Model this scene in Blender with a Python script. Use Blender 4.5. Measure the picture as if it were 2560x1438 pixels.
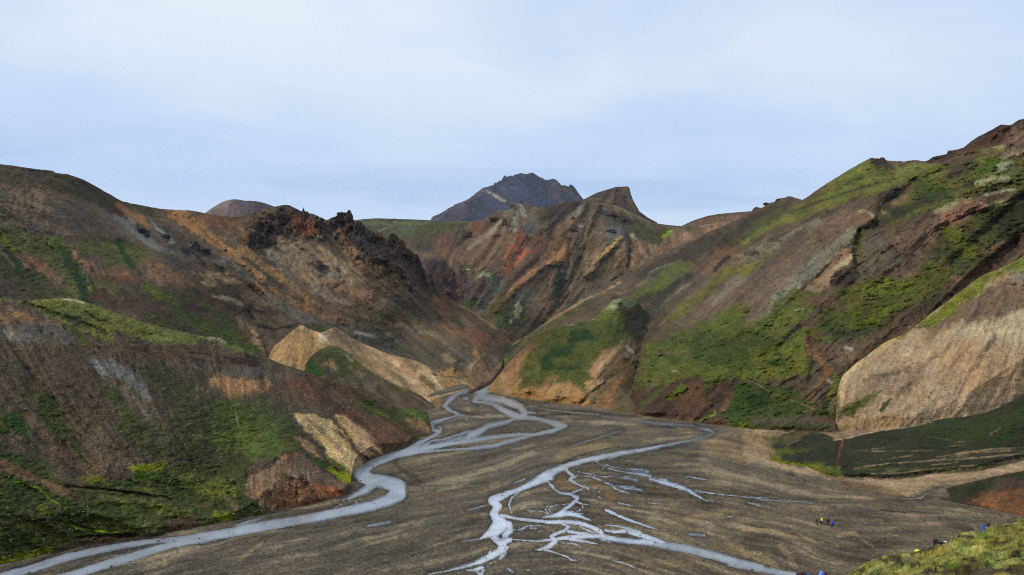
import bpy, bmesh, math, random
import numpy as np
from mathutils import Vector, Matrix, noise as mnoise
random.seed(7)
for o in list(bpy.data.objects): bpy.data.objects.remove(o)
SC = bpy.context.scene
COL = SC.collection
# ------------------------------------------------------------------ camera, world, sun, exposure
F, CX, CY, CAMZ = 2009.0, 1280.0, 719.0, 50.0
PITCH = math.atan((804 - 719) / F)
cd = bpy.data.cameras.new('camera'); cam = bpy.data.objects.new('camera', cd); COL.objects.link(cam)
cd.sensor_width = 36.0; cd.lens = 36.0 * F / 2560; cd.clip_start = 0.5; cd.clip_end = 60000
cam.location = (0, 0, CAMZ); cam.rotation_euler = (math.pi / 2 + PITCH, 0, 0)
SC.camera = cam
SC.view_settings.view_transform = 'Standard'; SC.view_settings.look = 'None'
SC.view_settings.exposure = 0.0; SC.view_settings.gamma = 1.0; SC.view_settings.use_curve_mapping = False
SC.render.engine = 'CYCLES'
SC.cycles.max_bounces = 4; SC.cycles.diffuse_bounces = 2
SC.cycles.use_denoising = False; SC.cycles.filter_width = 1.05
SUN_EL, SUN_AZ = math.radians(38), math.radians(-104)      # azimuth from +Y, negative = to the left
sunv = Vector((math.cos(SUN_EL) * math.sin(SUN_AZ), math.cos(SUN_EL) * math.cos(SUN_AZ), math.sin(SUN_EL)))
sl = bpy.data.lights.new('sun', 'SUN'); sl.energy = 2.6; sl.angle = math.radians(12); sl.color = (1.0, 0.95, 0.88)
so = bpy.data.objects.new('sun', sl); COL.objects.link(so); so.location = (-200, -200, 400)
so.rotation_euler = (-sunv).to_track_quat('-Z', 'Y').to_euler()

class NT:
    """small helper around a node tree"""
    def __init__(s, tree): s.t = tree; s.n = tree.nodes; s.l = tree.links; s.n.clear()
    def node(s, typ, **kw):
        n = s.n.new(typ)
        for k, v in kw.items():
            if k.startswith('i_'):
                key = k[2:]
                key = int(key) if key.isdigit() else key.replace('_', ' ')
                if isinstance(v, bpy.types.NodeSocket): s.l.new(v, n.inputs[key])
                else: n.inputs[key].default_value = v
            else: setattr(n, k, v)
        return n
    def math(s, op, a, b=0.0, c=0.0, clamp=False):
        n = s.n.new('ShaderNodeMath'); n.operation = op; n.use_clamp = clamp
        for i, v in enumerate((a, b, c)):
            if isinstance(v, bpy.types.NodeSocket): s.l.new(v, n.inputs[i])
            else: n.inputs[i].default_value = v
        return n.outputs[0]
    def ramp(s, fac, stops, interp='LINEAR'):
        n = s.n.new('ShaderNodeValToRGB'); r = n.color_ramp; r.interpolation = interp
        while len(r.elements) < len(stops): r.elements.new(0.5)
        for e, (p, c) in zip(r.elements, stops):
            e.position = p; e.color = (*c, 1) if len(c) == 3 else c
        s.l.new(fac, n.inputs[0]); return n.outputs[0]
    def mix(s, fac, a, b, blend='MIX'):
        n = s.n.new('ShaderNodeMix'); n.data_type = 'RGBA'; n.blend_type = blend
        for k, v in ((0, fac), (6, a), (7, b)):
            if isinstance(v, bpy.types.NodeSocket): s.l.new(v, n.inputs[k])
            else: n.inputs[k].default_value = (*v, 1) if isinstance(v, tuple) and len(v) == 3 else v
        return n.outputs[2]

def lin(c):
    c = np.asarray(c, dtype=float) / 255.0
    return np.where(c <= 0.04045, c / 12.92, ((c + 0.055) / 1.055) ** 2.4)
def L3(*c): return tuple(float(x) for x in lin(c))

def build_world():
    w = bpy.data.worlds.new('World'); SC.world = w; w.use_nodes = True
    N = NT(w.node_tree)
    sky = N.node('ShaderNodeTexSky', sky_type='NISHITA', sun_disc=False, sun_elevation=SUN_EL, sun_rotation=SUN_AZ, altitude=600.0)
    clear = N.mix(1.0, sky.outputs[0], (0.10, 0.10, 0.10), 'MULTIPLY')
    tc = N.node('ShaderNodeTexCoord').outputs['Generated']
    sep = N.node('ShaderNodeSeparateXYZ', i_0=tc)
    x, y, z = sep.outputs
    zc = N.math('MAXIMUM', z, 0.0)
    den = N.math('ADD', zc, 0.10)
    u = N.math('DIVIDE', x, den); v = N.math('DIVIDE', y, den)
    def layer(sx, sy, ox, detail, dist, rot=0.0):
        cb = N.node('ShaderNodeCombineXYZ', i_0=u, i_1=v, i_2=0.0)
        mp = N.node('ShaderNodeMapping', i_Vector=cb.outputs[0], i_Scale=(sx, sy, 1), i_Location=(ox, 0, 0), i_Rotation=(0, 0, rot))
        return N.node('ShaderNodeTexNoise', i_Vector=mp.outputs[0], i_Scale=1.0, i_Detail=detail, i_Roughness=0.5, i_Distortion=dist).outputs[0]
    big = layer(0.42, 0.28, 3.7, 4, 0.5, 0.25)
    fine = layer(1.1, 1.5, 9.0, 5, 0.4, -0.2)
    cl = N.math('ADD', N.math('MULTIPLY', big, 0.68), N.math('MULTIPLY', fine, 0.32))
    # thickness of the cloud sheet: pale white-blue where thick, bluer where thin
    el = N.math('ARCSINE', z)
    cloud = N.ramp(cl, [(0.38, L3(194, 214, 248)), (0.48, L3(214, 230, 253)), (0.57, L3(236, 247, 255))])
    # lower sky: a bluer band about ten degrees up, whitish right at the horizon
    lo = N.ramp(N.math('DIVIDE', el, 0.42), [(0.0, L3(222, 236, 250)), (0.26, L3(214, 231, 252)), (0.40, L3(184, 212, 250)), (0.58, L3(194, 218, 252)), (0.85, L3(208, 227, 252))])
    k = N.math('MULTIPLY', N.math('SUBTRACT', 0.40, el), 4.0, clamp=True)
    k2 = N.math('MULTIPLY', k, N.math('SUBTRACT', 1.35, N.math('MULTIPLY', cl, 1.0)), clamp=True)
    col = N.mix(k2, cloud, lo)
    # flat grey-blue cloud slivers low over the ridge
    sliv = layer(0.55, 1.5, 21.3, 3, 0.2, 0.02)
    sm = N.ramp(sliv, [(0.54, (0, 0, 0)), (0.62, (1, 1, 1))])
    lowk = N.math('MULTIPLY', N.math('SUBTRACT', 0.24, el), 12.0, clamp=True)
    col = N.mix(N.math('MULTIPLY', N.math('MULTIPLY', sm, lowk), 0.38), col, L3(170, 197, 236))
    col = N.mix(0.06, col, clear)
    bg = N.node('ShaderNodeBackground', i_Color=col, i_Strength=1.0)
    N.node('ShaderNodeOutputWorld', i_Surface=bg.outputs[0])
build_world()

# ------------------------------------------------------------------ image pixel of a point plus an estimated distance, unprojected to world space
CP, SP = math.cos(PITCH), math.sin(PITCH)
def raydir(px, py):
    u = (np.asarray(px, float) - CX) / F; v = (CY - np.asarray(py, float)) / F
    return u, CP - v * SP, SP + v * CP
def P3(px, py, d):
    u, y, z = raydir(px, py); k = np.asarray(d, float) / y
    return u * k, np.asarray(d, float) + 0 * k, CAMZ + z * k
def dground(py, z0=0.0):
    u, y, z = raydir(0, py)
    return (z0 - CAMZ) * y / np.minimum(z, -0.004)

def T(x0, y0, s):
    def f(a):
        a = np.array([[float(q) for q in t.split(',')] for t in a.split()])
        a[:, 0] = x0 + a[:, 0] / s; a[:, 1] = y0 + a[:, 1] / s
        if a.shape[1] > 2: a[:, 2] /= s
        return a
    return f
ID = T(0, 0, 1)
Z1 = T(0, 380, 3.879); Z2 = T(600, 380, 3.879); Z3 = T(1040, 400, 3.879); Z4 = T(1600, 280, 2.6625)
Z5 = T(0, 720, 3.994); Z6 = T(560, 720, 3.457); Z7 = T(1200, 700, 3.879); Z8 = T(1860, 640, 3.65)
K_ = T(0, 1040, 3.613); L_ = T(600, 1040, 3.613); R_ = T(1200, 1040, 3.613); V_ = T(1860, 1040, 3.613); U_ = T(1000, 930, 5.118)

# ------------------------------------------------------------------ noise
_rt = np.random.RandomState(11).rand(256, 256).astype(np.float32)
def vnoise(x, y, seed=0):
    x = x + seed * 37.17; y = y + seed * 91.7
    xi = np.floor(x).astype(np.int64); yi = np.floor(y).astype(np.int64)
    fx = (x - xi).astype(np.float32); fy = (y - yi).astype(np.float32)
    fx = fx * fx * (3 - 2 * fx); fy = fy * fy * (3 - 2 * fy)
    a = _rt[xi & 255, yi & 255]; b = _rt[(xi + 1) & 255, yi & 255]
    c = _rt[xi & 255, (yi + 1) & 255]; d = _rt[(xi + 1) & 255, (yi + 1) & 255]
    return (a + (b - a) * fx) * (1 - fy) + (c + (d - c) * fx) * fy
def fbm(x, y, cell, oct=4, seed=0, rough=0.55):
    s = 0; a = 1.0; t = 0; x = x / cell; y = y / cell
    for i in range(oct):
        s = s + a * (vnoise(x, y, seed + i * 3) - 0.5) * 2; t += a; a *= rough; x = x * 2.03; y = y * 2.03
    return s / t          # about -1..1
def sstep(a, b, x):
    t = np.clip((x - a) / (b - a), 0, 1); return t * t * (3 - 2 * t)

class Flow:
    """streak noise that follows the fall line (line integral convolution on a raster)"""
    def __init__(s, ctrl, x0, y0, x1, y1, step=2.0, seed=1):
        s.x0, s.y0, s.st = x0, y0, step
        w = int((x1 - x0) / step) + 2; h = int((y1 - y0) / step) + 2
        gx, gy = np.meshgrid(x0 + np.arange(w) * step, y0 + np.arange(h) * step)
        c = ID(ctrl) if isinstance(ctrl, str) else ctrl
        vx = np.zeros((h, w)); vy = np.zeros((h, w))
        for px, py, dx, dy in c:
            n = math.hypot(dx, dy); wt = 1.0 / ((gx - px) ** 2 + (gy - py) ** 2 + 900.0) ** 1.3
            vx += wt * dx / n; vy += wt * dy / n
        m = np.hypot(vx, vy) + 1e-9; vx /= m; vy /= m
        an = fbm(gx, gy, 90, 2, seed + 5) * 0.22
        s.vx = (vx * np.cos(an) - vy * np.sin(an)).astype(np.float32); s.vy = (vx * np.sin(an) + vy * np.cos(an)).astype(np.float32)
        s.w, s.h = w, h; s.seed = seed; s.tex = {}
    def lic(s, cell, length):
        key = (cell, length)
        if key in s.tex: return s.tex[key]
        rs = np.random.RandomState(s.seed * 7 + int(cell * 10))
        cw = int(s.w * s.st / cell) + 3; ch = int(s.h * s.st / cell) + 3
        nz = rs.rand(ch, cw).astype(np.float32)
        iy, ix = np.mgrid[0:s.h, 0:s.w].astype(np.float32)
        stp = max(cell * 0.7, s.st) / s.st; n = max(3, int(length / (stp * s.st) / 2))
        acc = np.zeros((s.h, s.w), np.float32); tot = 0
        for sg in (1, -1):
            x = ix.copy(); y = iy.copy()
            for k in range(n):
                xi = np.clip(x, 0, s.w - 1).astype(np.int32); yi = np.clip(y, 0, s.h - 1).astype(np.int32)
                fx = np.clip(x, 0, s.w - 1) * s.st / cell; fy = np.clip(y, 0, s.h - 1) * s.st / cell
                a = fx.astype(np.int32); b = fy.astype(np.int32); u = fx - a; v = fy - b
                a1 = np.minimum(a + 1, cw - 1); b1 = np.minimum(b + 1, ch - 1)
                wgt = 1 - k / n * 0.8
                acc += wgt * ((nz[b, a] * (1 - u) + nz[b, a1] * u) * (1 - v) + (nz[b1, a] * (1 - u) + nz[b1, a1] * u) * v)
                tot += wgt
                x += sg * stp * s.vx[yi, xi]; y += sg * stp * s.vy[yi, xi]
        acc /= tot; acc -= acc.mean(); acc /= (acc.std() + 1e-6) * 2.0
        s.tex[key] = np.clip(acc, -1.6, 1.6); return s.tex[key]
    def at(s, px, py, cell, length):
        t = s.lic(cell, length)
        x = np.clip((px - s.x0) / s.st, 0, s.w - 1.01); y = np.clip((py - s.y0) / s.st, 0, s.h - 1.01)
        a = x.astype(np.int32); b = y.astype(np.int32); u = x - a; v = y - b
        return (t[b, a] * (1 - u) + t[b, a + 1] * u) * (1 - v) + (t[b + 1, a] * (1 - u) + t[b + 1, a + 1] * u) * v

def poly_sd(x, y, P):
    """signed distance to a closed polygon, positive inside"""
    d = np.full(x.shape, 1e18); ins = np.zeros(x.shape, bool); n = len(P)
    for i in range(n):
        ax, ay = P[i][:2]; bx, by = P[(i + 1) % n][:2]
        ex, ey = bx - ax, by - ay; L = ex * ex + ey * ey + 1e-12
        t = np.clip(((x - ax) * ex + (y - ay) * ey) / L, 0, 1)
        d = np.minimum(d, (x - ax - t * ex) ** 2 + (y - ay - t * ey) ** 2)
        c = (ay > y) != (by > y)
        with np.errstate(divide='ignore', invalid='ignore'):
            xx = ax + (y - ay) * ex / (ey if ey != 0 else 1e-12)
        ins ^= c & (x < xx)
    return np.where(ins, 1, -1) * np.sqrt(d)
def stroke_sd(x, y, P, defw=10.0):
    """half width minus distance to a polyline whose points carry a full width"""
    best = np.full(x.shape, -1e9)
    if len(P) == 1: P = np.vstack([P, P + [[0.5, 0] + [0] * (P.shape[1] - 2)]])
    for i in range(len(P) - 1):
        ax, ay = P[i][:2]; bx, by = P[i + 1][:2]
        wa = P[i][2] if P.shape[1] > 2 else defw; wb = P[i + 1][2] if P.shape[1] > 2 else defw
        ex, ey = bx - ax, by - ay; L = ex * ex + ey * ey + 1e-12
        t = np.clip(((x - ax) * ex + (y - ay) * ey) / L, 0, 1)
        dd = np.sqrt((x - ax - t * ex) ** 2 + (y - ay - t * ey) ** 2)
        best = np.maximum(best, (wa + (wb - wa) * t) / 2 - dd)
    return best

KGAIN = np.array([0.66, 0.625, 0.525])       # photographed colour of a surface -> its own colour (takes the blue skylight out)
def own(c, sat=0.93, dark=0.96):
    l = lin(c); l = l * (l @ np.array([.3, .6, .1]) / 0.13) ** 0.22; y = l @ np.array([.3, .6, .1]); return (y + (l - y) * sat) * KGAIN * dark
def apply_paint(px, py, C, M, paints, flow):
    """M: moss share per vertex"""
    for (kind, pts, col, opt) in paints:
        fe = opt.get('f', 6.0); wp = opt.get('w', 8.0); a = opt.get('a', 0.88); ms = opt.get('m', 0.0)
        pad = fe + wp + 4 + (pts[:, 2].max() / 2 if kind == 's' else 0)
        x0, x1 = pts[:, 0].min() - pad, pts[:, 0].max() + pad; y0, y1 = pts[:, 1].min() - pad, pts[:, 1].max() + pad
        idx = np.nonzero((px > x0) & (px < x1) & (py > y0) & (py < y1))
        if len(idx[0]) == 0: continue
        x = px[idx]; y = py[idx]
        if kind == 's': sd = stroke_sd(x, y, pts); wp = min(wp, max(1.5, pts[:, 2].mean() * 0.36)); fe = min(fe, max(1.5, pts[:, 2].mean() * 0.3))
        else:
            sz = min(np.ptp(pts[:, 0]), np.ptp(pts[:, 1])); kx = min(16.0, .13 * sz); 
            sd = poly_sd(x + kx * fbm(x, y, 70, 3, 61) + .5 * kx * fbm(x, y, 20, 3, 63), y + kx * .8 * fbm(x, y, 70, 3, 62) + .4 * kx * fbm(x, y, 20, 3, 64), pts); fe = fe * 1.4
        nz = 0.8 * fbm(x, y * 1.3, 26, 5, 3) + 0.75 * fbm(x, y * 1.4, 7, 3, 9)
        if flow is not None: nz = nz + 0.40 * flow.at(x, y, 6, 60) + 0.22 * flow.at(x, y, 13, 150)
        wq = wp * (1.7 if flow is not None and opt.get('w') is None else 1.25)
        m = sstep(-fe, fe, np.minimum(sd, fe + wq * (2.0 if kind == 's' else 0.95 if ms > .5 else 1.35)) + wq * nz) * a
        lc = own(col, 1.06, 0.95) * np.array([.94, 1.0, 1.0]) if ms >= .7 else own(col)
        C[idx] = C[idx] * (1 - m[:, None]) + lc * m[:, None]
        M[idx] = M[idx] * (1 - m) + ms * m

# ------------------------------------------------------------------ meshes
def set_props(o, label=None, cat=None, group=None, kind=None):
    if label: o['label'] = label
    if cat: o['category'] = cat
    if group: o['group'] = group
    if kind: o['kind'] = kind
    return o
def link_mesh(name, me, mat=None, parent=None, **kw):
    o = bpy.data.objects.new(name, me); COL.objects.link(o)
    if mat is not None: me.materials.append(mat)
    if parent is not None: o.parent = parent
    return set_props(o, **kw)
def np_mesh(name, V, Q, smooth=True):
    me = bpy.data.meshes.new(name); V = np.ascontiguousarray(V, np.float32); Q = np.ascontiguousarray(Q, np.int32)
    k = Q.shape[1]
    me.vertices.add(len(V)); me.vertices.foreach_set('co', V.ravel())
    me.loops.add(Q.size); me.loops.foreach_set('vertex_index', Q.ravel())
    me.polygons.add(len(Q)); me.polygons.foreach_set('loop_start', np.arange(0, Q.size, k, dtype=np.int32))
    me.polygons.foreach_set('use_smooth', np.full(len(Q), smooth))
    me.update(calc_edges=True)
    return me
def set_col(me, C, M=None):
    a = me.color_attributes.new('Col', 'FLOAT_COLOR', 'POINT')
    buf = np.ones((len(C), 4), np.float32); buf[:, :3] = C
    if M is not None: buf[:, 3] = M
    a.data.foreach_set('color', buf.ravel())
def grid_quads(h, w, mask=None):
    i = np.arange(h * w).reshape(h, w)
    q = np.stack([i[:-1, :-1], i[1:, :-1], i[1:, 1:], i[:-1, 1:]], -1).reshape(-1, 4)
    return q if mask is None else q[mask.ravel()]
def compact(V, Q, *arrs):
    used = np.unique(Q); mp = np.full(len(V), -1, np.int64); mp[used] = np.arange(len(used))
    return (V[used], mp[Q]) + tuple(a[used] for a in arrs)

# ------------------------------------------------------------------ materials
def terrain_mat(name, mpp, grain=0.30, bump=0.6, rough=0.95, pebble=0.0):
    """mpp: metres covered by one image pixel (1/2009 of the distance); fine grain and relief live at that scale"""
    m = bpy.data.materials.new(name); m.use_nodes = True; N = NT(m.node_tree)
    at = N.node('ShaderNodeAttribute', attribute_name='Col')
    co = N.node('ShaderNodeTexCoord').outputs['Object']
    s1 = 1.0 / (mpp * 6.0); s2 = 1.0 / (mpp * 26.0)
    n1 = N.node('ShaderNodeTexNoise', i_Vector=co, i_Scale=s1, i_Detail=3.0, i_Roughness=0.65).outputs[0]
    n2 = N.node('ShaderNodeTexNoise', i_Vector=co, i_Scale=s2, i_Detail=4.0, i_Roughness=0.6).outputs[0]
    g = N.math('ADD', 1.0, N.math('MULTIPLY', N.math('SUBTRACT', n1, 0.5), grain * 3.2))
    g = N.math('MULTIPLY', g, N.math('ADD', 1.0, N.math('MULTIPLY', N.math('SUBTRACT', n2, 0.5), grain * 1.6)))
    hgt = N.math('ADD', N.math('MULTIPLY', n1, mpp * 4.0), N.math('MULTIPLY', n2, mpp * 14.0))
    if pebble > 0:
        vo = N.node('ShaderNodeTexVoronoi', i_Vector=co, i_Scale=1.0 / (mpp * 4.5))
        pv = N.node('ShaderNodeSeparateXYZ', i_0=vo.outputs['Color']).outputs[0]
        pk = N.math('MULTIPLY', N.math('SUBTRACT', pv, 0.45), pebble * 1.7)
        g = N.math('MULTIPLY', g, N.math('ADD', 1.0, pk))
        hgt = N.math('ADD', hgt, N.math('MULTIPLY', vo.outputs['Distance'], mpp * -4.0 * pebble))
    g = N.math('MAXIMUM', g, 0.25)
    gc = N.node('ShaderNodeCombineXYZ', i_0=g, i_1=g, i_2=g).outputs[0]
    col = N.mix(1.0, at.outputs['Color'], gc, 'MULTIPLY')
    bp = N.node('ShaderNodeBump', i_Strength=bump, i_Distance=1.0, i_Height=hgt)
    bs = N.node('ShaderNodeBsdfPrincipled', i_Base_Color=col, i_Roughness=rough, i_Normal=bp.outputs[0])
    bs.inputs['Specular IOR Level'].default_value = 0.12
    N.node('ShaderNodeOutputMaterial', i_Surface=bs.outputs[0])
    return m
def simple_mat(name, c, rough=0.8, spec=0.3, var=0.0, scale=20.0, bump=0.0, gain=True):
    m = bpy.data.materials.new(name); m.use_nodes = True; N = NT(m.node_tree)
    base = tuple(float(x) for x in ((own(c) if gain else lin(c))))
    co = N.node('ShaderNodeTexCoord').outputs['Object']
    nz = N.node('ShaderNodeTexNoise', i_Vector=co, i_Scale=scale, i_Detail=5.0, i_Roughness=0.6).outputs[0]
    g = N.math('ADD', 1.0 - var * 0.5, N.math('MULTIPLY', N.math('SUBTRACT', nz, 0.25), var * 1.4))
    gc = N.node('ShaderNodeCombineXYZ', i_0=g, i_1=g, i_2=g).outputs[0]
    col = N.mix(1.0, base, gc, 'MULTIPLY')
    bs = N.node('ShaderNodeBsdfPrincipled', i_Base_Color=col, i_Roughness=rough)
    bs.inputs['Specular IOR Level'].default_value = spec
    if bump > 0:
        bp = N.node('ShaderNodeBump', i_Strength=0.8, i_Distance=bump, i_Height=nz); N.l.new(bp.outputs[0], bs.inputs['Normal'])
    N.node('ShaderNodeOutputMaterial', i_Surface=bs.outputs[0])
    return m
def water_mat(name, c, rough=0.10, wave=0.02, scale=1.2):
    m = bpy.data.materials.new(name); m.use_nodes = True; N = NT(m.node_tree)
    co = N.node('ShaderNodeTexCoord').outputs['Object']
    n1 = N.node('ShaderNodeTexNoise', i_Vector=co, i_Scale=scale, i_Detail=4.0, i_Roughness=0.6, i_Distortion=0.6).outputs[0]
    n2 = N.node('ShaderNodeTexNoise', i_Vector=co, i_Scale=0.09, i_Detail=3.0).outputs[0]
    base = N.mix(N.math('MULTIPLY', n2, 1.0), tuple(x * 0.82 for x in L3(*c)), tuple(min(1, x * 1.15) for x in L3(*c)))
    foam = N.ramp(n1, [(0.70, (0, 0, 0)), (0.78, (1, 1, 1))])
    base = N.mix(N.math('MULTIPLY', foam, 0.45), base, (0.62, 0.64, 0.66))
    bp = N.node('ShaderNodeBump', i_Strength=1.0, i_Distance=wave, i_Height=n1)
    at = N.node('ShaderNodeAttribute', attribute_name='Col')
    base = N.mix(1.0, base, at.outputs['Color'], 'MULTIPLY')
    bs = N.node('ShaderNodeBsdfPrincipled', i_Base_Color=base, i_Roughness=rough, i_IOR=1.33, i_Normal=bp.outputs[0])
    bs.inputs['Specular IOR Level'].default_value = 0.5
    tr = N.node('ShaderNodeBsdfTransparent'); gl = N.node('ShaderNodeBsdfGlossy', i_Roughness=rough + .06); fr = N.node('ShaderNodeFresnel', i_IOR=1.33)
    thin = N.node('ShaderNodeMixShader', i_0=fr.outputs[0], i_1=tr.outputs[0], i_2=gl.outputs[0])
    mx = N.node('ShaderNodeMixShader', i_0=at.outputs['Alpha'], i_1=thin.outputs[0], i_2=bs.outputs[0])
    N.node('ShaderNodeOutputMaterial', i_Surface=mx.outputs[0])
    return m

# ------------------------------------------------------------------ hill builder
def tps(ctrl, px, py):
    c = ID(ctrl); x = c[:, 0] / 1000; y = c[:, 1] / 1000; v = np.log(c[:, 2]); n = len(c)
    def ph(r2): return np.where(r2 > 1e-12, 0.5 * r2 * np.log(np.maximum(r2, 1e-12)), 0)
    A = np.zeros((n + 3, n + 3)); A[:n, :n] = ph((x[:, None] - x) ** 2 + (y[:, None] - y) ** 2) + np.eye(n) * 1e-4
    A[:n, n] = 1; A[:n, n + 1] = x; A[:n, n + 2] = y; A[n:, :n] = A[:n, n:].T
    s = np.linalg.solve(A, np.concatenate([v, np.zeros(3)]))
    X = np.asarray(px) / 1000; Y = np.asarray(py) / 1000
    r = s[n] + s[n + 1] * X + s[n + 2] * Y
    for i in range(n): r = r + s[i] * ph((X - x[i]) ** 2 + (Y - y[i]) ** 2)
    return np.exp(r)
def curve_y(c, xs):
    c = ID(c) if isinstance(c, str) else c
    o = np.argsort(c[:, 0], kind='stable'); return np.interp(xs, c[o, 0], c[o, 1])
def cat(*a): return np.vstack([q[:, :2] for q in a])

LAYERS = {}
def hill(key, name, top, bottom, ctrl, flow, base, paints, reliefs=(), step=1.8, foot=False, jag=0.0, jagcell=14, macro=14.0, rill=3.0,
         lump=2.2, mpp=None, seed=1, xr=None, stk=1.0, back=0.55, grain=0.30, label=None, extra=None, basemoss=0.0, clamp=(), heave=None, crag=None, ext=(0, 0), steep=0.7, rscale=1.15, matkw={}):
    topc = ID(top) if isinstance(top, str) else top
    x0, x1 = xr or (topc[:, 0].min(), topc[:, 0].max())
    xs = np.arange(x0, x1 + step, step)
    if ext[0]: xs = np.concatenate([np.arange(x0 - ext[0], x0 - 1, 9.0), xs])      # the hill goes on past what the photograph frames
    if ext[1]: xs = np.concatenate([xs, np.arange(xs[-1] + 6, xs[-1] + ext[1], 9.0)])
    yt = curve_y(topc, xs); yb = np.maximum(curve_y(bottom, xs), yt + 1.5)
    if jag: yt = yt + jag * (fbm(xs, xs * 0, jagcell, 4, seed + 40)) * np.clip((yb - yt) / 12, 0, 1)
    rows = int(np.max(yb - yt) / step) + 2
    t = np.linspace(0, 1, rows)[:, None]
    PX = np.broadcast_to(xs, (rows, len(xs))).copy(); PY = yt + (yb - yt) * t
    fl = Flow(flow, x0 - 20, yt.min() - 10, x1 + 20, yb.max() + 10, 2.0, seed)
    C = np.empty(PX.shape + (3,)); C[:] = own(base); M = np.full(PX.shape, float(basemoss))
    apply_paint(PX, PY, C, M, paints, fl)
    s24, s9, s4 = fl.at(PX, PY, 26, 240), fl.at(PX, PY, 10, 150), fl.at(PX, PY, 4.5, 60)
    f60, f14, f5 = fbm(PX, PY, 70, 4, seed), fbm(PX, PY * 1.6, 16, 4, seed + 2), fbm(PX, PY * 1.5, 5, 2, seed + 4)
    wx = (PX + 8 * f14) / 1.7; wy = PY * 1.7 + 0.32 * PX + 6 * f14 + 3 * f5
    bil = 0.55 - np.abs(fbm(wx, wy, 17, 3, seed + 8)) * 2.2 + 0.25 - np.abs(fbm(wx, wy, 7, 2, seed + 9)) * 0.9      # rounded cushions, sharp creases
    rdg = 0.5 - np.abs(fbm(PX, PY, 30, 5, seed + 15)) * 2.4
    # colour variation: streaks down the fall line on bare ground, mottled cushions on moss
    rock = 1 - M
    var = 1 + rock * (0.13 * stk * s24 + 0.18 * stk * s9 + 0.18 * s4 + 0.26 * f14 + 0.24 * f5 + 0.16 * f60) + M * (0.10 * s24 + 0.06 * s9 + 0.40 * f14 + 0.36 * f5 + 0.22 * f60 + 0.16 * fbm(wx, wy, 5, 2, seed + 12))
    if heave is not None: var = 1 + (var - 1) * 0.35
    C *= np.clip(var, 0.35, 1.9)[..., None]
    lnc = np.exp(-(fl.at(PX, PY, 8, 170) / .2) ** 2) * sstep(-.2, .5, fbm(PX, PY, 50, 3, seed + 93)); C *= (1 - .20 * stk * lnc * rock)[..., None]
    lnd = np.exp(-(fl.at(PX, PY, 5, 110) / .2) ** 2); C *= (1 + .16 * stk * lnd * rock)[..., None]
    hue = fbm(PX, PY, 34, 4, seed + 6)
    C[..., 0] *= 1 + 0.08 * hue * rock + 0.26 * hue * M; C[..., 2] *= 1 - 0.14 * hue * rock - 0.22 * hue * M
    # bare specks: dark stones and pale stones on scree, brown soil gaps in moss
    spk = fbm(PX, PY * 1.3, 4.2, 2, seed + 21)
    dk = sstep(0.42, 0.62, spk) * sstep(-0.2, 0.5, fbm(PX, PY, 60, 3, seed + 22)); C *= (1 - 0.45 * dk * (rock * .8 + .2))[..., None]
    lt = sstep(0.50, 0.66, fbm(PX, PY * 1.3, 4.0, 2, seed + 23)) * rock * sstep(-0.1, 0.5, fbm(PX, PY, 80, 3, seed + 24)); C *= (1 + 0.5 * lt)[..., None]
    gap = M * sstep(0.22, 0.55, 0.7 * fbm(wx, wy, 24, 4, seed + 25) + 0.35 * f5)
    C += (own((70, 56, 42)) - C) * (0.6 * gap)[..., None]
    _c = ID(ctrl); D = tps(ctrl, np.clip(PX, min(_c[:, 0].min(), x0), max(_c[:, 0].max(), x1)), PY)
    if foot:
        dg = np.broadcast_to(dground(np.maximum(yb, 840), 0.0)[None, :], PY.shape); hgt = (yb - yt)[None, :]
        k = sstep(0, 1, 1 - (yb - PY) / np.clip(hgt * 0.25, 3, 40)); k = k * sstep(850, 880, yb)[None, :]
        if foot is not True: k = k * (sstep(foot[0] - 20, foot[0], xs) * (1 - sstep(foot[1], foot[1] + 20, xs)))[None, :]
        D = D * (1 - k) + dg * k
        calm = np.clip((yb - PY) / 10, 0, 1)
    else: calm = 1.0
    for ck, lim in clamp:          # stay behind the hills that stand in front
        Lc = LAYERS[ck]; cx = Lc['xs']; ii = np.clip(np.searchsorted(cx, xs), 0, len(cx) - 1)
        okc = (xs >= cx[0]) & (xs <= min(cx[-1], lim)); tt = (PY - Lc['yt'][ii]) / (Lc['yb'][ii] - Lc['yt'][ii])
        jj = np.clip(np.round(tt * (Lc['rows'] - 1)).astype(int), 0, Lc['rows'] - 1)
        Df = Lc['D'][jj, ii[None, :] + 0 * jj] * 1.016 + 1; use = okc[None, :] & (tt > -0.001) & (tt < 1.3)
        D = np.where(use, D + (np.maximum(D, Df) - D) * (1 - sstep(lim - 70, lim, xs))[None, :], D)
    lr = np.log(D); stp_ = (PY[1:] - PY[:-1]) / F * steep      # a hillside never leans over: going down it always comes nearer
    for r_ in range(rows - 2, -1, -1): lr[r_] = np.maximum(lr[r_], lr[r_ + 1] + stp_[r_])
    D = np.exp(lr)
    rel = macro * f60 + rill * (1.9 * s24 + 1.0 * s9 + 0.30 * s4) * (rock * 0.75 + 0.25) + lump * (rock * (1.5 * f14 + 1.7 * rdg + 0.4 * f5) + M * (2.3 * bil + 2.4 * f14))
    ln9 = np.exp(-(s9 / .22) ** 2) * sstep(-.3, .5, fbm(PX, PY, 45, 3, seed + 90)); ln24 = np.exp(-(s24 / .16) ** 2) * sstep(-.4, .4, fbm(PX, PY, 90, 3, seed + 91))
    ln5 = np.exp(-(fl.at(PX, PY, 6, 90) / .25) ** 2)
    rel = rel - rill * (1.5 * ln24 + 0.9 * ln9 + 0.35 * ln5) * (rock * .85 + .15)
    cut = sstep(0.55, 1.5, fl.at(PX, PY, 15, 260)) + 0.5 * sstep(0.6, 1.5, fl.at(PX, PY, 7, 130))
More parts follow.
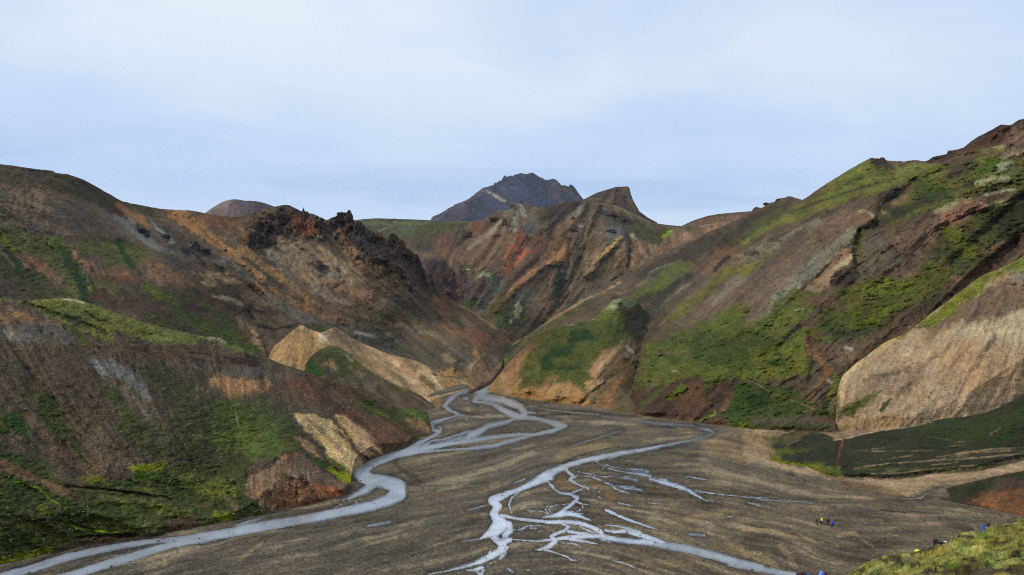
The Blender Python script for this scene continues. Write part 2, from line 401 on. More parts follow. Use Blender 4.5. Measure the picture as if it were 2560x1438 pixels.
    rel = rel - rill * 2.4 * cut * (rock * .8 + .2)
    if crag is not None:
        km = sstep(-6, 8, poly_sd(PX + 10 * f14, PY + 10 * f14, crag)) 
        cn = 0.5 - np.abs(fbm(PX + PY * .25, PY * .75, 26, 5, seed + 70)) * 2.2 + 0.5 * (0.5 - np.abs(fbm(PX - PY * .2, PY * .6, 10, 3, seed + 71)) * 2)
        rel = rel + km * cn * 19
        C *= (1 + km * 0.22 * fbm(PX, PY, 9, 3, seed + 72))[..., None]
    for pts, A in reliefs:
        A = A * rscale
        sd = stroke_sd(PX + 5 * f14, PY + 5 * f14, pts)
        hw = pts[:, 2].mean() / 2; q = np.clip(sd / hw, -1, 1) if False else np.clip(1 + (sd - hw) / (hw + 1e-6), 0, 1)
        rel = rel + A * q * q * (3 - 2 * q) * (1 if len(pts) else 0)
    if extra is not None: rel = rel + extra(PX, PY)
    D = D * (1 - rel * calm / F)
    X, Y, Z = P3(PX, PY, D)
    if heave is not None:
        Z = Z + heave(X, Y)
        a1, a2, a3, a4 = fbm(X, Y, 1.4, 4, 81), fbm(X, Y, .34, 4, 82), fbm(X, Y, .09, 3, 83), fbm(X, Y, .8, 5, 84)
        C *= np.clip(1 + .35 * a1 + .60 * a2 + .50 * a3, .25, 2.0)[..., None]
        gp = sstep(.10, .42, a4 + .35 * a3)[..., None]; C += (own((66, 50, 34)) - C) * .72 * gp
        C[..., 0] *= 1 + .25 * fbm(X, Y, .7, 3, 85); C[..., 2] *= 1 + .5 * np.maximum(a1 + a2, 0)
    V = np.stack([X, Y, Z], -1)
    tp = V[0]; nb = 5; backs = []
    dist = np.hypot(tp[:, 0], tp[:, 1])
    zr = np.maximum(tp[:, 2] + 3, 4)
    for i in range(nb, 0, -1):
        f = (i / nb) ** 1.6; q = tp.copy(); dd = zr * 1.05 / back * f
        q[:, 0] *= 1 + dd / dist; q[:, 1] *= 1 + dd / dist; q[:, 2] = tp[:, 2] - (zr * 1.05) * f; backs.append(q)
    sk = V[-1].copy(); sk[:, 2] = np.minimum(sk[:, 2] - 1.0, -4.0)
    V = np.concatenate([np.stack(backs), V, sk[None]], 0)
    Cc = np.concatenate([np.repeat(C[:1], nb, 0), C, C[-1:]], 0)
    Mm = np.concatenate([np.repeat(M[:1], nb, 0), M, M[-1:]], 0)
    h, w = V.shape[:2]
    Vf = V.reshape(-1, 3); Q = grid_quads(h, w); Cf = np.clip(Cc.reshape(-1, 3), 0.004, 0.9)
    me = np_mesh(name, Vf, Q); set_col(me, Cf, Mm.reshape(-1))
    md = float(np.median(D)); mt = terrain_mat(name + '_ground', mpp or md / F, grain=grain, **matkw)
    o = link_mesh(name, me, mt, kind='structure', label=label)
    LAYERS[key] = dict(xs=xs, yt=yt, yb=yb, D=D, rows=rows, V=V, nb=nb, obj=o, M=M)
    return o
def surf(key, px, py):
    """distance of a hillside at an image pixel"""
    L = LAYERS[key]; i = int(np.clip(np.searchsorted(L['xs'], px), 0, len(L['xs']) - 1))
    t = (py - L['yt'][i]) / (L['yb'][i] - L['yt'][i]); j = int(np.clip(round(t * (L['rows'] - 1)), 0, L['rows'] - 1))
    return float(L['D'][j, i])
PT = []
def p(Z, pts, col, **o): PT.append(('p', Z(pts), col, o))
def s(Z, pts, col, **o): PT.append(('s', Z(pts), col, o))
def take():
    r = list(PT); PT.clear(); return r
def rl(Z, pts, A): return (Z(pts), A)
# ------------------------------------------------------------------ valley floor, braided streams
def water_strokes():
    """every channel as a polyline with widths"""
    R = []
    def a(Z, g, *ss):
        for q in ss: R.append((g, Z(q)))
    a(U_, 'river', "1165,140,40 1090,210,130 1020,290,110 1090,330,80 1200,345,75 1330,365,80 1430,410,90 1530,450,80 1590,510,90 1580,575,75",
      "1010,300,90 940,385,30 1070,388,28 1190,415,45 1300,480,70 1420,540,90 1520,580,90 1600,580,70 1750,600,50 1900,635,60 2030,680,100 2120,690,50 1960,755,55 1720,805,45 1500,806,34 1200,838,40 900,885,48 600,925,55 350,970,70 150,1020,100 0,1040,120",
      "1620,520,40 1730,523,10", "1720,806,30 1570,845,42 1400,888,45 1220,940,42 1000,970,30 700,997,24 400,1012,24 250,1020,40",
      "1500,595,40 1400,625,42 1270,662,38 1140,690,48 1060,735,70 970,785,85 900,815,80 860,860,50 760,895,35 560,930,30", "930,835,40 1000,850,16",
      "860,835,20 700,868,16 640,890,16 540,925,14 420,940,12 340,940,12", "890,768,12 700,815,13 560,862,16 400,885,22 310,945,32 230,985,40",
      "860,245,20 740,272,28 680,320,45 620,380,52 570,440,55 650,500,36 770,550,32 860,574,6", "760,552,26 680,575,24 560,608,30 440,650,62 360,692,56 430,745,36 505,765,48 450,805,42 350,860,44 230,920,50 150,985,50 60,1030,50",
      "395,715,12 480,690,10 525,715,16 520,750,20", "490,825,4 550,798,5", "820,603,9 855,603,9", "820,343,10 855,343,8")
    a(L_, 'river', "1600,285,60 1450,330,80 1330,372,85 1220,405,100 1140,450,120 1090,500,150 1110,550,120 1200,575,110 1320,600,115 1420,640,150 1430,700,150 1340,762,100 1200,812,85 1050,843,85 900,872,85 750,902,85 600,930,85 450,955,85 250,985,85 100,1008,80 0,1022,80",
      "1130,560,120 1190,610,80 1150,660,70 1080,700,45 990,745,22 930,765,10", "1230,615,40 1130,672,50", "850,835,6 920,800,8", "400,880,6 200,915,8 60,960,22 0,985,30",
      "1140,1000,6 1240,982,11 1350,962,5", "1040,770,8 1060,800,10", "2050,855,5 2150,830,9 2230,808,6", "1990,1140,3 2180,1112,6", "2480,608,5 2529,585,8")
    a(K_, 'river', "2600,965,80 2400,1000,82 2200,1035,84 2000,1070,88 1800,1105,98 1680,1130,90 1560,1165,60 1400,1210,72 1150,1290,86 900,1362,82 700,1425,78 500,1480,78",
      "1750,1100,60 1600,1118,52 1400,1130,46 1200,1158,56 1050,1186,62 900,1212,70 600,1280,80 300,1378,82 50,1440,72 -120,1490,70", "2350,935,14 2250,955,30 2130,990,20", "1000,1270,10 1180,1255,14")
    a(R_, 'stream', "1640,272,26 1450,310,38 1250,342,55 1000,392,52 820,440,55 700,485,70 590,545,95 480,610,70 380,655,50 300,685,45 190,730,75 110,765,95 160,820,90 120,885,80 160,940,100 180,985,170 130,1040,130 50,1085,50 0,1112,14",
      "620,510,60 640,560,50 560,590,40", "260,985,80 270,1040,60 230,1080,70", "130,1100,70 170,1140,70 210,1180,80 180,1220,80 110,1265,64 0,1320,50", "200,1150,60 270,1120,50", "250,1190,30 200,1250,20 180,1300,14",
      "190,900,40 330,930,30 480,945,28 620,962,32 780,958,40 900,970,45 1000,1002,40 1085,1045,50 1110,1095,60 1250,1120,46 1400,1140,50 1500,1140,60 1600,1156,60",
      "100,1108,16 350,1122,12 520,1135,16 640,1120,30 800,1100,46 950,1090,50 1100,1085,50", "740,975,16 800,1000,30 760,1040,34 690,1065,34 640,1090,36 680,1130,60 640,1170,54 560,1205,28 500,1212,8",
      "590,1212,22 720,1250,12 790,1275,16 820,1302,12 890,1308,5", "820,1110,50 920,1130,34 1000,1148,20 1070,1160,5", "820,1148,10 870,1165,18 910,1190,4", "1080,1115,16 1170,1142,5", "720,1150,5 800,1154,6 850,1160,10",
      "1130,1035,22 1220,1050,34 1320,1040,44 1450,1080,55 1580,1120,50 1660,1150,40", "1110,985,8 1240,998,14 1340,1020,34 1440,1062,50", "900,1000,10 980,1040,20 1040,1060,14", "800,1045,40 900,1060,30 1000,1075,30",
      "760,470,26 800,510,34 840,545,30 815,580,34 860,608,26 930,640,14 975,655,18 990,692,8", "880,540,20 850,560,20",
      "612,598,10 655,640,26 670,660,16 720,695,10 820,712,18 880,745,40 868,775,24 930,800,8 925,840,10 860,876,8", "830,695,9 870,680,14 920,664,12", "930,798,6 970,804,6",
      "870,760,28 820,805,36 760,850,36 730,880,50 840,888,60 920,915,30 1000,945,8", "740,890,60 650,905,30 560,918,6", "870,880,5 990,890,4", "430,858,6 560,863,9 620,888,14 590,850,10 600,820,6 700,808,5 800,795,4", "640,875,8 620,840,6 660,818,6",
      "375,678,6 330,705,12 285,745,18 262,800,20 275,850,14 290,890,6", "210,1035,8 300,1032,9 370,1025,10 430,995,9 580,990,5", "455,1015,4 510,1018,8", "530,1050,3 575,1035,5",
      "1250,368,5 1180,385,10 1150,405,10", "1140,385,8 1080,398,14 1050,415,14 1085,440,10 1150,470,6 1230,495,12 1330,513,11 1440,525,16 1540,545,12", "1540,572,10 1620,592,22 1700,615,36 1790,640,38 1880,672,26 1940,712,24 2000,745,18 2050,770,6", "1620,575,8 1680,585,26",
      "1110,432,8 1190,462,9 1300,478,7 1400,486,7 1480,494,6 1520,505,4", "2050,768,4 2190,775,3", "1110,475,8 1118,485,6",
      "880,505,4 960,520,8 1040,540,7 1160,555,5", "900,540,3 1000,550,9 1060,570,12 1140,606,11 1200,635,12 1215,655,13 1280,683,11 1355,700,4", "1220,640,8 1290,640,5 1390,648,4", "1300,652,6 1380,662,5 1460,672,3",
      "1260,560,3 1350,568,9 1415,583,4", "1865,545,6 1940,560,11 2050,581,5", "1160,545,2 1260,552,3 1340,553,3", "1240,785,6 1290,798,16 1390,815,5", "1130,850,14 1170,865,34 1230,895,28 1310,930,28 1400,962,20 1470,985,24 1540,1008,22 1625,1037,5",
      "1510,785,5 1600,792,8 1700,800,4", "1950,680,5 2080,698,8 2200,715,6 2350,728,6 2529,742,12", "2230,905,4 2290,918,5", "1900,1070,5 2030,1080,5", "2420,785,8 2490,803,11 2529,815,6", "1200,1310,5 1280,1326,12 1340,1345,14 1410,1380,6",
      "310,608,4 360,590,9 405,568,5", "1070,735,10 1095,750,8", "1072,690,6 1085,672,6", "0,1372,24 30,1395,26 10,1440,22", "250,1380,10 300,1415,5", "425,1398,10 445,1392,6", "100,1328,6 70,1360,5", "390,1140,8 400,1150,6", "0,822,8 70,805,6", "1258,395,3 1400,407,4")
    a(L_, 'stream', "2200,1290,44 2130,1335,34 2000,1372,22 1880,1402,12 1700,1432,6", "2050,1400,12 2140,1392,40 2190,1370,24", "2150,1420,30 2190,1440,20", "2260,1230,26 2240,1290,20", "2400,1240,16 2360,1290,8", "2270,1320,6 2240,1360,5")
    a(R_, 'brook', "780,283,4 900,250,7 1000,220,9 1150,172,9 1290,130,4", "1560,1150,60 1650,1165,66 1850,1200,74 2100,1262,76 2300,1320,74 2540,1376,70", "1960,105,16 2060,125,36 2115,155,20 2040,190,18 1900,222,18 1700,260,24 1560,290,26", "1100,0,9 1250,24,13 1400,45,16 1600,66,18 1800,80,14 1960,92,8")
    a(U_, 'brook', "1780,468,7 1900,485,12 2100,510,15 2300,530,18 2540,550,18")
    a(V_, 'brook', "-120,1330,74 0,1358,66 250,1405,56 520,1450,46 800,1500,40")
    a(V_, 'brook', "0,735,14 90,738,10 170,755,14 300,768,12 430,775,14 560,775,12 640,792,8", "100,740,6 230,738,5", "40,788,12 90,798,16 150,812,8 250,835,5", "820,830,5 950,836,9 1080,845,10 1200,857,6", "400,545,5 460,560,9 520,580,13 530,605,6",
      "1400,748,8 1500,752,12 1600,745,22 1640,712,14 1680,690,8 1740,672,5", "1780,925,4 2000,932,6 2160,940,4", "2400,948,5 2529,930,9", "520,785,4 640,795,5")
    return R
WS = water_strokes()

def build_ground():
    sx, sy = 1.8, 1.25
    xs = np.concatenate([np.arange(-1500, -61, 12.0), np.arange(-60, 2620, sx), np.arange(2626, 4200, 12.0)]); ys = np.concatenate([np.arange(942, 1445, sy), np.arange(1448, 2100, 8.0)])
    PX, PY = np.meshgrid(xs, ys)
    shape = PX.shape
    flow = Flow("0,1400,1,-.36 300,1380,1,-.3 700,1380,1,-.16 1000,1300,1,-.22 1100,1200,1,-.15 1150,1100,1,-.12 1300,1200,1,-.45 1600,1100,1,-.15 1600,1250,1,.16 1900,1300,1,.2 2000,1400,1,.4 1600,1400,1,.3 2200,1250,1,.12 2400,1300,1,.12 1150,1400,1,-.34 1250,1010,1,.1 2300,1200,1,-.1 1700,1050,1,.05 1900,1120,1,.3 1400,1300,1,.1",
                -80, 930, 2640, 1460, 2.0, 5)
    wob = 1.0 * fbm(PX, PY * 2.2, 9, 4, 2) + 0.5 * fbm(PX, PY * 2.2, 3.2, 2, 8)
    W = {g: np.full(shape, -50.0) for g in ('river', 'stream', 'brook')}
    yi = lambda y: int(np.searchsorted(ys, y))
    xi = lambda x: int(np.searchsorted(xs, x))
    for g, P in WS:
        P = P.copy(); P[:, 2] *= .86 if g == 'stream' else .94
        pad = P[:, 2].max() / 2 + 8
        a, b, c, d = yi(P[:, 1].min() - pad), yi(P[:, 1].max() + pad), xi(P[:, 0].min() - pad), xi(P[:, 0].max() + pad)
        if b <= a or d <= c: continue
        sd = stroke_sd(PX[a:b, c:d], PY[a:b, c:d], P)
        W[g][a:b, c:d] = np.maximum(W[g][a:b, c:d], sd)
    for g, amp in (('river', 1.5), ('stream', 1.7), ('brook', 1.3)): W[g] = W[g] + wob * amp
    wm = np.maximum(np.maximum(W['river'], W['stream']), W['brook'])
    # colour of the gravel
    C = np.empty(shape + (3,)); C[:] = own((103, 96, 87), .95, 1.05); M = np.zeros(shape)
    s30, s12, s5 = flow.at(PX, PY, 22, 260), flow.at(PX, PY, 8, 170), flow.at(PX, PY, 4, 90)
    f80 = fbm(PX, PY * 2.4, 130, 4, 4); f20 = fbm(PX, PY * 2.6, 22, 4, 6)
    right = sstep(1350, 1700, PX) * sstep(1120, 1220, PY)
    br = own((112, 99, 83), .95, 1.05); C += (br - C) * (0.75 * right)[..., None]
    lightm = sstep(0.15, 0.85, 0.42 * s30 + 0.62 * s12 + 0.28 * s5 + 0.28 * f80 + 0.25 * f20)
    darkm = sstep(0.15, 0.85, -0.4 * s30 - 0.62 * s12 - 0.25 * s5 + 0.30 * fbm(PX, PY * 2.4, 90, 3, 14) - 0.2 * f20)
    C += (own((164, 148, 120), .9, 1.05) - C) * (0.30 * lightm)[..., None]
    C += (own((74, 70, 62), .9, 1.0) - C) * (0.32 * darkm)[..., None]
    sl_, sm_ = flow.at(PX, PY, 6, 420), flow.at(PX, PY, 13, 420)
    C += (own((66, 60, 52)) - C) * (0.55 * sstep(.55, 1.1, sl_) * sstep(-.3, .3, f80) + .45 * sstep(.7, 1.3, sm_))[..., None].clip(0, .8)
    C += (own((156, 138, 110)) - C) * (0.20 * sstep(.6, 1.1, -sl_) + .12 * sstep(.7, 1.3, -sm_))[..., None]
    SAND = (134, 116, 88); FAN = (168, 141, 113); GREY = (84, 80, 71)
    p(R_, "650,440 720,330 900,250 1100,212 1240,225 1270,250 1150,290 900,330 720,420", SAND, w=5)
    p(R_, "1220,190 1500,110 1640,110 1650,150 1500,200 1300,215", (128, 114, 90), w=5, a=.7)
    p(R_, "1740,85 1860,90 1930,140 1880,180 1780,150", SAND, w=4, a=.8)
    p(R_, "2050,190 2529,90 2529,420 2300,420 2100,360 2020,280", (140, 118, 90), w=8, a=.7)
    p(R_, "1150,0 1900,30 2250,110 2120,90 1700,60 1300,30", (130, 112, 92), w=3, a=.6)
    p(R_, "1620,330 1760,315 1830,345 1740,360", (70, 62, 36), w=3, m=.6); p(R_, "1900,355 1960,350 2000,380 1930,395 1800,375", (74, 66, 40), w=3, m=.6, a=.8)
    s(R_, "1650,105,14 1700,95,20 1760,110,14", (78, 68, 48), a=.8)
    s(R_, "720,450,10 850,380,14 1050,325,14 1260,280,10", (74, 62, 50), a=.8)
    s(R_, "0,380,20 200,330,30 500,300,30", (84, 76, 66), a=.6)
    p(R_, "640,480 780,500 800,600 900,640 820,690 700,640 640,580", (120, 94, 62), a=.7, w=6)
    p(R_, "960,560 1060,600 1180,680 1240,760 1200,790 1100,700", (128, 100, 66), a=.7, w=6)
    p(R_, "190,830 240,800 260,900 220,900", (128, 102, 68), a=.7, w=4)
    p(L_, "1480,380 1650,350 1700,440 1600,600 1500,560 1400,450", (112, 102, 84), a=.6, w=6)
    s(L_, "1330,400,40 1500,385,16", (70, 68, 62), a=.7); s(L_, "1380,400,30 1450,480,40 1590,560,30 1620,600,20", (78, 72, 62), a=.8)
    s(L_, "1600,640,18 1900,640,20 2250,600,14", (84, 74, 62), a=.7); s(L_, "1540,715,22 1900,700,26 2250,650,10", (128, 104, 78), a=.6)
    p(L_, "1140,780 1270,690 1320,650 1325,690 1240,765", (112, 100, 84), a=.8, w=3)
    p(L_, "150,960 300,900 500,830 800,790 950,770 1000,800 820,860 600,885 380,925", (100, 92, 80), a=.8, w=3)
    p(K_, "0,1350 500,1240 900,1180 1150,1150 900,1200 600,1260 300,1330 0,1430", (92, 84, 74), a=.8, w=3)
    s(L_, "1640,1200,60 1300,1240,90 900,1330,120 700,1438,120", (82, 78, 70), a=.6); s(L_, "0,1200,50 300,1080,50", (92, 84, 72), a=.6)
    s(L_, "0,1300,26 150,1180,30 200,1150,20", (140, 122, 96), a=.8); s(K_, "1300,1400,24 1500,1320,34 1480,1310,20", (142, 124, 96), a=.7)
    s(U_, "640,480,24 800,520,40 1000,555,30 1150,570,18", (86, 66, 50), a=.8)
    p(U_, "820,430 1050,410 1200,500 1400,570 1200,580 900,480", (84, 80, 68), a=.6)
    s(U_, "1640,640,14 1560,625,12 1700,660,14", (62, 58, 54), a=.8)
    p(U_, "1550,330 1900,360 2400,420 2560,470 2560,500 2000,450 1600,400", (116, 100, 84), a=.8, w=3)
    s(U_, "1440,380,12 1540,412,16", (38, 36, 32), a=.9)
    p(Z6, "1080,880 1760,960 1900,960 1840,1060 1560,1040", (146, 118, 86), a=.9, w=4)
    p(V_, "0,130 900,90 1400,110 1000,180 820,215 500,240 330,320 230,400 700,470 900,570 1300,580 1650,530 2150,490 2560,400 2560,505 2300,545 1850,640 1700,675 1500,745 1200,670 1000,610 850,590 700,540 450,480 300,440 100,420 0,300", FAN, w=5, a=.9)
    s(V_, "900,600,50 1100,650,60 1300,690,60 1420,720,30", (122, 98, 62), a=.6)
    s(V_, "700,520,30 850,560,50 920,530,30", (104, 100, 48), m=.8, a=.7); s(V_, "1640,680,10 1900,630,12 2300,550,14 2560,500,14", (112, 100, 86), a=.9)
    s(V_, "1230,850,10 1350,868,18 1500,888,8", (70, 62, 32), a=.9, m=.4)
    for q in ("0,1030,20 300,1060,24 500,1110,34 700,1150,24 860,1180,10", "860,1080,24 1000,1060,30 1040,1100,14 1200,1200,10 1270,1290,5", "330,1180,40 400,1260,50 460,1360,34", "610,850,10 800,860,8", "1230,970,14 1360,975,12", "1280,1070,10 1400,1090,8",
              "1000,740,30 1170,745,10", "1530,830,8 1700,830,10 1860,850,5", "0,1250,60 200,1300,90 300,1350,30", "2060,870,8 2400,920,10"):
        s(V_, q, (150, 130, 98), a=.75)
    s(V_, "850,1220,16 1000,1230,30 1250,1220,10", (88, 78, 68), a=.5)
    for q in ("1700,980,30 2000,900,60 2300,870,50", "2000,1180,50 2300,1200,70 2529,1260,60", "1200,1340,40 1600,1330,60 1900,1350,40", "1500,1180,40 1750,1210,40 2000,1290,30"):
        s(R_, q, (150, 130, 98), a=.5, w=12)
    apply_paint(PX, PY, C, M, take(), flow)
    # wet, darker gravel beside the water
    wet = sstep(-13, -0.5, wm + 3 * f20) * 0.55
    C *= (1 - wet * (0.6 + 0.5 * f20))[..., None]
    var = 1 + 0.15 * s30 + 0.18 * s12 + 0.22 * s5 + 0.12 * fbm(PX, PY * 1.8, 8, 3, 55) + 0.10 * f20 + 0.20 * fbm(PX, PY * 2, 3.5, 2, 21)
    C *= np.clip(var, .4, 1.8)[..., None]
    h = -0.09 * sstep(.5, 1.1, sl_) - 0.12 * sstep(.7, 1.3, sm_) + 0.10 * s30 + 0.07 * s12 + 0.04 * s5 + 0.25 * f80 + 0.12
    h = np.maximum(h, 0.02)
    shore = sstep(-6, 0.2, wm)
    Z = h * (1 - shore) + 0.05 * shore
    Z = np.where(wm > 0, np.clip(0.05 - 0.03 * wm, -0.4, 0.05), Z)
    D = dground(PY, 0.0); X, Y, _ = P3(PX, PY, D)
    V = np.stack([X, Y, Z], -1)
    # wide coarse margins, so that the sheet runs under every hill and on to the horizon
    ex = np.array([-30000.0, -6000, -1500]); me = np_mesh('valley_floor', V.reshape(-1, 3), grid_quads(*shape))
    set_col(me, np.clip(C.reshape(-1, 3), .004, .9), M.reshape(-1))
    link_mesh('gravel_plain', me, terrain_mat('gravel', 0.12, grain=0.30, bump=0.7, pebble=0.34), kind='structure', label='brown and grey gravel plain crossed by braided streams')
    bm = bmesh.new(); S = 9400
    vs = [bm.verts.new(q) for q in ((-S, -S, -1.2), (S, -S, -1.2), (S, S, -1.2), (-S, S, -1.2))]; bm.faces.new(vs)
    m2 = bpy.data.meshes.new('ground'); bm.to_mesh(m2); bm.free()
    link_mesh('ground', m2, simple_mat('outer_ground', (100, 88, 72), rough=1.0, spec=.1, var=.4, scale=0.02), kind='structure')
    mats = {'river': water_mat('river_water', (138, 144, 152), 0.17, 0.030, 1.4), 'stream': water_mat('stream_water', (182, 187, 196), 0.06, 0.010, 1.6), 'brook': water_mat('brook_water', (128, 132, 132), 0.12, 0.012, 2.0)}
    lab = {'river': 'milky grey river winding along the foot of the left slope', 'stream': 'braided shallow stream spreading over the middle of the gravel plain', 'brook': 'thin grey trickles at the right edge of the gravel plain'}
    ownr = np.argmax(np.stack([W['river'], W['stream'], W['brook']]), 0)
    for k, g in enumerate(('river', 'stream', 'brook')):
        msk = (wm > -2.5) & (ownr == k); fm = msk[:-1, :-1] | msk[1:, :-1] | msk[:-1, 1:] | msk[1:, 1:]
        if k: # leave shared cells to the first
            for kk in range(k):
                m0 = (wm > -2.5) & (ownr == kk); fm &= ~(m0[:-1, :-1] | m0[1:, :-1] | m0[:-1, 1:] | m0[1:, 1:])
        Vw = V.copy(); Vw[..., 2] = 0.052
        dep = sstep(-0.4, 3.2, wm) * (0.80 + 0.20 * sstep(2, 8, wm)); dep = np.where(wm > 0, np.maximum(dep, .55), dep); dep = np.clip(dep + (0.0 if g == 'river' else -0.15) * (fbm(PX, PY * 2, 26, 4, 77) > 0.05), 0, 1)
        tint = 1 + 0.20 * fbm(PX, PY * 2.5, 30, 4, 78) + 0.16 * flow.at(PX, PY, 5, 120); tc = np.stack([tint, tint, tint], -1)
        Vv, Qq, Tc, Dp = compact(Vw.reshape(-1, 3), grid_quads(*shape, mask=fm), tc.reshape(-1, 3), dep.reshape(-1))
        wme = np_mesh(g, Vv, Qq); set_col(wme, Tc, Dp)
        link_mesh(g, wme, mats[g], kind='structure', label=lab[g])
build_ground()

def build_haze():
    bm = bmesh.new(); bmesh.ops.create_cube(bm, size=1.0)
    for v in bm.verts: v.co = (v.co.x * 19000, v.co.y * 19000, -7.0 if v.co.z < 0 else 1350.0)
    me = bpy.data.meshes.new('haze'); bm.to_mesh(me); bm.free()
    m = bpy.data.materials.new('haze'); m.use_nodes = True; N = NT(m.node_tree)
    pv = N.node('ShaderNodeVolumePrincipled', i_Color=(0.62, 0.76, 1.0, 1), i_Density=1.3e-5, i_Anisotropy=0.2)
    N.node('ShaderNodeOutputMaterial', i_Volume=pv.outputs[0])
    link_mesh('haze', me, m, kind='stuff', label='faint blue haze filling the valley air')
build_haze()
# ------------------------------------------------------------------ far hills
s(Z1, "1990,600,60 2100,535,80 2200,480,60 2260,462,30", (128, 112, 104)); s(Z1, "2240,470,60 2180,560,60 2120,620,60", (112, 96, 92), a=.7)
s(Z1, "2400,480,100 2380,600,120", (102, 84, 88), a=.5); s(Z2, "0,470,40 130,480,60 350,530,60", (96, 84, 88), a=.6)
hill('red', 'mountain', "500,545 516,530 530,520 545,511 558,504 572,500 585,498 597,499 612,502 625,502 640,503 655,506 668,510 690,518 715,534 740,550",
     "500,600 740,600", "585,498,4600 510,540,4900 720,540,4900 585,600,3600 520,600,3600 700,600,3600", "540,540,-.6,1 590,530,-.3,1 660,540,.6,1 720,540,.8,1",
     (100, 80, 82), take(), macro=8, rill=3.5, lump=.6, seed=3, label='distant rounded reddish purple hill behind the left ridge', grain=.15,
     reliefs=[rl(Z1, "2260,462,120 2170,540,160 2100,640,160", 26)])
# the high dark mountain in the centre, distance haze painted in as blue
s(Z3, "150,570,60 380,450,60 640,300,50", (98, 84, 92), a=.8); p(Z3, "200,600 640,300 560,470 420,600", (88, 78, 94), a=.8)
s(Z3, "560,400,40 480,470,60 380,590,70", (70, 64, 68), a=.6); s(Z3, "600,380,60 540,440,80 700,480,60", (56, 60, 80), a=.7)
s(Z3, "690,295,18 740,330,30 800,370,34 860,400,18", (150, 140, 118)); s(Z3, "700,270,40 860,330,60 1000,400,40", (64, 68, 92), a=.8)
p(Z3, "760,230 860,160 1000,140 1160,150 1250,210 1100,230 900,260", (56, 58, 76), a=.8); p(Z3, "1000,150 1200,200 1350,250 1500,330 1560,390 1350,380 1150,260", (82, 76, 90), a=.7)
p(Z3, "1270,195 1330,182 1420,245 1480,260 1600,370 1450,320 1330,240", (100, 80, 74), a=.8); s(Z3, "1490,240,40 1540,290,50 1600,360,30", (62, 56, 58), a=.8)
s(Z3, "1340,270,30 1420,310,50", (72, 68, 72), a=.7); s(Z3, "1090,235,24 1105,245,24", (56, 52, 54)); s(Z3, "1020,400,26 1060,410,10", (58, 54, 58))
FM_TOP = Z3("100,610 140,585 160,552 250,512 380,430 450,410 550,350 640,275 660,272 750,240 760,220 800,212 808,190 820,202 835,185 860,150 876,164 940,155 960,140 1010,130 1060,134 1090,130 1120,125 1158,138 1200,165 1265,200 1300,188 1330,180 1370,200 1410,242 1480,255 1490,238 1505,238 1535,262 1570,310 1625,385 1700,430 1800,480 1950,560 2060,620")
hill('far', 'mountain', FM_TOP, "1060,600 1580,600", "1320,433,6400 1205,480,6100 1080,552,6000 1420,470,6200 1460,500,6000 1300,520,5300 1200,590,4800 1300,600,4700 1450,600,4900 1570,600,5300 1100,600,5300",
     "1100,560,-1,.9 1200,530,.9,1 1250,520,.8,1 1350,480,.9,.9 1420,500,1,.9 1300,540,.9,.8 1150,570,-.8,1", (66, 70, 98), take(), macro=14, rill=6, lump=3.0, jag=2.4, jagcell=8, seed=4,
     label='high dark blue grey mountain with a jagged summit in the far centre', grain=.18,
     reliefs=[rl(Z3, "640,275,120 740,360,120 900,450,140 1000,560,160", 20), rl(Z3, "600,390,90 520,450,120 400,600,160", 16), rl(Z3, "900,170,120 700,380,120 560,600,160", -18), rl(Z3, "1330,180,100 1400,300,160 1500,500,200", 16)])
s(Z3, "2020,290,34 2010,320,26", (140, 122, 98)); p(Z3, "1760,420 1900,300 2060,300 2120,450 2050,480 1900,430", (104, 86, 70), a=.7)
s(Z3, "1640,375,16 1760,380,22 1900,410,20 2050,490,20 2160,540,20 2330,640,16", (108, 98, 74), a=.8); s(Z3, "1900,430,30 1980,460,40 2060,495,30", (54, 52, 52)); s(Z3, "2120,515,24 2250,570,20 2330,615,14", (66, 60, 50), a=.8)
p(Z3, "1700,410 1800,420 1960,450 2100,530 2250,620 2100,600 1900,520 1700,470", (94, 84, 60), a=.8)
hill('peak', 'mountain', Z3("1500,470 1560,420 1620,385 1750,320 1850,288 1900,275 1940,260 2000,260 2050,255 2068,268 2076,290 2082,330 2110,400 2150,468 2165,498 2250,560 2340,608 2345,618 2450,632 2560,641 2660,652"),
     "1420,560 1560,600 1700,610", "1570,466,3200 1465,497,3100 1580,500,3150 1640,550,3000 1460,560,2700 1560,590,2600 1680,600,2500 1720,566,2700", "1500,500,-1,.5 1560,500,-.3,1 1585,500,.7,1 1620,540,1,.8",
     (86, 74, 68), take(), macro=8, rill=3.5, lump=1.2, seed=5, label='brown wedge shaped peak right of the high far mountain', grain=.2,
     reliefs=[rl(Z3, "2060,260,90 2090,350,100 2170,520,120", 18)])
p(Z2, "1150,690 1480,700 1440,760 1380,800 1200,760", (60, 62, 42), a=.8); s(Z2, "1750,715,30 1900,722,30", (66, 62, 44)); s(Z2, "1300,655,16 1700,665,14", (60, 56, 44), a=.8)
s(Z2, "1250,700,16 1350,690,16 1480,720,20 1350,760,16", (104, 108, 58)); s(Z2, "1500,690,30 1700,700,30 1900,690,26 2150,705,20", (104, 110, 60)); s(Z2, "1820,820,10 1890,765,10", (132, 140, 50)); s(Z2, "2090,770,10 2150,725,12", (132, 140, 50))
hill('plateau', 'plateau', Z2("1000,690 1050,675 1110,662 1200,651 1330,643 1420,646 1480,648 1495,644 1520,650 1700,655 1850,662 2000,672 2150,675 2300,672 2450,660 2600,650"),
     "850,690 1280,640", "890,548,3000 1000,547,3100 1150,553,3200 1270,560,3300 890,600,2300 1000,620,2100 1150,600,2500 860,680,1900 1100,640,2100", "900,600,.1,1 1100,600,-.5,1",
     (88, 92, 54), take(), basemoss=1, macro=8, rill=2, lump=2.4, seed=6, label='green moss covered plateau between the crags and the far mountain', grain=.2)

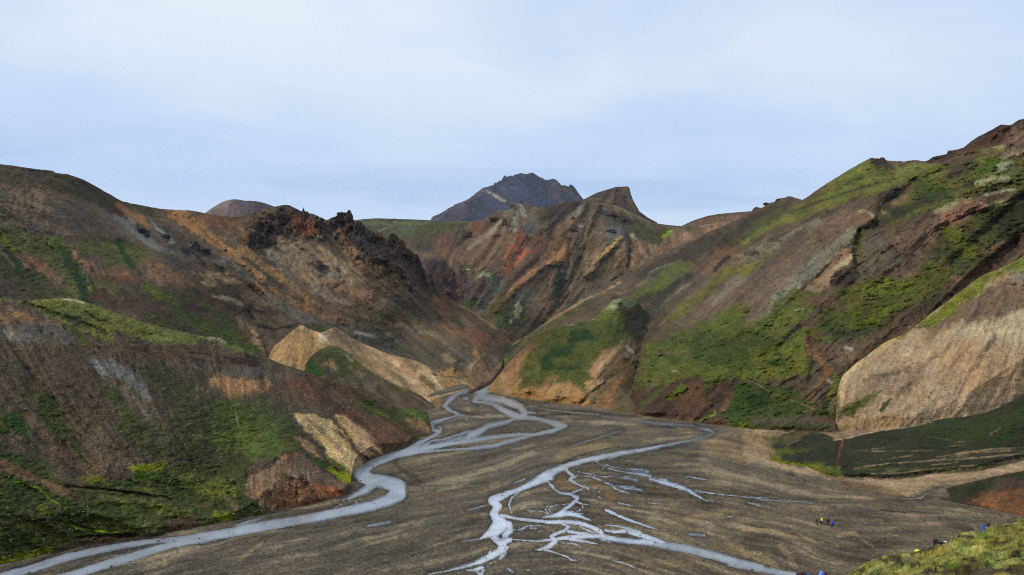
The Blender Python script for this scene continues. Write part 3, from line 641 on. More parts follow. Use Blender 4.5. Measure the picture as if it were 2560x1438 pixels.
# ------------------------------------------------------------------ colourful mountain at the head of the valley
p(Z3, "-20,560 420,600 560,590 480,640 380,700 120,750 -20,760", (86, 90, 50), m=1); s(Z3, "380,700,12 400,680,16 440,655,14", (130, 138, 44), m=1); s(Z3, "120,740,8 190,688,10", (128, 134, 46), m=1)
p(Z3, "-80,740 200,700 420,660 400,760 250,880 -80,900", (84, 74, 58)); p(Z3, "180,760 330,680 400,740 350,900 200,930", (122, 84, 66)); s(Z3, "20,900,60 150,930,40", (104, 90, 78)); s(Z3, "60,860,60 140,850,50", (76, 70, 74))
p(Z3, "540,630 670,575 680,680 520,770", (126, 78, 52)); p(Z3, "460,670 540,700 560,790 420,890 370,900 390,760", (62, 54, 44), w=10)
p(Z3, "650,575 840,495 880,560 740,650 640,690", (84, 66, 52), w=9); p(Z3, "840,560 900,560 890,700 830,710", (74, 58, 46), w=8)
p(Z3, "300,950 600,770 900,560 960,780 850,980 800,1080 600,1050 540,1070", (126, 98, 76)); p(Z3, "500,850 640,830 560,1060 460,1000", (116, 84, 68), a=.7)
s(Z3, "830,590,36 700,720,50 520,850,30", (146, 128, 104)); s(Z3, "900,780,50 800,900,50 620,960,40", (134, 102, 72), a=.8); s(Z3, "760,740,24 830,735,24", (74, 58, 46)); s(Z3, "890,940,20 940,925,14", (74, 62, 50))
p(Z3, "70,960 180,945 300,955 420,1060 400,1200 380,1380 450,1438 200,1250 100,1100", (64, 47, 55), w=6); p(Z3, "90,1060 250,1050 400,1090 390,1200 250,1180", (82, 58, 62), a=.7)
p(Z3, "400,1080 480,1060 560,1120 650,1130 800,1150 700,1300 620,1438 450,1438 400,1320", (92, 68, 66), w=6); p(Z3, "420,1300 600,1200 600,1400 480,1438", (84, 76, 68), a=.7)
s(Z3, "440,1060,40 520,1050,60 560,1110,30", (72, 84, 40), m=1); s(Z3, "450,1060,10 520,1062,14", (150, 150, 130)); s(Z3, "590,1140,16 650,1100,34 720,1120,70", (138, 146, 112), m=.5); s(Z3, "720,1160,60 750,1130,50", (60, 88, 36), m=1)
s(Z3, "480,1400,80 560,1370,60", (56, 78, 38), m=1, a=.8); s(Z3, "420,1000,30 440,1040,40", (78, 78, 46), m=1, a=.7)
p(Z3, "900,480 1000,430 1090,440 1240,460 1260,640 1100,720 980,620", (104, 96, 82)); p(Z3, "1020,620 1150,600 1130,700 1060,720", (86, 86, 92), a=.8)
s(Z3, "985,450,50 955,560,70 945,680,60 930,790,36", (136, 134, 120)); s(Z3, "1000,440,50 1060,540,40", (158, 152, 136), a=.8); p(Z3, "830,490 940,430 950,520 860,560", (120, 102, 80), w=8); s(Z3, "1010,560,34 1060,570,34 1000,620,30", (126, 98, 70), a=.8)
p(Z3, "1210,480 1350,425 1500,392 1640,400 1630,460 1480,540 1350,620 1240,600", (72, 58, 50), w=8); s(Z3, "1620,465,50 1520,555,60 1380,650,30", (128, 124, 120)); s(Z3, "1180,480,60 1220,600,50", (92, 76, 60), a=.7)
s(Z3, "1230,540,40 1245,630,30", (78, 84, 46), m=.9); s(Z3, "1330,560,40 1280,620,30", (82, 82, 46), m=.8, a=.8)
p(Z3, "1390,600 1550,550 1590,650 1480,730 1330,740", (124, 96, 68), w=8); s(Z3, "1580,640,30 1610,640,30 1590,700,26", (150, 150, 150)); p(Z3, "1200,690 1380,650 1340,780 1260,800", (96, 76, 64), a=.8)
p(Z3, "950,850 960,740 1010,705 1085,760 1050,860 960,900", (136, 76, 52)); p(Z3, "1100,760 1250,690 1340,780 1250,960 1100,1080 950,1170 900,1150 1080,960", (108, 82, 64)); s(Z3, "1230,800,50 1200,900,50", (98, 72, 66), a=.7)
s(Z3, "1090,890,80 1010,940,100 950,1000,90 880,1050,110 820,1110,70", (160, 98, 64), w=9); s(Z3, "1060,900,60 1000,960,60", (158, 88, 58)); s(Z3, "890,900,50 900,960,30", (84, 60, 48)); s(Z3, "930,860,60 870,960,60", (160, 100, 62), a=.7)
s(Z3, "1090,750,10 1060,810,12 1030,860,10", (168, 136, 116)); s(Z3, "990,1050,30 960,1130,24", (96, 58, 44), a=.8)
p(Z3, "1310,900 1480,755 1495,900 1450,960 1280,985", (158, 112, 72)); s(Z3, "1400,975,46 1260,1015,54 1100,1120,64 950,1250,56 850,1370,52 780,1438,50", (160, 120, 84)); s(Z3, "1220,1050,30 1000,1200,40 900,1330,40", (150, 104, 70), a=.8)
p(Z3, "1080,1170 1340,1020 1330,1300 1270,1438 900,1438 1000,1300", (110, 88, 72)); p(Z3, "940,1310 1150,1200 1180,1438 880,1438", (106, 108, 94)); s(Z3, "1290,1100,40 1310,1300,50 1260,1438,50", (134, 96, 70), a=.7)
s(Z3, "830,1150,70 740,1300,90 640,1438,80", (96, 100, 94)); s(Z3, "900,1180,40 850,1270,60 740,1438,60", (82, 84, 48), m=.8)
p(Z3, "1350,1000 1420,1005 1455,1250 1400,1300 1310,1340 1345,1150", (52, 58, 38), w=8, m=.6); s(Z3, "1390,1100,50 1350,1290,60", (50, 72, 34), m=1, a=.8); s(Z3, "1385,1020,60 1390,1060,50", (44, 38, 32), w=8); s(Z3, "1440,1290,40 1380,1340,50", (74, 58, 50), a=.8)
p(Z3, "1490,760 1700,560 1770,560 1640,900 1560,1150 1450,1300 1435,1050 1490,950", (98, 86, 70)); s(Z3, "1700,560,30 1630,800,30 1570,1000,24 1500,1250,22", (126, 104, 82)); s(Z3, "1600,950,50 1570,1060,50", (76, 70, 50), m=.4)
p(Z3, "1770,480 2000,500 2200,600 2400,670 2350,760 2100,740 1950,780 1800,820 1830,640", (84, 78, 66), w=10); p(Z3, "1780,480 1950,488 2150,600 2000,625 1880,560", (60, 50, 44), w=8); p(Z3, "1860,630 2000,640 1990,770 1830,780", (100, 104, 104), w=9, a=.8)
p(Z3, "1690,600 1810,640 1800,760 1690,740", (112, 90, 72), w=9, a=.8); s(Z3, "1720,700,20 1800,710,30", (134, 110, 86)); s(Z3, "1660,440,60 1860,440,50 2000,500,40", (98, 90, 60), a=.7)
s(Z3, "1720,410,30 1900,430,34 2060,500,26 2250,600,22 2330,640,20", (118, 108, 72)); p(Z3, "2080,600 2300,635 2560,660 2450,720 2380,800 2350,850 2150,740", (86, 84, 48), m=.7)
s(Z3, "2390,750,26 2440,715,34 2500,675,20", (130, 158, 52), m=.8); p(Z3, "1980,740 2080,755 2060,980 1950,1050 1700,1100 1650,1130 1850,900", (142, 116, 86)); p(Z3, "2100,740 2200,755 2365,850 2300,950 2150,1040 2080,1060", (146, 118, 92))
s(Z3, "2000,745,26 1850,880,34 1720,1000,30 1640,1110,18", (178, 148, 90)); s(Z3, "2100,735,40 2130,760,34", (176, 156, 134)); s(Z3, "1950,800,40 1960,920,30", (160, 136, 108), a=.7); s(Z3, "2070,760,22 2070,1000,26 2040,1060,30", (112, 92, 70), a=.8)
p(Z3, "1660,920 1720,860 1820,820 1740,980 1650,1090", (134, 110, 86)); s(Z3, "1655,1000,8 1665,1060,8", (190, 170, 140)); s(Z3, "2070,780,80 2170,740,40", (90, 90, 50), a=.5, m=.6)
p(Z3, "1650,1130 1900,1070 2080,1080 1800,1250 1500,1438 1380,1438 1500,1250", (110, 96, 80)); p(Z3, "1650,1250 1900,1130 1600,1420 1420,1438", (100, 100, 88), a=.8); s(Z3, "1480,1290,20 1420,1380,20 1380,1438,16", (60, 50, 40), a=.8)
p(Z7, "140,430 180,330 300,250 400,225 460,280 450,380 350,460 240,490", (78, 88, 50), m=1, w=7); s(Z7, "370,240,40 380,290,60 350,360,40 300,400,24", (150, 156, 132), m=.6); s(Z7, "310,360,30 330,400,20", (70, 74, 70)); p(Z7, "240,500 400,440 600,320 620,400 400,520 300,560", (86, 82, 60), a=.7, m=.4)
s(Z7, "20,430,40 150,300,50 260,160,40", (86, 88, 50), m=.8, a=.8)
CT = Z3("-180,760 -80,745 0,640 120,610 200,598 400,606 470,612 530,606 590,585 665,570 700,545 740,528 780,510 800,492 822,482 850,497 880,488 910,478 925,450 950,440 975,425 1000,426 1040,430 1080,436 1140,455 1200,460 1280,456 1340,438 1400,418 1450,405 1500,395 1560,396 1640,403 1700,410 1780,420 1860,425 1950,442 2050,490 2150,535 2250,585 2350,625 2450,640 2560,648 2660,662 2800,700")
hill('centre', 'mountain', CT, "990,900 1280,905 1400,880 1760,760",
     "1000,620,1900 1050,560,2200 1200,548,2250 1290,508,2200 1420,502,2250 1480,504,2300 1600,540,2250 1700,566,2150 1750,570,2100 1070,660,1650 1140,780,1480 1250,870,1300 1290,850,1400 1200,650,1750 1300,700,1700 1400,780,1620 1500,760,1720 1350,840,1500 1600,700,1800 1700,650,1900 1560,600,1980 1450,620,1950 1320,600,1980 1000,800,1500 1020,900,1300 1500,860,1560",
     "1100,650,-.5,1 1200,620,-.9,1 1270,560,-.3,1 1350,720,-.9,1 1450,640,-.4,1 1550,620,-1,.9 1620,620,.6,1 1500,760,-1,.8 1400,560,-1,.8 1590,560,1,.7 1300,800,-.8,1 1200,780,-.7,1 1130,720,-.2,1 1450,850,-1,.7 1060,600,-.3,1 1600,700,-1,.9",
     (106, 88, 70), take(), jag=1.0, jagcell=9, macro=14, rill=5, lump=2.6, seed=7, label='multicoloured rust orange and grey mountain at the head of the valley',
     reliefs=[rl(Z3, "1400,960,120 1250,1010,120 1100,1120,130 950,1250,130 780,1438,140", 26), rl(Z3, "2000,740,110 1850,890,120 1650,1120,120", 24), rl(Z3, "2110,735,90 2200,850,120 2260,960,100", 16), rl(Z3, "2065,760,60 2075,1060,70", -16),
              rl(Z3, "1500,780,90 1480,950,90 1450,1150,90 1400,1330,90", -20), rl(Z3, "1100,780,110 950,1000,130 830,1160,130 660,1438,140", -26), rl(Z3, "960,430,130 760,700,140 560,1000,150", 22), rl(Z3, "960,600,90 930,800,90", -10),
              rl(Z3, "1290,640,120 1230,850,140 1020,1060,130", 14), rl(Z3, "1640,410,110 1560,560,120 1420,700,120 1330,860,100", 18), rl(Z3, "1800,480,110 1660,760,110 1560,1080,100 1440,1330,90 1300,1500,90", -22), rl(Z3, "1730,500,60 1620,850,70", 10),
              rl(Z3, "300,950,110 420,1070,110 480,1250,120", 12), rl(Z3, "380,1120,90 380,1400,110", -16), rl(Z3, "650,1130,90 560,1280,110 500,1438,110", 14), rl(Z3, "440,660,100 380,900,110", -14), rl(Z3, "1950,460,90 2150,600,120 2400,700,110", 10),
              rl(Z7, "380,220,110 320,380,120", 12)])
# banded low ridge right of the head of the valley
s(Z4, "270,765,14 350,728,16 450,697,18 600,675,16 740,668,14", (92, 72, 54)); s(Z4, "400,740,30 500,720,30 640,700,34 740,690,30", (118, 92, 72)); s(Z4, "400,760,14 520,745,16 650,730,16", (142, 122, 98), a=.8)
s(Z4, "430,790,34 500,780,40 600,760,30", (146, 114, 86)); s(Z4, "640,720,50 600,780,30", (150, 112, 84), a=.7); p(Z4, "200,830 260,800 360,820 400,850 250,900 150,930", (132, 104, 82)); s(Z4, "300,820,40 340,850,40", (152, 122, 98), a=.8)
s(Z4, "250,785,20 330,775,24 380,800,30", (98, 98, 52), m=.8); p(Z4, "350,800 400,790 405,840 370,840", (104, 96, 76)); p(Z4, "0,1010 100,960 180,900 150,940 60,1020", (132, 108, 84)); s(Z4, "140,830,24 170,820,24 200,795,20", (124, 150, 50), m=.8)
hill('rfar', 'hill', Z4("-60,1060 0,1010 60,960 110,930 130,890 165,830 200,790 270,762 350,724 450,692 520,680 600,672 700,664 760,658 840,664 900,680"), Z4("-60,1100 0,1080 300,930 900,800"),
     "1600,660,1750 1660,600,1800 1700,567,1900 1800,535,1950 1880,527,1950 1940,535,1950 1620,690,1500 1700,640,1500 1800,600,1600 1900,580,1650", "1640,620,-.8,1 1700,600,.2,1 1750,580,-.2,1 1850,560,-.3,1",
     (116, 90, 70), take(), macro=6, rill=3.5, lump=1.6, seed=8, label='low banded brown ridge below the right skyline', reliefs=[rl(Z4, "330,740,60 260,800,70 150,900,70", 14), rl(Z4, "400,720,30 410,840,30", -10)])

# ------------------------------------------------------------------ near left slope
p(Z5, "-120,60 250,105 560,80 850,115 1200,240 1600,365 2050,465 2300,555 2600,640 2400,650 2200,570 1900,555 1500,545 1170,445 1130,500 1285,665 1230,640 1010,510 750,400 400,240 150,150 -120,118", (116, 118, 62), m=1, w=6)
s(Z5, "230,150,26 400,195,40 600,270,60 800,340,80 1050,440,60", (60, 66, 36), m=1); s(Z5, "620,102,20 700,110,30 830,140,24", (164, 164, 128), m=.6); s(Z5, "2100,490,30 2200,505,60 2270,545,40", (156, 138, 118)); s(Z5, "1060,345,20 1120,360,16", (56, 44, 34)); s(Z5, "850,230,16 1000,330,20", (70, 66, 38), m=.8)
p(Z5, "-120,125 500,330 700,420 560,430 300,340 -120,380", (126, 96, 76)); s(Z5, "-50,295,50 150,275,60 350,300,40", (146, 108, 74), a=.8); p(Z5, "-40,390 250,340 600,380 790,500 720,570 300,560 80,520", (102, 97, 92), w=12); s(Z5, "0,440,60 100,470,60", (120, 118, 114), a=.8)
p(Z5, "920,740 1100,725 1380,900 1520,1090 1450,1110 1240,940 1000,860", (108, 110, 112), w=12); s(Z5, "970,790,60 1040,850,60", (130, 130, 130), a=.9); s(Z5, "1150,960,50 1350,1130,60 1440,1240,80 1480,1330,110", (110, 98, 86)); s(K_, "1330,0,90 1400,110,70 1470,220,90 1480,300,40", (112, 112, 104)); s(K_, "1790,0,20 1815,130,26 1805,250,22", (120, 112, 92), a=.9); s(Z5, "1960,960,24 1970,1100,24 2000,1400,20", (116, 104, 86), a=.8); s(K_, "2140,0,24 2165,150,16", (116, 110, 88), a=.8)
p(Z5, "1050,540 1400,570 2000,600 2560,690 2560,800 2000,760 1500,700 1200,650", (94, 70, 54), w=12, a=.7); s(Z5, "1290,540,20 1400,555,16", (64, 40, 28)); s(Z5, "1330,600,24 1450,620,26", (70, 42, 28)); s(Z5, "1900,640,20 2000,655,20", (64, 44, 32)); s(Z5, "1800,690,20 2050,730,20 2330,745,26", (84, 52, 36)); s(Z5, "2330,715,36 2560,760,60", (58, 38, 30)); s(Z5, "2380,650,24 2560,700,30", (84, 54, 38)); s(Z5, "1000,590,24 1150,600,26", (84, 60, 44), a=.8)
s(Z5, "1950,680,34 2100,700,30", (112, 100, 84), a=.8); p(Z5, "2350,780 2560,800 2560,900 2420,880", (100, 94, 90), a=.8); s(Z5, "1930,770,40 1960,800,20", (120, 118, 112), a=.7)
p(Z5, "2090,930 2250,880 2560,900 2560,1000 2310,1010 2360,1150 2290,1090 2180,1020", (162, 122, 82), w=12); p(Z6, "-20,770 150,800 350,760 420,830 300,900 120,930 -20,1000", (150, 112, 78), a=.8, w=10)
s(Z5, "690,390,40 790,480,60 880,580,50", (92, 92, 40), m=.9); p(Z5, "160,1010 260,1040 300,1130 200,1080", (82, 88, 36), m=.9); p(Z5, "300,1010 420,1030 620,1230 740,1438 500,1438 370,1260", (72, 82, 34), m=1, w=10); p(Z5, "1000,1040 1200,1060 1450,1350 1520,1438 1150,1438 1260,1300", (70, 80, 34), m=1, w=10); p(Z5, "-50,1320 150,1250 330,1380 440,1438 -50,1500", (52, 80, 24), m=1, w=9)
p(Z5, "1380,740 1480,770 1750,830 1950,950 2060,1438 1600,1438 1700,1220 1500,960", (68, 70, 40), m=.8, a=.75, w=14); s(Z5, "1610,740,30 1660,820,40", (60, 64, 36), m=1, a=.8); s(Z5, "1430,770,40 1500,860,50", (66, 68, 36), m=1, a=.8)
p(Z5, "2050,1100 2350,1080 2470,1190 2600,1150 2600,1500 2080,1500", (78, 88, 42), m=1, w=18, f=14, a=.7); p(Z6, "-60,960 150,1000 330,985 500,1090 610,1240 640,1400 500,1470 -60,1470", (74, 92, 40), m=1, w=18, f=14, a=.72); s(Z6, "100,1080,16 140,1260,20", (116, 116, 78), a=.7)
s(Z6, "200,1380,60 400,1330,70 560,1380,60", (96, 106, 52), m=1, a=.8)
p(Z6, "640,690 900,770 1500,1000 1850,1180 1800,1300 1640,1340 1300,1450 1000,1180 640,1000 350,900", (104, 78, 58), w=8); s(Z6, "480,770,30 580,820,44 700,860,36 860,960,40", (112, 68, 50), a=.7); s(Z6, "560,950,60 700,1040,70 880,1100,70", (96, 74, 56), a=.8); p(Z6, "580,960 750,1000 900,1060 930,1110 850,1140 640,1060", (104, 88, 76)); s(Z6, "20,600,30 120,640,40 260,670,30", (58, 42, 32)); s(Z6, "200,590,20 260,605,20", (44, 34, 26)); p(Z6, "0,680 300,700 560,790 300,760 0,760", (98, 90, 84), a=.8); s(Z6, "1000,1080,60 1250,1200,80 1450,1350,70", (118, 74, 52), a=.7); s(Z6, "900,820,50 950,850,40", (74, 58, 46), a=.9); s(Z6, "1180,880,12 1400,970,14", (60, 48, 38), a=.8)
p(Z6, "1140,950 1300,985 1520,1060 1760,1160 1620,1190 1350,1150 1210,1050", (68, 76, 30), m=1); p(Z6, "1520,1050 1660,1060 1770,1110 1770,1165 1650,1125 1540,1085", (76, 106, 42), m=1, w=5); s(Z6, "1150,990,20 1300,1060,24 1420,1120,20", (104, 104, 32), m=1); p(Z6, "1350,1130 1600,1180 1720,1300 1600,1310", (80, 74, 38), m=.7); p(Z6, "1590,1140 1690,1150 1815,1250 1730,1245 1640,1200", (160, 128, 86), w=4); s(Z6, "1600,1290,30 1700,1280,24", (96, 92, 34), m=1)
p(L_, "480,-10 640,-10 780,60 950,220 1140,400 1010,525 900,430 700,260 560,120", (186, 158, 114), w=3, f=3, a=.97); p(L_, "820,-10 960,40 1100,150 1250,300 1305,350 1190,395 1090,300 950,180", (176, 140, 104), w=3, f=3, a=.95); p(L_, "470,170 620,230 770,395 700,370 560,265", (158, 122, 92), w=3, f=3, a=.95); p(L_, "1010,70 1120,130 1260,240 1180,210 1060,140", (164, 134, 102), w=3, f=3, a=.95); s(L_, "900,150,16 1020,270,18 1140,400,16", (110, 80, 58), a=.9); s(L_, "680,90,40 760,130,40", (128, 112, 84), a=.8); s(L_, "600,20,14 760,180,14", (130, 104, 76), a=.7)
p(L_, "1270,40 1450,100 1600,220 1560,280 1450,180", (76, 62, 36), m=.5, a=.8); p(L_, "950,-10 1250,40 1560,230 1300,355 1200,220 1050,80", (108, 74, 52), a=.6)
p(L_, "0,600 120,470 400,340 560,360 800,520 950,620 940,700 850,755 500,840 320,840 40,740", (134, 108, 86), w=6); s(L_, "0,570,50 200,460,70 420,345,44", (74, 64, 52)); p(L_, "350,600 500,560 850,650 930,700 850,755 500,825 290,800", (134, 94, 68), w=9); s(L_, "700,640,50 800,680,80 880,700,60", (182, 106, 62), w=9); s(L_, "570,560,70 610,610,50", (74, 36, 26), w=8); s(L_, "370,520,50 440,555,50", (98, 76, 50)); s(L_, "400,380,40 500,340,30", (150, 104, 70), a=.8); s(L_, "320,790,60 400,800,40", (128, 92, 58), a=.8); s(L_, "560,400,120 700,560,80", (112, 94, 84), a=.6)
p(L_, "620,360 700,380 900,470 1010,540 1080,630 1030,640 900,560 760,470", (84, 66, 46), m=.3); s(L_, "640,380,30 780,450,40", (72, 92, 30), m=1); s(L_, "780,370,30 850,420,40 950,480,30", (96, 110, 34), m=1); s(L_, "830,480,60 940,560,50 1040,615,30", (140, 146, 32), m=.8)
p(K_, "-120,280 100,330 300,380 500,560 700,640 900,560 1200,540 1500,480 1800,400 2250,430 2200,560 2220,700 2400,860 2450,900 2000,960 1500,1060 900,1090 500,1230 -120,1400", (66, 78, 32), m=1, w=9)
p(K_, "1100,0 1600,100 2100,200 2200,430 1800,420 1300,400 1100,200", (74, 74, 44), m=.8, a=.75, w=12); p(K_, "1750,150 2529,80 2529,330 2300,380 2000,300", (90, 104, 52), m=1, a=.8); s(K_, "1900,360,60 1960,420,60", (66, 72, 54), m=.6, a=.8)
s(K_, "240,0,50 380,150,90 500,280,110 750,410,120 930,520,110", (118, 92, 70), w=9); s(K_, "580,0,50 700,120,90 820,260,120 950,420,130 1060,520,110", (104, 88, 70), w=9); s(K_, "850,100,50 1000,280,60 1180,460,40", (106, 90, 70)); s(K_, "1000,520,120 1140,530,120", (78, 64, 54), w=8); s(K_, "-20,440,80 200,520,90 400,610,60 600,690,60 710,740,30", (120, 92, 64)); s(K_, "10,60,30 100,140,34 190,205,20", (118, 98, 74)); s(K_, "330,250,30 400,320,20", (104, 88, 66), a=.8)
s(K_, "450,20,40 560,130,70 640,180,40", (84, 92, 42), m=1, a=.8); s(K_, "60,60,60 200,110,110 240,200,70", (46, 84, 26), m=1, a=.8); s(K_, "560,170,40 680,310,40 820,440,30", (54, 84, 28), m=1, a=.9)
p(K_, "700,560 900,540 960,590 850,620", (122, 120, 30), m=1, w=6); p(K_, "1180,475 1300,440 1545,425 1450,490 1250,505", (142, 146, 28), m=1, w=6); s(K_, "1250,530,60 1400,560,40", (70, 96, 28), m=1); s(K_, "1200,560,16 1210,580,16", (110, 150, 40), m=1)
s(K_, "60,560,14 140,590,26 230,640,16 350,650,20 400,700,16 480,770,24 560,820,18 630,865,14 595,910,14 600,960,20 700,1010,16", (112, 142, 28), m=.9, f=2, w=3); s(K_, "690,1018,14 850,1032,26 1000,1050,26 1100,1055,12", (116, 142, 28), m=.9, w=3)
p(K_, "1500,930 1750,890 1860,960 1700,1030 1500,1070 1480,1000", (84, 58, 42), w=6); s(K_, "2060,760,50 2130,830,50", (104, 88, 70)); p(K_, "700,1085 850,1080 1250,1060 1350,1090 1000,1140 700,1185 520,1215 560,1180", (78, 58, 44), w=5); s(K_, "560,1200,30 300,1290,16", (92, 76, 60)); s(K_, "1350,1090,30 1700,1030,40 2000,970,30 2300,910,26 2560,880,20", (88, 66, 50), w=4)
p(K_, "900,740 1400,780 1760,850 1700,900 1500,870 950,790", (106, 108, 58), m=1); p(K_, "810,860 1100,870 1400,900 1510,1000 1300,1050 850,990", (78, 84, 42), m=1, w=9); s(K_, "1300,980,60 1400,1010,60", (104, 100, 72), m=.8, a=.6); p(K_, "1550,540 1800,535 2100,600 2160,700 1900,730 1650,630", (106, 110, 54), m=1); s(K_, "1780,580,60 1840,600,60", (72, 64, 48)); p(K_, "170,870 380,890 640,1050 440,1140 320,1020", (76, 78, 44), m=1); s(K_, "240,960,30 330,1040,30 360,1080,20", (96, 74, 54)); p(K_, "880,650 1440,655 1530,740 1250,700", (100, 102, 52), m=1); s(K_, "-20,960,50 60,980,80 70,1060,60", (72, 74, 44), m=1)
s(K_, "600,635,12 950,665,14 1130,690,18 1300,705,18 1420,725,14 1530,745,12", (60, 46, 32), w=3); s(K_, "1120,690,26 1150,695,20", (40, 30, 22)); s(K_, "1230,700,26 1330,715,26", (64, 44, 34)); s(K_, "640,700,60 700,740,50", (80, 62, 52), a=.8); s(K_, "650,880,24 690,960,30", (100, 84, 58), a=.7); s(K_, "500,800,60 560,850,40", (88, 74, 60), a=.6)
s(K_, "-60,1330,60 200,1262,50 450,1195,44", (122, 124, 32), m=1); s(K_, "300,760,60 420,860,60", (96, 100, 32), m=1, a=.6); s(K_, "1950,900,60 2080,920,40", (122, 124, 30), m=1, a=.8); s(K_, "1800,820,40 1900,800,40", (110, 76, 40), a=.5)
NT_ = cat(Z5("-120,90 0,95 60,104 100,112 180,125 250,128 330,120 400,115 480,109 560,105 700,106 780,118 850,140 920,163 1000,190 1200,265 1400,332 1600,388 1850,440 2050,490 2120,487 2200,500 2270,540 2300,570 2450,618"), Z6("110,490 300,562 450,640 600,688 700,720 850,780 1000,830 1150,870 1250,910 1400,975 1480,1020 1530,1043 1620,1048 1700,1052 1760,1075 1775,1140 1790,1190 1806,1245"))
NB_ = cat(K_("-120,1372 0,1340 300,1282 500,1238 600,1215 700,1195 900,1160 1100,1130 1300,1102 1500,1070 1800,1008 2000,968 2300,908 2529,862"), L_("100,925 300,885 500,838 800,768 930,712 1050,640 1110,612 1050,585 1010,535 1050,480 1180,400 1300,352 1500,290 1560,235 1640,195 1740,165 1752,160"))
NB_ = cat(K_("-120,1372 0,1340 300,1282 500,1238 600,1215 700,1195 900,1160 1100,1130 1300,1102 1500,1070 1800,1008 2000,968 2300,908 2529,862"), L_("300,885 500,838 800,768 930,712 1000,665 1015,540 1050,480 1180,400 1300,352 1500,290 1560,235 1640,195 1740,165 1752,160"))
hill('near', 'hillside', NT_, NB_, "0,745,300 -30,745,296 180,748,325 300,780,335 450,820,350 640,880,372 850,960,385 1000,1018,396 1060,1030,392 1081,1075,372 0,900,250 0,1100,205 0,1250,180 0,1400,167 200,900,270 200,1100,222 200,1300,182 400,1000,260 400,1150,226 400,1250,208 400,1330,190 600,1000,285 600,1150,242 640,1280,205 800,1000,335 800,1120,272 880,1180,262 700,1150,236 740,1220,214 960,1060,350 930,1150,275 1010,1110,318 1040,1080,350",
     "100,900,.55,1 300,950,.55,1 450,1000,.4,1 620,1000,.1,1 800,1080,1,.9 950,1050,1,.8 720,1200,-.1,1 820,1200,.8,1 300,1300,1,.3 50,1200,1,.6 500,820,1,.4 150,1080,.9,1 620,1150,-.1,1 200,780,1,.35 50,1330,1,-.2 550,900,.3,1",
     (90, 78, 64), take(), macro=16, rill=4.2, lump=2.6, jag=.8, seed=12, foot=True, xr=(-28, 1082), ext=(1400, 0), label='near left hillside of brown scree and moss falling to the river', matkw=dict(pebble=.45),
     reliefs=[rl(L_, "60,480,150 400,350,170 700,420,170 880,640,160", 13), rl(L_, "150,680,260 500,700,300 800,700,240", 7), rl(L_, "620,370,70 850,490,80 1040,620,70", -22), rl(L_, "-40,640,110 60,760,90", -14), rl(L_, "560,40,110 760,220,120 1070,470,110", 14), rl(L_, "900,20,90 1260,340,90", 12), rl(L_, "860,130,40 1150,400,44", -12), rl(L_, "500,200,60 740,390,60", 8),
              rl(K_, "600,640,50 950,668,50 1130,695,54 1420,728,50 1540,748,40", -12), rl(K_, "900,760,100 1400,790,110 1740,860,100", 16), rl(K_, "820,880,120 1200,900,140 1480,980,120", 14), rl(K_, "1560,560,120 1850,570,140 2120,680,110", 14), rl(K_, "170,880,110 400,940,120 600,1060,90", 14), rl(K_, "60,560,50 480,760,60 620,870,60 600,960,60 850,1040,60", -12), rl(K_, "1500,930,60 1850,950,60", -14), rl(K_, "700,1100,50 1250,1075,50", -12),
              rl(K_, "-20,960,90 70,1000,100", 10), rl(Z5, "240,150,60 600,280,80 1050,440,70 1280,670,60", -12), rl(Z5, "560,100,110 1000,260,120 1600,440,120", 10), rl(Z5, "80,540,50 240,760,60 500,1080,60 760,1300,60", -10), rl(Z5, "950,650,60 1300,1050,70 1480,1350,60", -8), rl(Z6, "1150,960,60 1500,1130,70 1700,1290,50", -10), rl(Z6, "950,820,80 1500,1030,90", 8), rl(K_, "520,300,80 900,560,90", 6)])

# moss topped spur in front of it
p(Z6, "680,760 700,620 900,490 1100,560 1190,680 1100,790 950,790 820,770", (64, 76, 36), m=1, w=12, f=9, a=.8); s(Z6, "740,650,70 760,720,70 830,740,60", (40, 78, 24), m=1); s(Z6, "960,560,70 1080,660,70", (92, 90, 50), m=.8, a=.7)
s(Z6, "900,500,60 1050,560,60 1150,650,60 1300,740,50 1450,810,40 1600,880,30", (104, 106, 50), m=1); s(Z6, "1050,570,20 1110,640,20", (136, 138, 118), m=.5, a=.8)
p(Z6, "860,660 940,630 985,690 930,740 900,680", (170, 138, 100), w=5); s(Z6, "870,690,50 920,740,60 930,680,30", (74, 78, 66), m=.5); p(Z6, "1190,830 1300,820 1350,930 1220,920", (128, 106, 84)); s(Z6, "1100,690,40 1180,760,40", (128, 106, 80), a=.7); s(Z6, "1130,780,50 1180,840,50", (78, 84, 40), m=1, a=.8); s(Z6, "1330,870,50 1450,990,30", (74, 58, 44), a=.8); s(Z6, "1600,880,20 1720,950,24 1830,1040,16", (80, 58, 42), a=.8)
p(Z6, "940,790 1150,760 1200,880 1050,830", (96, 90, 60), a=.7, m=.5)
hill('mossy', 'spur', Z6("660,790 690,740 705,660 760,580 850,520 920,495 1000,510 1070,560 1150,635 1200,675 1300,740 1400,795 1500,848 1600,880 1700,930 1780,990 1830,1042 1845,1060"),
     "750,965 850,1000 980,1050 1060,1085 1094,1034", "752,950,455 790,875,490 832,864,510 893,905,510 936,934,510 994,966,500 1052,989,490 1091,1024,462 780,940,440 850,985,425 980,1040,420 1060,1080,400 900,960,450", "800,920,-.2,1 870,920,.3,1 950,970,1,.7 1040,1010,1,.7",
     (104, 86, 68), take(), macro=7, rill=3.5, lump=2.2, seed=11, clamp=(('near', 9999),), label='brown spur with a green moss cap in front of the ochre spur', reliefs=[rl(Z6, "920,500,70 1150,640,80 1500,850,80 1800,1020,60", 10), rl(Z6, "900,600,50 920,740,60", -8)])

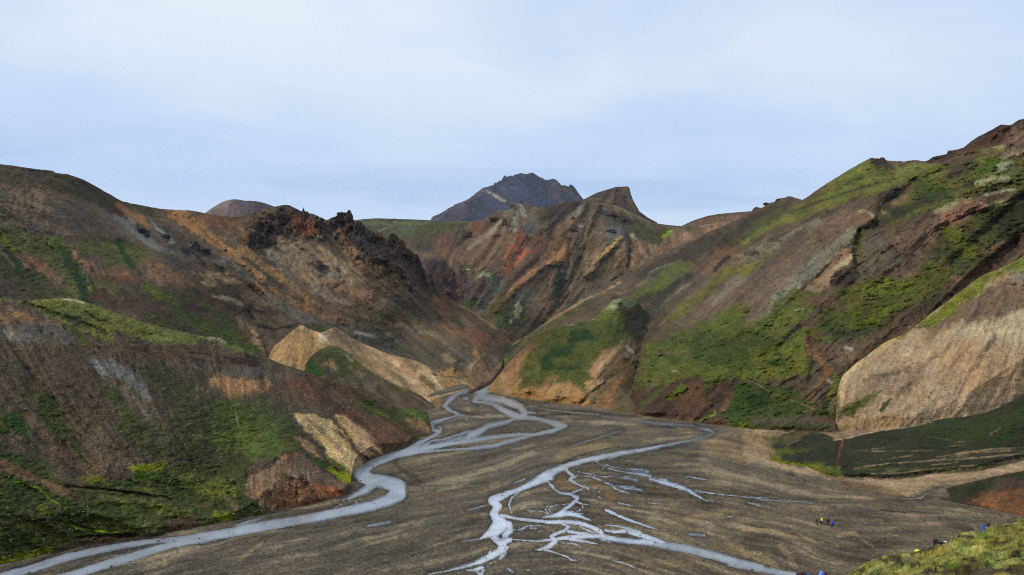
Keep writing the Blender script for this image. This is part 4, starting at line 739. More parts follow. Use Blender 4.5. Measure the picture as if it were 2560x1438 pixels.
# ------------------------------------------------------------------ ochre spur behind the near slope
p(Z6, "380,620 500,440 620,330 700,340 830,390 850,480 760,600 690,720 500,660", (172, 134, 82)); p(Z6, "380,620 420,500 600,400 560,560 640,700 480,660", (158, 124, 84), a=.6); s(Z6, "620,375,30 720,380,40", (130, 116, 88), a=.8)
p(Z6, "810,400 880,400 1000,460 990,480 900,480 830,460", (196, 180, 168)); p(Z6, "870,370 970,335 1050,390 1300,520 1500,595 1350,600 1050,510 900,410", (156, 128, 104)); p(Z6, "740,600 850,500 950,470 1100,560 1300,700 1500,860 1700,960 1500,900 1200,700 1000,560 800,640", (160, 130, 94), a=.8)
p(Z6, "1420,620 1560,640 1700,760 1720,850 1600,810 1480,700", (198, 162, 124)); s(Z6, "1560,680,70 1640,770,50", (176, 122, 88), a=.7); p(Z6, "1700,730 1860,745 1920,820 1780,800", (198, 172, 138)); s(Z6, "1720,790,60 1770,830,60 1820,880,30", (116, 98, 66), a=.8); s(Z6, "1800,745,12 1850,755,12", (60, 46, 34)); p(Z6, "1880,780 1980,760 2160,860 1980,910 1900,860", (158, 120, 72)); s(Z6, "1900,900,30 1960,840,40", (170, 126, 76), a=.8)
p(Z6, "1100,560 1430,640 1600,820 1750,950 1550,900 1250,700", (148, 124, 92), a=.7)
hill('ochre', 'spur', Z6("388,600 400,560 430,505 500,450 560,395 640,335 660,322 690,325 720,350 830,388 870,378 930,348 960,338 1000,360 1100,430 1200,478 1300,520 1400,562 1500,590 1650,628 1720,655 1780,690 1860,738 1890,765 1960,770 2080,810 2155,850 2170,870"),
     "660,915 760,960 900,1000 1000,1012 1060,1020 1090,1000 1105,993 1130,985 1160,975 1180,970 1190,968", "672,900,520 690,870,560 745,815,640 800,832,650 835,818,680 900,850,700 1000,883,690 1080,920,680 1130,945,670 1170,962,640 700,930,470 760,950,460 900,950,540 1000,960,560 1080,990,550 1180,968,615 850,900,570",
     "720,860,-.7,1 760,880,-.2,1 850,850,.8,1 1000,900,1,.7 1100,950,.8,1 1160,960,.7,1", (172, 142, 106), take(), macro=10, rill=4, lump=1.6, seed=10, foot=(1060, 9999), clamp=(('mossy', 9999), ('near', 9999)), label='bare ochre and cream spur in the middle distance left of the river',
     reliefs=[rl(Z6, "680,330,90 840,420,100 950,480,90 1150,600,90 1500,800,90 1700,930,80", 14), rl(Z6, "960,340,80 1300,520,90 1650,630,90 1860,740,80", 12), rl(Z6, "880,400,50 1200,560,60 1450,690,60", -10), rl(Z6, "1780,700,50 1900,880,50", 8)])
# ------------------------------------------------------------------ left mountain with the lava crags
p(Z1, "-100,60 500,150 900,290 1220,470 1260,580 1080,570 800,450 500,370 -100,330", (84, 76, 56), m=.3, w=10); p(Z1, "-100,330 400,390 900,500 1100,610 1300,750 1450,880 1600,960 1250,840 800,840 400,790 -100,740", (112, 97, 84), w=10)
p(Z1, "200,300 500,340 900,480 1000,560 700,500 400,440", (122, 100, 82), a=.6, w=10); p(Z1, "500,620 900,600 1200,720 1100,790 700,760", (104, 90, 80), a=.6, w=12); s(Z1, "0,570,60 150,640,60 300,690,40", (84, 78, 52), m=.5, a=.8); s(Z1, "-20,740,50 250,760,60 450,800,40 700,820,30", (78, 66, 52), a=.7)
p(Z1, "-100,720 250,770 450,840 700,885 900,830 1250,855 1400,915 1660,975 1500,1010 1380,970 1350,1060 1250,1110 1000,1110 900,1000 700,930 650,1000 800,1200 900,1438 600,1438 560,1200 250,1000 -100,950", (92, 94, 50), m=1, w=9)
p(Z1, "-100,940 250,1050 500,1230 700,1438 -100,1438", (68, 70, 44), m=.9, w=9); p(Z1, "880,830 1230,830 1250,880 1000,900", (70, 66, 40), a=.8, m=.6); s(Z1, "1000,900,60 1200,960,70 1350,1000,50", (104, 106, 50), m=1, a=.8)
s(Z1, "-20,790,90 60,860,90 120,950,60", (100, 108, 36), m=1); s(Z1, "60,950,80 130,1040,60 200,1150,80", (44, 66, 30), m=1, a=.8); s(Z1, "440,850,80 540,900,90 600,960,70 660,930,50", (86, 106, 32), m=1); s(Z1, "450,890,16 520,945,16", (48, 40, 28))
s(Z1, "1150,870,60 1200,980,60 1270,1080,70 1350,1190,60", (42, 72, 26), m=1); s(Z1, "620,980,60 720,1120,110 820,1280,150 880,1438,220", (46, 74, 28), m=1); s(Z1, "870,1300,40 870,1400,50", (112, 116, 34), m=1)
p(Z1, "0,1230 120,1260 180,1438 0,1438", (82, 70, 60), a=.8); s(Z1, "30,980,26 80,1040,30 130,1100,20", (130, 98, 74), a=.8)
s(Z1, "980,1290,34 1060,1370,50 1110,1400,60 1190,1430,70", (150, 154, 126), m=.4, w=6); p(Z1, "680,940 730,960 900,1080 860,1160 800,1130 700,1010", (142, 106, 76)); s(Z1, "270,1010,56 400,1120,90 520,1200,70 570,1230,40", (136, 98, 72)); s(Z1, "230,1080,30 290,1120,30", (124, 92, 70)); s(Z1, "600,1260,40 660,1320,40", (120, 92, 70), a=.8)
p(Z1, "900,1170 1100,1110 1280,1150 1375,1250 1200,1290 980,1250", (116, 86, 66)); s(Z1, "1100,1180,50 1250,1210,50 1360,1250,20", (140, 100, 74), a=.8); p(Z1, "1380,1060 1560,1080 1900,1260 2050,1390 1900,1370 1600,1280 1420,1200", (146, 110, 80)); p(Z1, "1530,980 1900,1010 2150,1180 1900,1250 1700,1150 1500,1060", (102, 84, 70))
p(Z1, "1900,1185 2150,1170 2350,1280 2200,1315 1970,1275", (156, 128, 96)); s(Z1, "1950,1260,16 2050,1300,16 2150,1305,10", (180, 158, 128)); s(Z1, "1400,1260,60 1600,1370,70 1720,1438,60", (86, 100, 38), m=1); p(Z1, "1300,1230 1700,1300 2100,1438 1300,1438", (86, 66, 52), a=.6)
p(Z1, "950,1230 1300,1300 1500,1438 950,1438", (92, 98, 48), m=1, a=.7)
s(Z1, "1120,620,50 1300,760,80 1450,880,70 1700,980,50", (124, 122, 120)); s(Z1, "1480,690,60 1560,770,80 1680,870,60", (128, 130, 134)); s(Z1, "1700,980,60 1900,1020,80 2150,1080,60", (110, 106, 104), a=.8); s(Z1, "2200,980,60 2350,1120,130 2560,1290,110", (104, 106, 106), a=.9); s(Z1, "2150,1250,50 2350,1380,70", (98, 92, 86), a=.6)
s(Z1, "1150,520,60 1320,640,80 1430,710,50", (160, 114, 64)); s(Z1, "1560,590,46 1750,630,110 1880,700,130 2000,800,110 2200,950,84 2400,1120,60 2560,1230,70", (160, 116, 70)); s(Z1, "1700,600,60 1900,720,70", (168, 112, 58), a=.8); p(Z1, "1940,640 2250,630 2280,780 2100,760", (126, 80, 50)); s(Z1, "2300,660,60 2380,850,70", (140, 98, 62), a=.9)
p(Z1, "1200,490 1500,550 1660,580 1560,640 1400,590", (76, 64, 48)); p(Z1, "1440,640 1600,640 1750,800 1900,860 1900,900 1700,860 1500,740", (88, 74, 58), a=.9, w=9); s(Z1, "1010,480,40 1100,560,50 1180,600,40", (92, 66, 48), a=.9); s(Z1, "2060,720,60 2120,760,60", (84, 64, 46), a=.8)
s(Z1, "1250,640,20 1300,690,30", (150, 150, 148)); s(Z1, "1520,740,20 1560,770,30 1600,790,16", (160, 160, 160)); s(Z1, "1340,740,50 1420,800,50", (56, 54, 58)); s(Z1, "1540,780,40 1620,850,50", (66, 64, 70)); s(Z1, "1820,960,100 1960,990,100 2040,1000,60", (60, 56, 58)); s(Z1, "2050,1090,50 2160,1140,50", (64, 60, 60), a=.8)
p(Z2, "-60,560 60,520 430,500 600,570 700,620 830,655 890,860 700,810 400,860 320,810 100,760 -60,640", (78, 62, 48), w=8); p(Z2, "0,640 250,560 350,540 430,515 500,530 240,600 60,680", (108, 90, 66), w=6, a=.8); p(Z2, "480,600 600,640 710,660 740,780 600,830 520,700", (118, 72, 46), w=9); s(Z2, "700,720,60 620,800,60", (140, 84, 48), a=.7, w=8)
s(Z2, "670,610,30 760,630,30 830,670,24", (116, 108, 92), a=.8); p(Z2, "80,760 250,700 420,800 380,920 250,960 100,930", (60, 52, 46), w=9); s(Z2, "215,800,24 235,860,14", (140, 128, 110))
p(Z2, "860,650 1060,580 1110,690 1200,690 1400,830 1500,780 1610,880 1760,1030 1800,1180 1900,1290 2060,1438 1700,1438 1500,1290 1350,1110 1100,1050 1050,900 950,800", (80, 65, 54), w=9); p(Z2, "1100,690 1300,790 1420,960 1380,990 1100,960", (66, 58, 60), w=8); s(Z2, "980,780,60 1020,880,50", (122, 80, 50), a=.8); s(Z2, "1340,800,50 1420,850,50", (112, 72, 48), a=.8)
p(Z2, "1100,1010 1500,1080 1680,1300 1750,1438 1400,1350 1200,1200", (94, 80, 64), w=8); p(Z2, "350,850 480,820 760,860 950,1010 1050,1020 1250,1330 1000,1380 700,1330 400,1150 250,970", (142, 120, 96), w=9); p(Z2, "500,1000 760,1000 900,1250 700,1250", (124, 104, 92), a=.7, w=10)
s(Z2, "0,940,60 300,1140,80 600,1380,90 700,1450,60", (158, 122, 76)); s(Z2, "380,840,60 600,1060,60 800,1290,60", (156, 130, 98), a=.7); s(Z2, "700,880,50 1000,1100,60 1100,1260,50", (154, 128, 98), a=.7); s(Z2, "800,1150,90 900,1240,90", (112, 108, 104), a=.8); s(Z2, "1040,960,90 1150,1100,90", (140, 112, 78), a=.8)
s(Z2, "250,990,80 380,1120,70", (128, 122, 114), a=.8); s(Z2, "500,1200,90 650,1330,70", (116, 110, 104), a=.8); s(Z2, "850,1270,70 1000,1330,90 1200,1370,80 1430,1390,60", (152, 108, 76), a=.8); p(Z2, "0,1150 300,1330 500,1438 0,1438", (96, 86, 76), a=.7)
s(Z2, "900,880,80 950,960,60", (86, 78, 70), a=.8); s(Z2, "760,1100,90 820,1140,60", (74, 64, 56), a=.9); s(Z2, "940,1130,50 960,1150,40", (74, 68, 62)); s(Z2, "270,1060,40 340,1110,30", (70, 62, 54)); s(Z2, "720,810,20 800,830,20", (150, 132, 98), a=.8)
p(Z6, "-60,-40 600,-40 1400,-40 1850,20 1950,260 2100,520 1700,470 1300,420 1000,340 700,320 300,100 -60,60", (110, 90, 70), a=.7, w=10); s(Z6, "300,0,80 550,130,90 800,230,70 1080,300,40", (140, 104, 72)); s(Z6, "360,60,70 600,220,90 850,310,60", (104, 96, 90), a=.9); s(Z6, "1000,270,40 1100,310,36", (74, 54, 40), a=.8)
s(Z6, "750,0,80 950,80,80 1050,120,60", (128, 112, 100), a=.8); s(Z6, "1000,0,70 1250,60,90", (140, 104, 78), a=.8); p(Z6, "1330,30 1700,80 1850,250 1800,330 1500,180", (86, 78, 70), a=.8); s(Z6, "1150,280,80 1300,320,70", (70, 70, 44), m=.7); s(Z6, "1250,200,60 1450,260,50", (76, 74, 50), m=.5, a=.7)
s(Z6, "1500,300,30 1700,380,40 1850,410,30", (124, 112, 98), a=.7); s(Z6, "1650,330,30 1900,420,40 2100,500,30", (118, 98, 80), a=.7)
p(Z6, "1850,20 2000,110 2150,200 2300,300 2460,400 2560,450 2350,530 2200,540 2000,420 1880,280 1960,250 1800,110", (130, 96, 70), w=6); p(Z6, "2060,340 2250,380 2330,470 2200,500", (140, 90, 60), w=6); s(Z6, "2050,150,24 2250,270,40 2450,400,30", (156, 130, 92)); s(Z6, "1980,270,30 2060,340,40", (86, 86, 46), m=.7, a=.8); s(Z6, "2050,260,30 2150,330,30", (138, 120, 92), a=.8)
p(Z6, "650,320 1150,290 1700,470 2150,530 2170,640 2060,760 1850,720 1400,580 1050,420", (88, 82, 74), w=8); s(Z6, "1130,385,16 1290,412,22", (138, 132, 124)); s(Z6, "1915,585,60 1960,620,60", (140, 122, 98)); s(Z6, "1400,400,30 1440,395,30", (118, 104, 92)); s(Z6, "740,350,50 900,360,50", (80, 84, 44), m=.8); s(Z6, "1450,500,50 1800,620,40", (76, 82, 48), m=.7, a=.8)
p(Z6, "2050,770 2100,640 2150,580 2230,550 2320,560 2420,700 2350,830 2150,850 1980,800 1850,740", (124, 100, 78), w=5); s(Z6, "2160,540,50 2190,570,60", (160, 118, 70)); s(Z6, "2130,690,20 2200,600,30 2260,570,20", (150, 126, 100)); s(Z6, "1980,740,40 2000,780,30", (80, 62, 48)); p(Z6, "1850,730 1960,700 2060,780 2160,860 1960,800", (150, 116, 76), w=5)
s(Z6, "0,100,24 60,115,50 150,180,60 180,200,30", (152, 134, 112)); p(Z6, "100,250 200,270 240,310 340,420 325,520 360,590 250,480 150,400 95,330", (158, 128, 98), w=6); s(Z6, "130,270,50 150,310,40", (186, 166, 142)); s(Z6, "200,180,60 330,190,60 450,220,50", (66, 54, 44), w=8); s(Z6, "260,160,20 330,190,20", (122, 96, 74)); p(Z6, "300,265 560,300 650,330 560,400 400,550 330,500 420,360", (104, 88, 66), w=6)
s(Z6, "300,330,24 420,355,20 600,330,14", (54, 46, 40), a=.9); s(Z6, "300,430,30 350,400,24", (80, 70, 60))
p(Z5, "900,20 2400,-20 2560,620 2300,560 1400,330 900,150", (80, 64, 50), a=.8, w=10); s(Z5, "1450,0,56 1700,120,70 1790,200,50", (90, 104, 38), m=1); s(Z5, "1750,220,50 1900,330,110 2150,440,130 2350,540,110 2560,640,80", (84, 96, 36), m=1); s(Z5, "1430,250,50 1600,330,80 1800,410,60", (84, 88, 38), m=1); s(Z5, "1750,50,30 2200,250,50 2400,470,60", (82, 84, 40), m=.9)
s(Z5, "2400,560,70 2500,610,60", (50, 84, 28), m=1); s(Z5, "1850,190,30 2100,220,40", (64, 46, 36), a=.8); s(Z5, "2130,85,20 2300,110,40 2400,160,40", (152, 136, 114)); p(Z5, "900,60 1300,130 1400,230 1100,170", (92, 64, 44), a=.7); p(Z6, "-60,200 80,300 150,420 330,590 150,540 -60,440", (74, 88, 36), m=1, a=.8)
BT = cat(Z1("-120,112 0,118 150,135 250,152 350,166 480,179 515,184 540,203 640,213 700,230 800,265 900,315 1000,375 1100,430 1190,480 1350,515 1500,540 1550,552 1700,562 1850,568 2000,595 2150,620 2240,630"),
         Z2("0,632 100,600 250,545 350,530 430,512 480,518 530,540 600,578 640,590 700,600 750,620 800,640 840,660 870,650 880,642 950,615 1020,607 1038,590 1060,585 1082,612 1100,655 1130,690 1180,692 1220,730 1280,768 1330,790 1400,832 1440,850 1452,805 1480,785 1520,802 1555,850 1590,870 1610,930 1650,950 1690,990 1720,985 1740,1030 1780,1130 1800,1180 1870,1240 1900,1310 2000,1400"),
         Z6("1990,115 2080,165 2150,205 2300,305 2450,398 2520,440 2545,470 2540,520"))
BT = BT[BT[:, 0] < 1297]
CRAG = np.vstack([Z2('60,640 250,540 430,500 650,540 830,640 880,630 1060,560 1150,680 1400,800 1500,760 1640,900 1800,1100 1920,1290 2060,1438 1700,1400 1500,1290 1350,1130 1100,1080 1060,940 900,830 760,850 600,840 420,850 380,940 100,940')])
hill('left', 'mountain', BT, "-40,860 200,840 640,930 750,970 900,1010 1120,1004 1158,992 1180,982 1200,974 1230,958 1252,930 1262,900 1296,858",
     "-30,410,760 0,600,600 0,800,450 200,440,860 200,620,680 200,820,470 330,510,1040 450,530,1100 400,650,780 400,800,560 600,538,1150 600,650,970 640,800,800 640,920,600 700,515,1180 760,540,1180 870,535,1200 800,650,1060 800,780,920 900,590,1150 960,580,1170 1050,640,1210 1000,760,1020 1100,740,1220 1200,800,1330 1292,850,1450 1280,870,1300 1230,880,1000 1180,830,1060 1100,820,1020 1000,860,920 900,850,880 700,860,740 750,960,650 900,1000,690 1100,900,800 1120,990,725 1150,935,745 1184,966,640 1215,935,740 1200,880,860 1245,905,880 560,700,880",
     "100,500,1,.35 300,600,1,.6 100,700,.7,1 60,640,1,.4 500,650,1,.75 700,650,1,.95 850,700,1,1 1000,800,1,.8 1200,820,1,.8 650,850,1,.8 900,830,1,.35 1100,900,1,.5 450,560,1,.7 1000,640,.8,1 220,700,.5,1 400,720,1,.8 1200,920,.5,1",
     (100, 84, 68), take(), crag=CRAG, jag=1.5, jagcell=8, macro=18, rill=5, lump=3.2, seed=9, xr=(-28, 1296), ext=(1400, 0), label='long brown mountain side with lava crags on its crest filling the left of the valley', matkw=dict(pebble=.2), foot=(1172, 1262), clamp=(('ochre', 9999), ('mossy', 9999), ('near', 9999)),
     reliefs=[rl(Z1, "1130,600,140 1450,880,160 1750,990,160 2150,1200,160 2560,1420,160", -24), rl(Z1, "600,960,130 760,1150,150 880,1438,180", -24), rl(Z1, "1150,870,110 1350,1190,120", -16), rl(Z1, "1400,1040,110 1700,1150,130 2080,1400,130", 22), rl(Z1, "1900,1180,110 2350,1290,110", 16),
              rl(Z1, "700,920,100 860,1120,100", 14), rl(Z1, "950,1180,120 1350,1200,120", 14), rl(Z1, "250,980,110 600,1240,110", 14), rl(Z1, "-20,800,100 200,1100,120", -16), rl(Z1, "1560,590,140 2000,800,150 2560,1230,160", 12), rl(Z1, "900,880,110 1250,960,110", 12), rl(Z1, "980,1290,90 1190,1430,90", 10),
              rl(Z6, "0,100,90 180,190,90", 18), rl(Z6, "90,240,90 330,450,90 360,560,60", 24), rl(Z6, "200,200,70 300,340,70 380,580,60", -20), rl(Z6, "330,260,80 600,310,90", 14), rl(Z6, "1850,20,120 2300,330,120 2540,460,100", 12), rl(Z6, "1000,330,110 1500,440,130 2060,560,120", -10), rl(Z6, "2200,560,90 2250,700,100 2200,840,70", 16), rl(Z6, "2050,620,60 2000,760,60", -12),
              rl(Z2, "1050,640,150 1200,900,160 1500,1100,180 1800,1400,180", 16), rl(Z2, "1000,700,110 1100,1000,110", -12), rl(Z2, "150,700,130 200,950,140", 16), rl(Z2, "500,560,160 600,800,160", 14), rl(Z5, "1450,0,90 1900,330,100 2500,620,90", -12)])

# toe of the right mountain: green shoulder with its pale slide
p(Z7, "30,1080 280,790 500,660 485,780 365,1030 560,1000 860,920 1000,1060 1120,1200 960,1230 500,1190 150,1130", (158, 120, 76), w=6); p(Z7, "200,860 440,640 600,530 700,470 560,630 300,840 230,880", (126, 86, 66), w=6); p(Z7, "600,480 1100,370 1400,320 1500,560 1400,580 1200,700 1030,860 1090,900 1050,1070 850,960 600,1010 350,1045 500,700", (82, 90, 40), m=1, w=7)
p(Z7, "860,515 1030,505 1110,560 900,640 880,700 700,760 680,840 580,835 575,720 840,620", (34, 64, 24), m=1, w=6); s(Z7, "650,840,50 750,850,60 980,850,30", (46, 72, 30), m=1, a=.8); p(Z7, "1180,310 1270,200 1380,178 1530,205 1490,265 1350,305 1250,330", (152, 158, 124), m=.7, w=6); s(Z7, "1340,230,16 1370,235,16", (60, 56, 50)); p(Z7, "1080,330 1200,270 1380,320 1550,300 1500,400 1200,400", (100, 106, 48), m=1, w=7)
s(Z7, "850,435,24 900,430,34", (142, 128, 100), a=.8); s(Z7, "990,400,16 1100,378,16", (152, 138, 110), a=.8); p(Z7, "1380,290 1680,260 1600,560 1540,620 1420,520", (70, 68, 50), m=.7, w=9); p(Z7, "1020,310 1180,180 1245,165 1235,220 1100,315", (178, 120, 62), w=5); p(Z7, "1050,890 1200,700 1330,635 1400,590 1450,575 1535,660 1450,765 1300,900 1200,955 1100,945", (158, 126, 94), w=6)  # dark patch right of the white mound: its shaded side painted in
s(Z7, "1395,590,24 1440,670,44 1500,710,30", (198, 184, 164)); s(Z7, "1380,690,16 1440,740,24", (180, 160, 136), a=.8); s(Z7, "1200,700,60 1330,660,50", (136, 100, 74), a=.8); s(Z7, "1400,760,40 1440,790,30", (100, 66, 46), a=.8); p(Z7, "1030,1010 1150,975 1220,970 1200,1000 1050,1090", (168, 134, 96)); s(Z7, "1150,1000,30 1200,985,24", (190, 176, 156), a=.8); s(Z7, "1100,1080,30 1210,990,24", (74, 78, 42), m=.8)
p(Z7, "1100,1215 1300,950 1500,750 1600,760 1560,830 1400,1000 1260,1240", (136, 100, 70), w=6); s(Z7, "1380,960,50 1240,1150,60", (158, 112, 66), a=.8); s(Z7, "960,1200,24 1080,1080,24", (78, 70, 44), a=.8); s(Z7, "700,960,80 500,1060,70", (136, 104, 70), a=.6)
hill('toe', 'hillside', Z7("68,1062 110,1010 160,948 220,870 280,798 350,735 440,650 520,570 600,505 660,480 740,462 850,432 950,412 1030,398 1100,378 1150,325 1200,270 1250,215 1290,193 1340,182 1400,180 1470,188 1530,215 1570,260 1600,330 1630,460 1650,600 1670,700 1690,820"),
     "1210,976 1218,977 1239,984 1277,992 1329,1000 1380,1008 1445,1013 1509,1023 1545,1030 1600,1040 1640,1045", "1218,973,592 1239,950,600 1277,991,535 1313,868,630 1365,826,655 1440,805,665 1484,797,670 1530,752,690 1560,746,700 1600,775,745 1620,850,660 1445,1012,478 1540,1025,452 1300,930,570 1400,900,565 1500,900,545 1560,900,565 1600,900,600 1620,1000,510 1640,1043,440 1450,850,610 1530,820,620 1350,960,530",
     "1300,900,-.8,1 1450,900,-.8,.55 1400,980,-.5,1 1540,920,-1,.9 1250,950,-.9,1 1500,790,-.7,.6", (112, 96, 66), take(), macro=12, rill=4.5, lump=3.0, seed=14, foot=True, label='green mossy shoulder with an ochre foot jutting to the river from the right',
     reliefs=[rl(Z7, "1380,180,130 1200,420,160 900,700,200", 10), rl(Z7, "1450,580,110 1330,700,120 1150,900,120", 16), rl(Z7, "1540,680,60 1300,900,70 1000,1200,70", -14), rl(Z7, "480,700,60 380,1000,60", 8)])

p(V_, "-40,120 400,120 330,200 230,260 330,320 310,380 245,390 100,300 -40,240", (146, 122, 94), w=5, m=0)
p(V_, "100,170 330,180 700,120 900,90 850,140 600,150 500,230 330,250 230,240", (104, 96, 56), m=.6, w=5); s(V_, "20,160,20 250,170,30 450,140,20", (140, 118, 88), w=4); s(V_, "400,250,16 520,210,12", (112, 100, 74)); p(V_, "230,400 300,290 480,300 600,290 560,330 330,330 330,400 700,430 860,470 900,560 700,520 500,460", (106, 110, 44), m=1, w=4); s(V_, "240,405,24 500,440,24 700,460,30 860,470,20", (122, 124, 46), m=1)
s(V_, "815,215,14 950,195,16 1080,158,16 1240,128,12 1500,98,10 1700,55,8", (176, 156, 124), f=2, w=2); s(V_, "905,205,18 870,290,24 845,380,24 820,475,22", (112, 70, 48), f=3, w=3)
s(V_, "560,470,30 760,565,50 1000,580,50 1300,590,60 1650,540,60 2150,500,60 2529,412,70", (146, 124, 96), w=14, f=7, a=.9)
s(V_, "330,432,20 560,455,26 760,540,20", (116, 118, 44), m=1, w=8)
s(V_, "950,330,40 1400,360,60 1900,340,60 2400,360,50", (70, 64, 44), m=.4, a=.6, w=10)
for q in ("1000,472,8 1300,430,12 1600,410,12 1900,392,14 2200,372,12 2560,335,18", "1750,372,6 2000,330,12 2250,298,14 2560,285,12", "1100,320,5 1400,316,9 1700,312,6", "1150,520,6 1400,515,12 1600,495,8", "1500,500,10 1800,470,14 2100,450,10", "2100,330,8 2400,310,12 2560,320,8"): s(V_, q, (140, 120, 92), w=5, a=.85)
p(V_, "1500,100 2100,0 2560,-120 2750,-120 2750,200 2300,230 1900,240 1600,200", (58, 70, 28), m=1, w=8, a=.8); s(V_, "1650,185,10 1900,225,12", (96, 100, 48), m=1, a=.6); s(V_, "2230,160,24 2310,115,20", (128, 100, 76), a=.8); s(V_, "1050,195,10 1250,200,12 1400,205,8", (34, 38, 20), m=1, a=.7); s(V_, "1000,480,20 1600,480,20 2150,480,26 2300,440,20", (96, 98, 42), m=1, a=.6); s(V_, "1450,400,8 1600,420,8 2000,380,8", (84, 82, 54), a=.6)
p(V_, "650,330 800,320 760,430 700,400", (60, 70, 34), m=1, a=.6); s(V_, "690,370,6 760,430,8", (116, 96, 62), a=.7)
_r = np.random.RandomState(4)
for _k in range(26):
    _x = _r.uniform(950, 2500); _y = 290 + 250 * _r.rand() - (_x - 950) * .05; _l = _r.uniform(60, 330)
    s(V_, "%f,%f,%f %f,%f,%f %f,%f,%f" % (_x, _y, 3, _x + _l * .5, _y - _l * .05 + _r.uniform(-4, 4), _r.uniform(5, 12), _x + _l, _y - _l * .11, 3), [(138, 120, 94), (66, 58, 42), (70, 78, 38), (112, 100, 72)][_k % 4], m=(0, .3, 1, 0)[_k % 4], a=.7)
hill('terrace', 'terrace', V_("-20,140 60,165 150,150 250,140 400,132 600,135 700,152 790,188 830,212 860,205 950,195 1080,157 1150,145 1240,126 1330,118 1500,99 1600,75 1700,45 1800,25 2050,2 2180,-30 2300,-75 2400,-125 2529,-200 2700,-290"),
     V_("-20,190 60,215 150,240 215,300 238,405 330,432 560,462 760,552 900,572 1100,556 1200,582 1300,582 1500,572 1650,532 1900,515 2150,492 2350,442 2529,405 2700,370"),
     "1890,1095,338 1930,1140,292 2000,1080,350 2050,1075,358 2087,1090,340 2159,1083,345 2203,1076,348 2275,1068,352 2350,1052,358 2430,1038,362 2500,1010,366 2560,985,370 2590,970,372 1960,1165,278 2070,1193,257 2150,1200,252 2260,1200,252 2400,1185,264 2560,1152,286 2300,1120,300 2450,1100,308 2560,1090,312 2050,1130,300",
     "1950,1130,-.2,1 2100,1130,-.1,1 2300,1130,-.9,.3 2500,1050,-1,.4 2500,1130,-1,.15", (56, 60, 37), take(), basemoss=1, macro=9, rill=3, lump=3.0, seed=16, foot=True, xr=(1856, 2592), ext=(0, 1500), label='dark green mossy terrace below the pale hill',
     reliefs=[rl(V_, "1050,195,60 1400,210,60 1650,190,50", -8), rl(V_, "820,215,40 850,300,60 820,470,50", -7), rl(V_, "1500,120,110 2100,40,120", 8), rl(V_, "600,250,60 900,200,80", 6)])
p(V_, "1700,690 1850,640 2100,580 2300,530 2560,485 2750,440 2750,560 2529,575 2250,640 2000,740 1900,780", (52, 60, 30), m=1, w=6); p(V_, "2040,770 2150,700 2300,670 2560,640 2750,640 2750,920 2529,905 2250,855", (130, 86, 54), w=9); s(V_, "2300,620,80 2529,600,80", (84, 66, 56), a=.7); s(V_, "2150,800,40 2400,760,60", (146, 94, 54), a=.6); s(V_, "2300,780,30 2529,740,30", (84, 66, 46), m=.4, a=.5)
hill('bank', 'riverbank', V_("1725,678 1780,668 1850,648 2000,610 2100,588 2200,560 2300,538 2420,515 2529,497 2700,460"), V_("1725,685 1760,730 1800,758 1850,775 2000,800 2250,850 2529,905 2700,930"),
     "2337,1228,240 2370,1222,242 2440,1205,246 2500,1188,250 2590,1170,255 2370,1252,226 2420,1263,221 2480,1275,216 2560,1290,209 2590,1293,208", "2400,1240,-.2,1 2500,1240,-.5,1", (80, 60, 44), take(), macro=5, rill=3, lump=2.2, seed=17, foot=True, xr=(2338, 2592), ext=(0, 1500), label='rust brown eroded bank at the right edge of the plain', matkw=dict(pebble=.3))

# ------------------------------------------------------------------ pale ochre hill on the right, mossy terrace, bank
p(Z8, "1550,680 1750,560 2150,300 2420,140 2700,140 2700,500 2300,540 2000,620 1750,680", (116, 97, 80), w=9); p(Z8, "1900,660 2100,620 2500,510 2700,510 2700,760 2350,770 2200,770 2000,740", (182, 168, 142), w=14, f=8, a=.75); s(Z8, "2000,600,30 1900,760,30", (182, 166, 138), a=.7); s(Z8, "2230,560,30 2200,740,40", (150, 128, 98), a=.6)
p(Z8, "1640,700 1850,640 1800,740 1650,760", (148, 118, 92), a=.7); s(Z8, "1430,740,40 1200,850,60 1050,960,70 920,1090,70 865,1240,70 870,1330,40", (194, 168, 122), w=5); s(Z8, "1460,900,40 1560,860,50", (182, 164, 142), a=.7); p(Z8, "2400,170 2560,150 2560,300 2450,280", (146, 132, 116), a=.7)  # long pale stroke: the lit left edge, painted lighter
p(Z8, "1400,760 1500,680 1700,515 1860,410 2050,255 2200,150 2350,85 2600,-20 2700,-30 2700,100 2480,140 2400,155 2170,265 2150,330 1850,560 1700,650 1550,665 1440,745", (116, 122, 40), m=1, w=6); s(Z8, "1560,655,30 1680,640,30", (96, 92, 48), m=.8)
p(Z8, "880,1380 1080,1160 1400,1010 1700,930 1550,1200 1250,1290 1000,1438", (134, 114, 92), a=.6, w=12); s(Z8, "1100,1130,40 1300,1080,60 1500,1040,40", (112, 94, 76), a=.7); p(Z8, "840,1438 1000,1310 1200,1230 1160,1330 1000,1438", (76, 86, 38), m=1, w=7, a=.9); s(Z8, "1250,1410,24 1290,1350,34 1345,1300,20", (58, 78, 32), m=1); s(Z8, "1270,1220,12 1170,1290,14", (64, 82, 34), m=1, a=.8); s(Z8, "800,1330,40 870,1400,40", (110, 104, 76), m=.3, a=.7)
s(Z8, "2430,255,12 2480,262,12", (70, 52, 44)); s(Z8, "2090,910,60 2180,920,50", (134, 96, 66), a=.7); p(Z8, "1800,850 2300,780 2560,900 2560,1250 2000,1250 1700,1100", (172, 138, 102), a=.6, w=12); s(Z8, "1700,700,30 1450,1000,30 1300,1300,30", (140, 112, 82), a=.5); s(Z8, "2160,700,26 1900,1000,30 1750,1300,30", (130, 104, 78), a=.5)
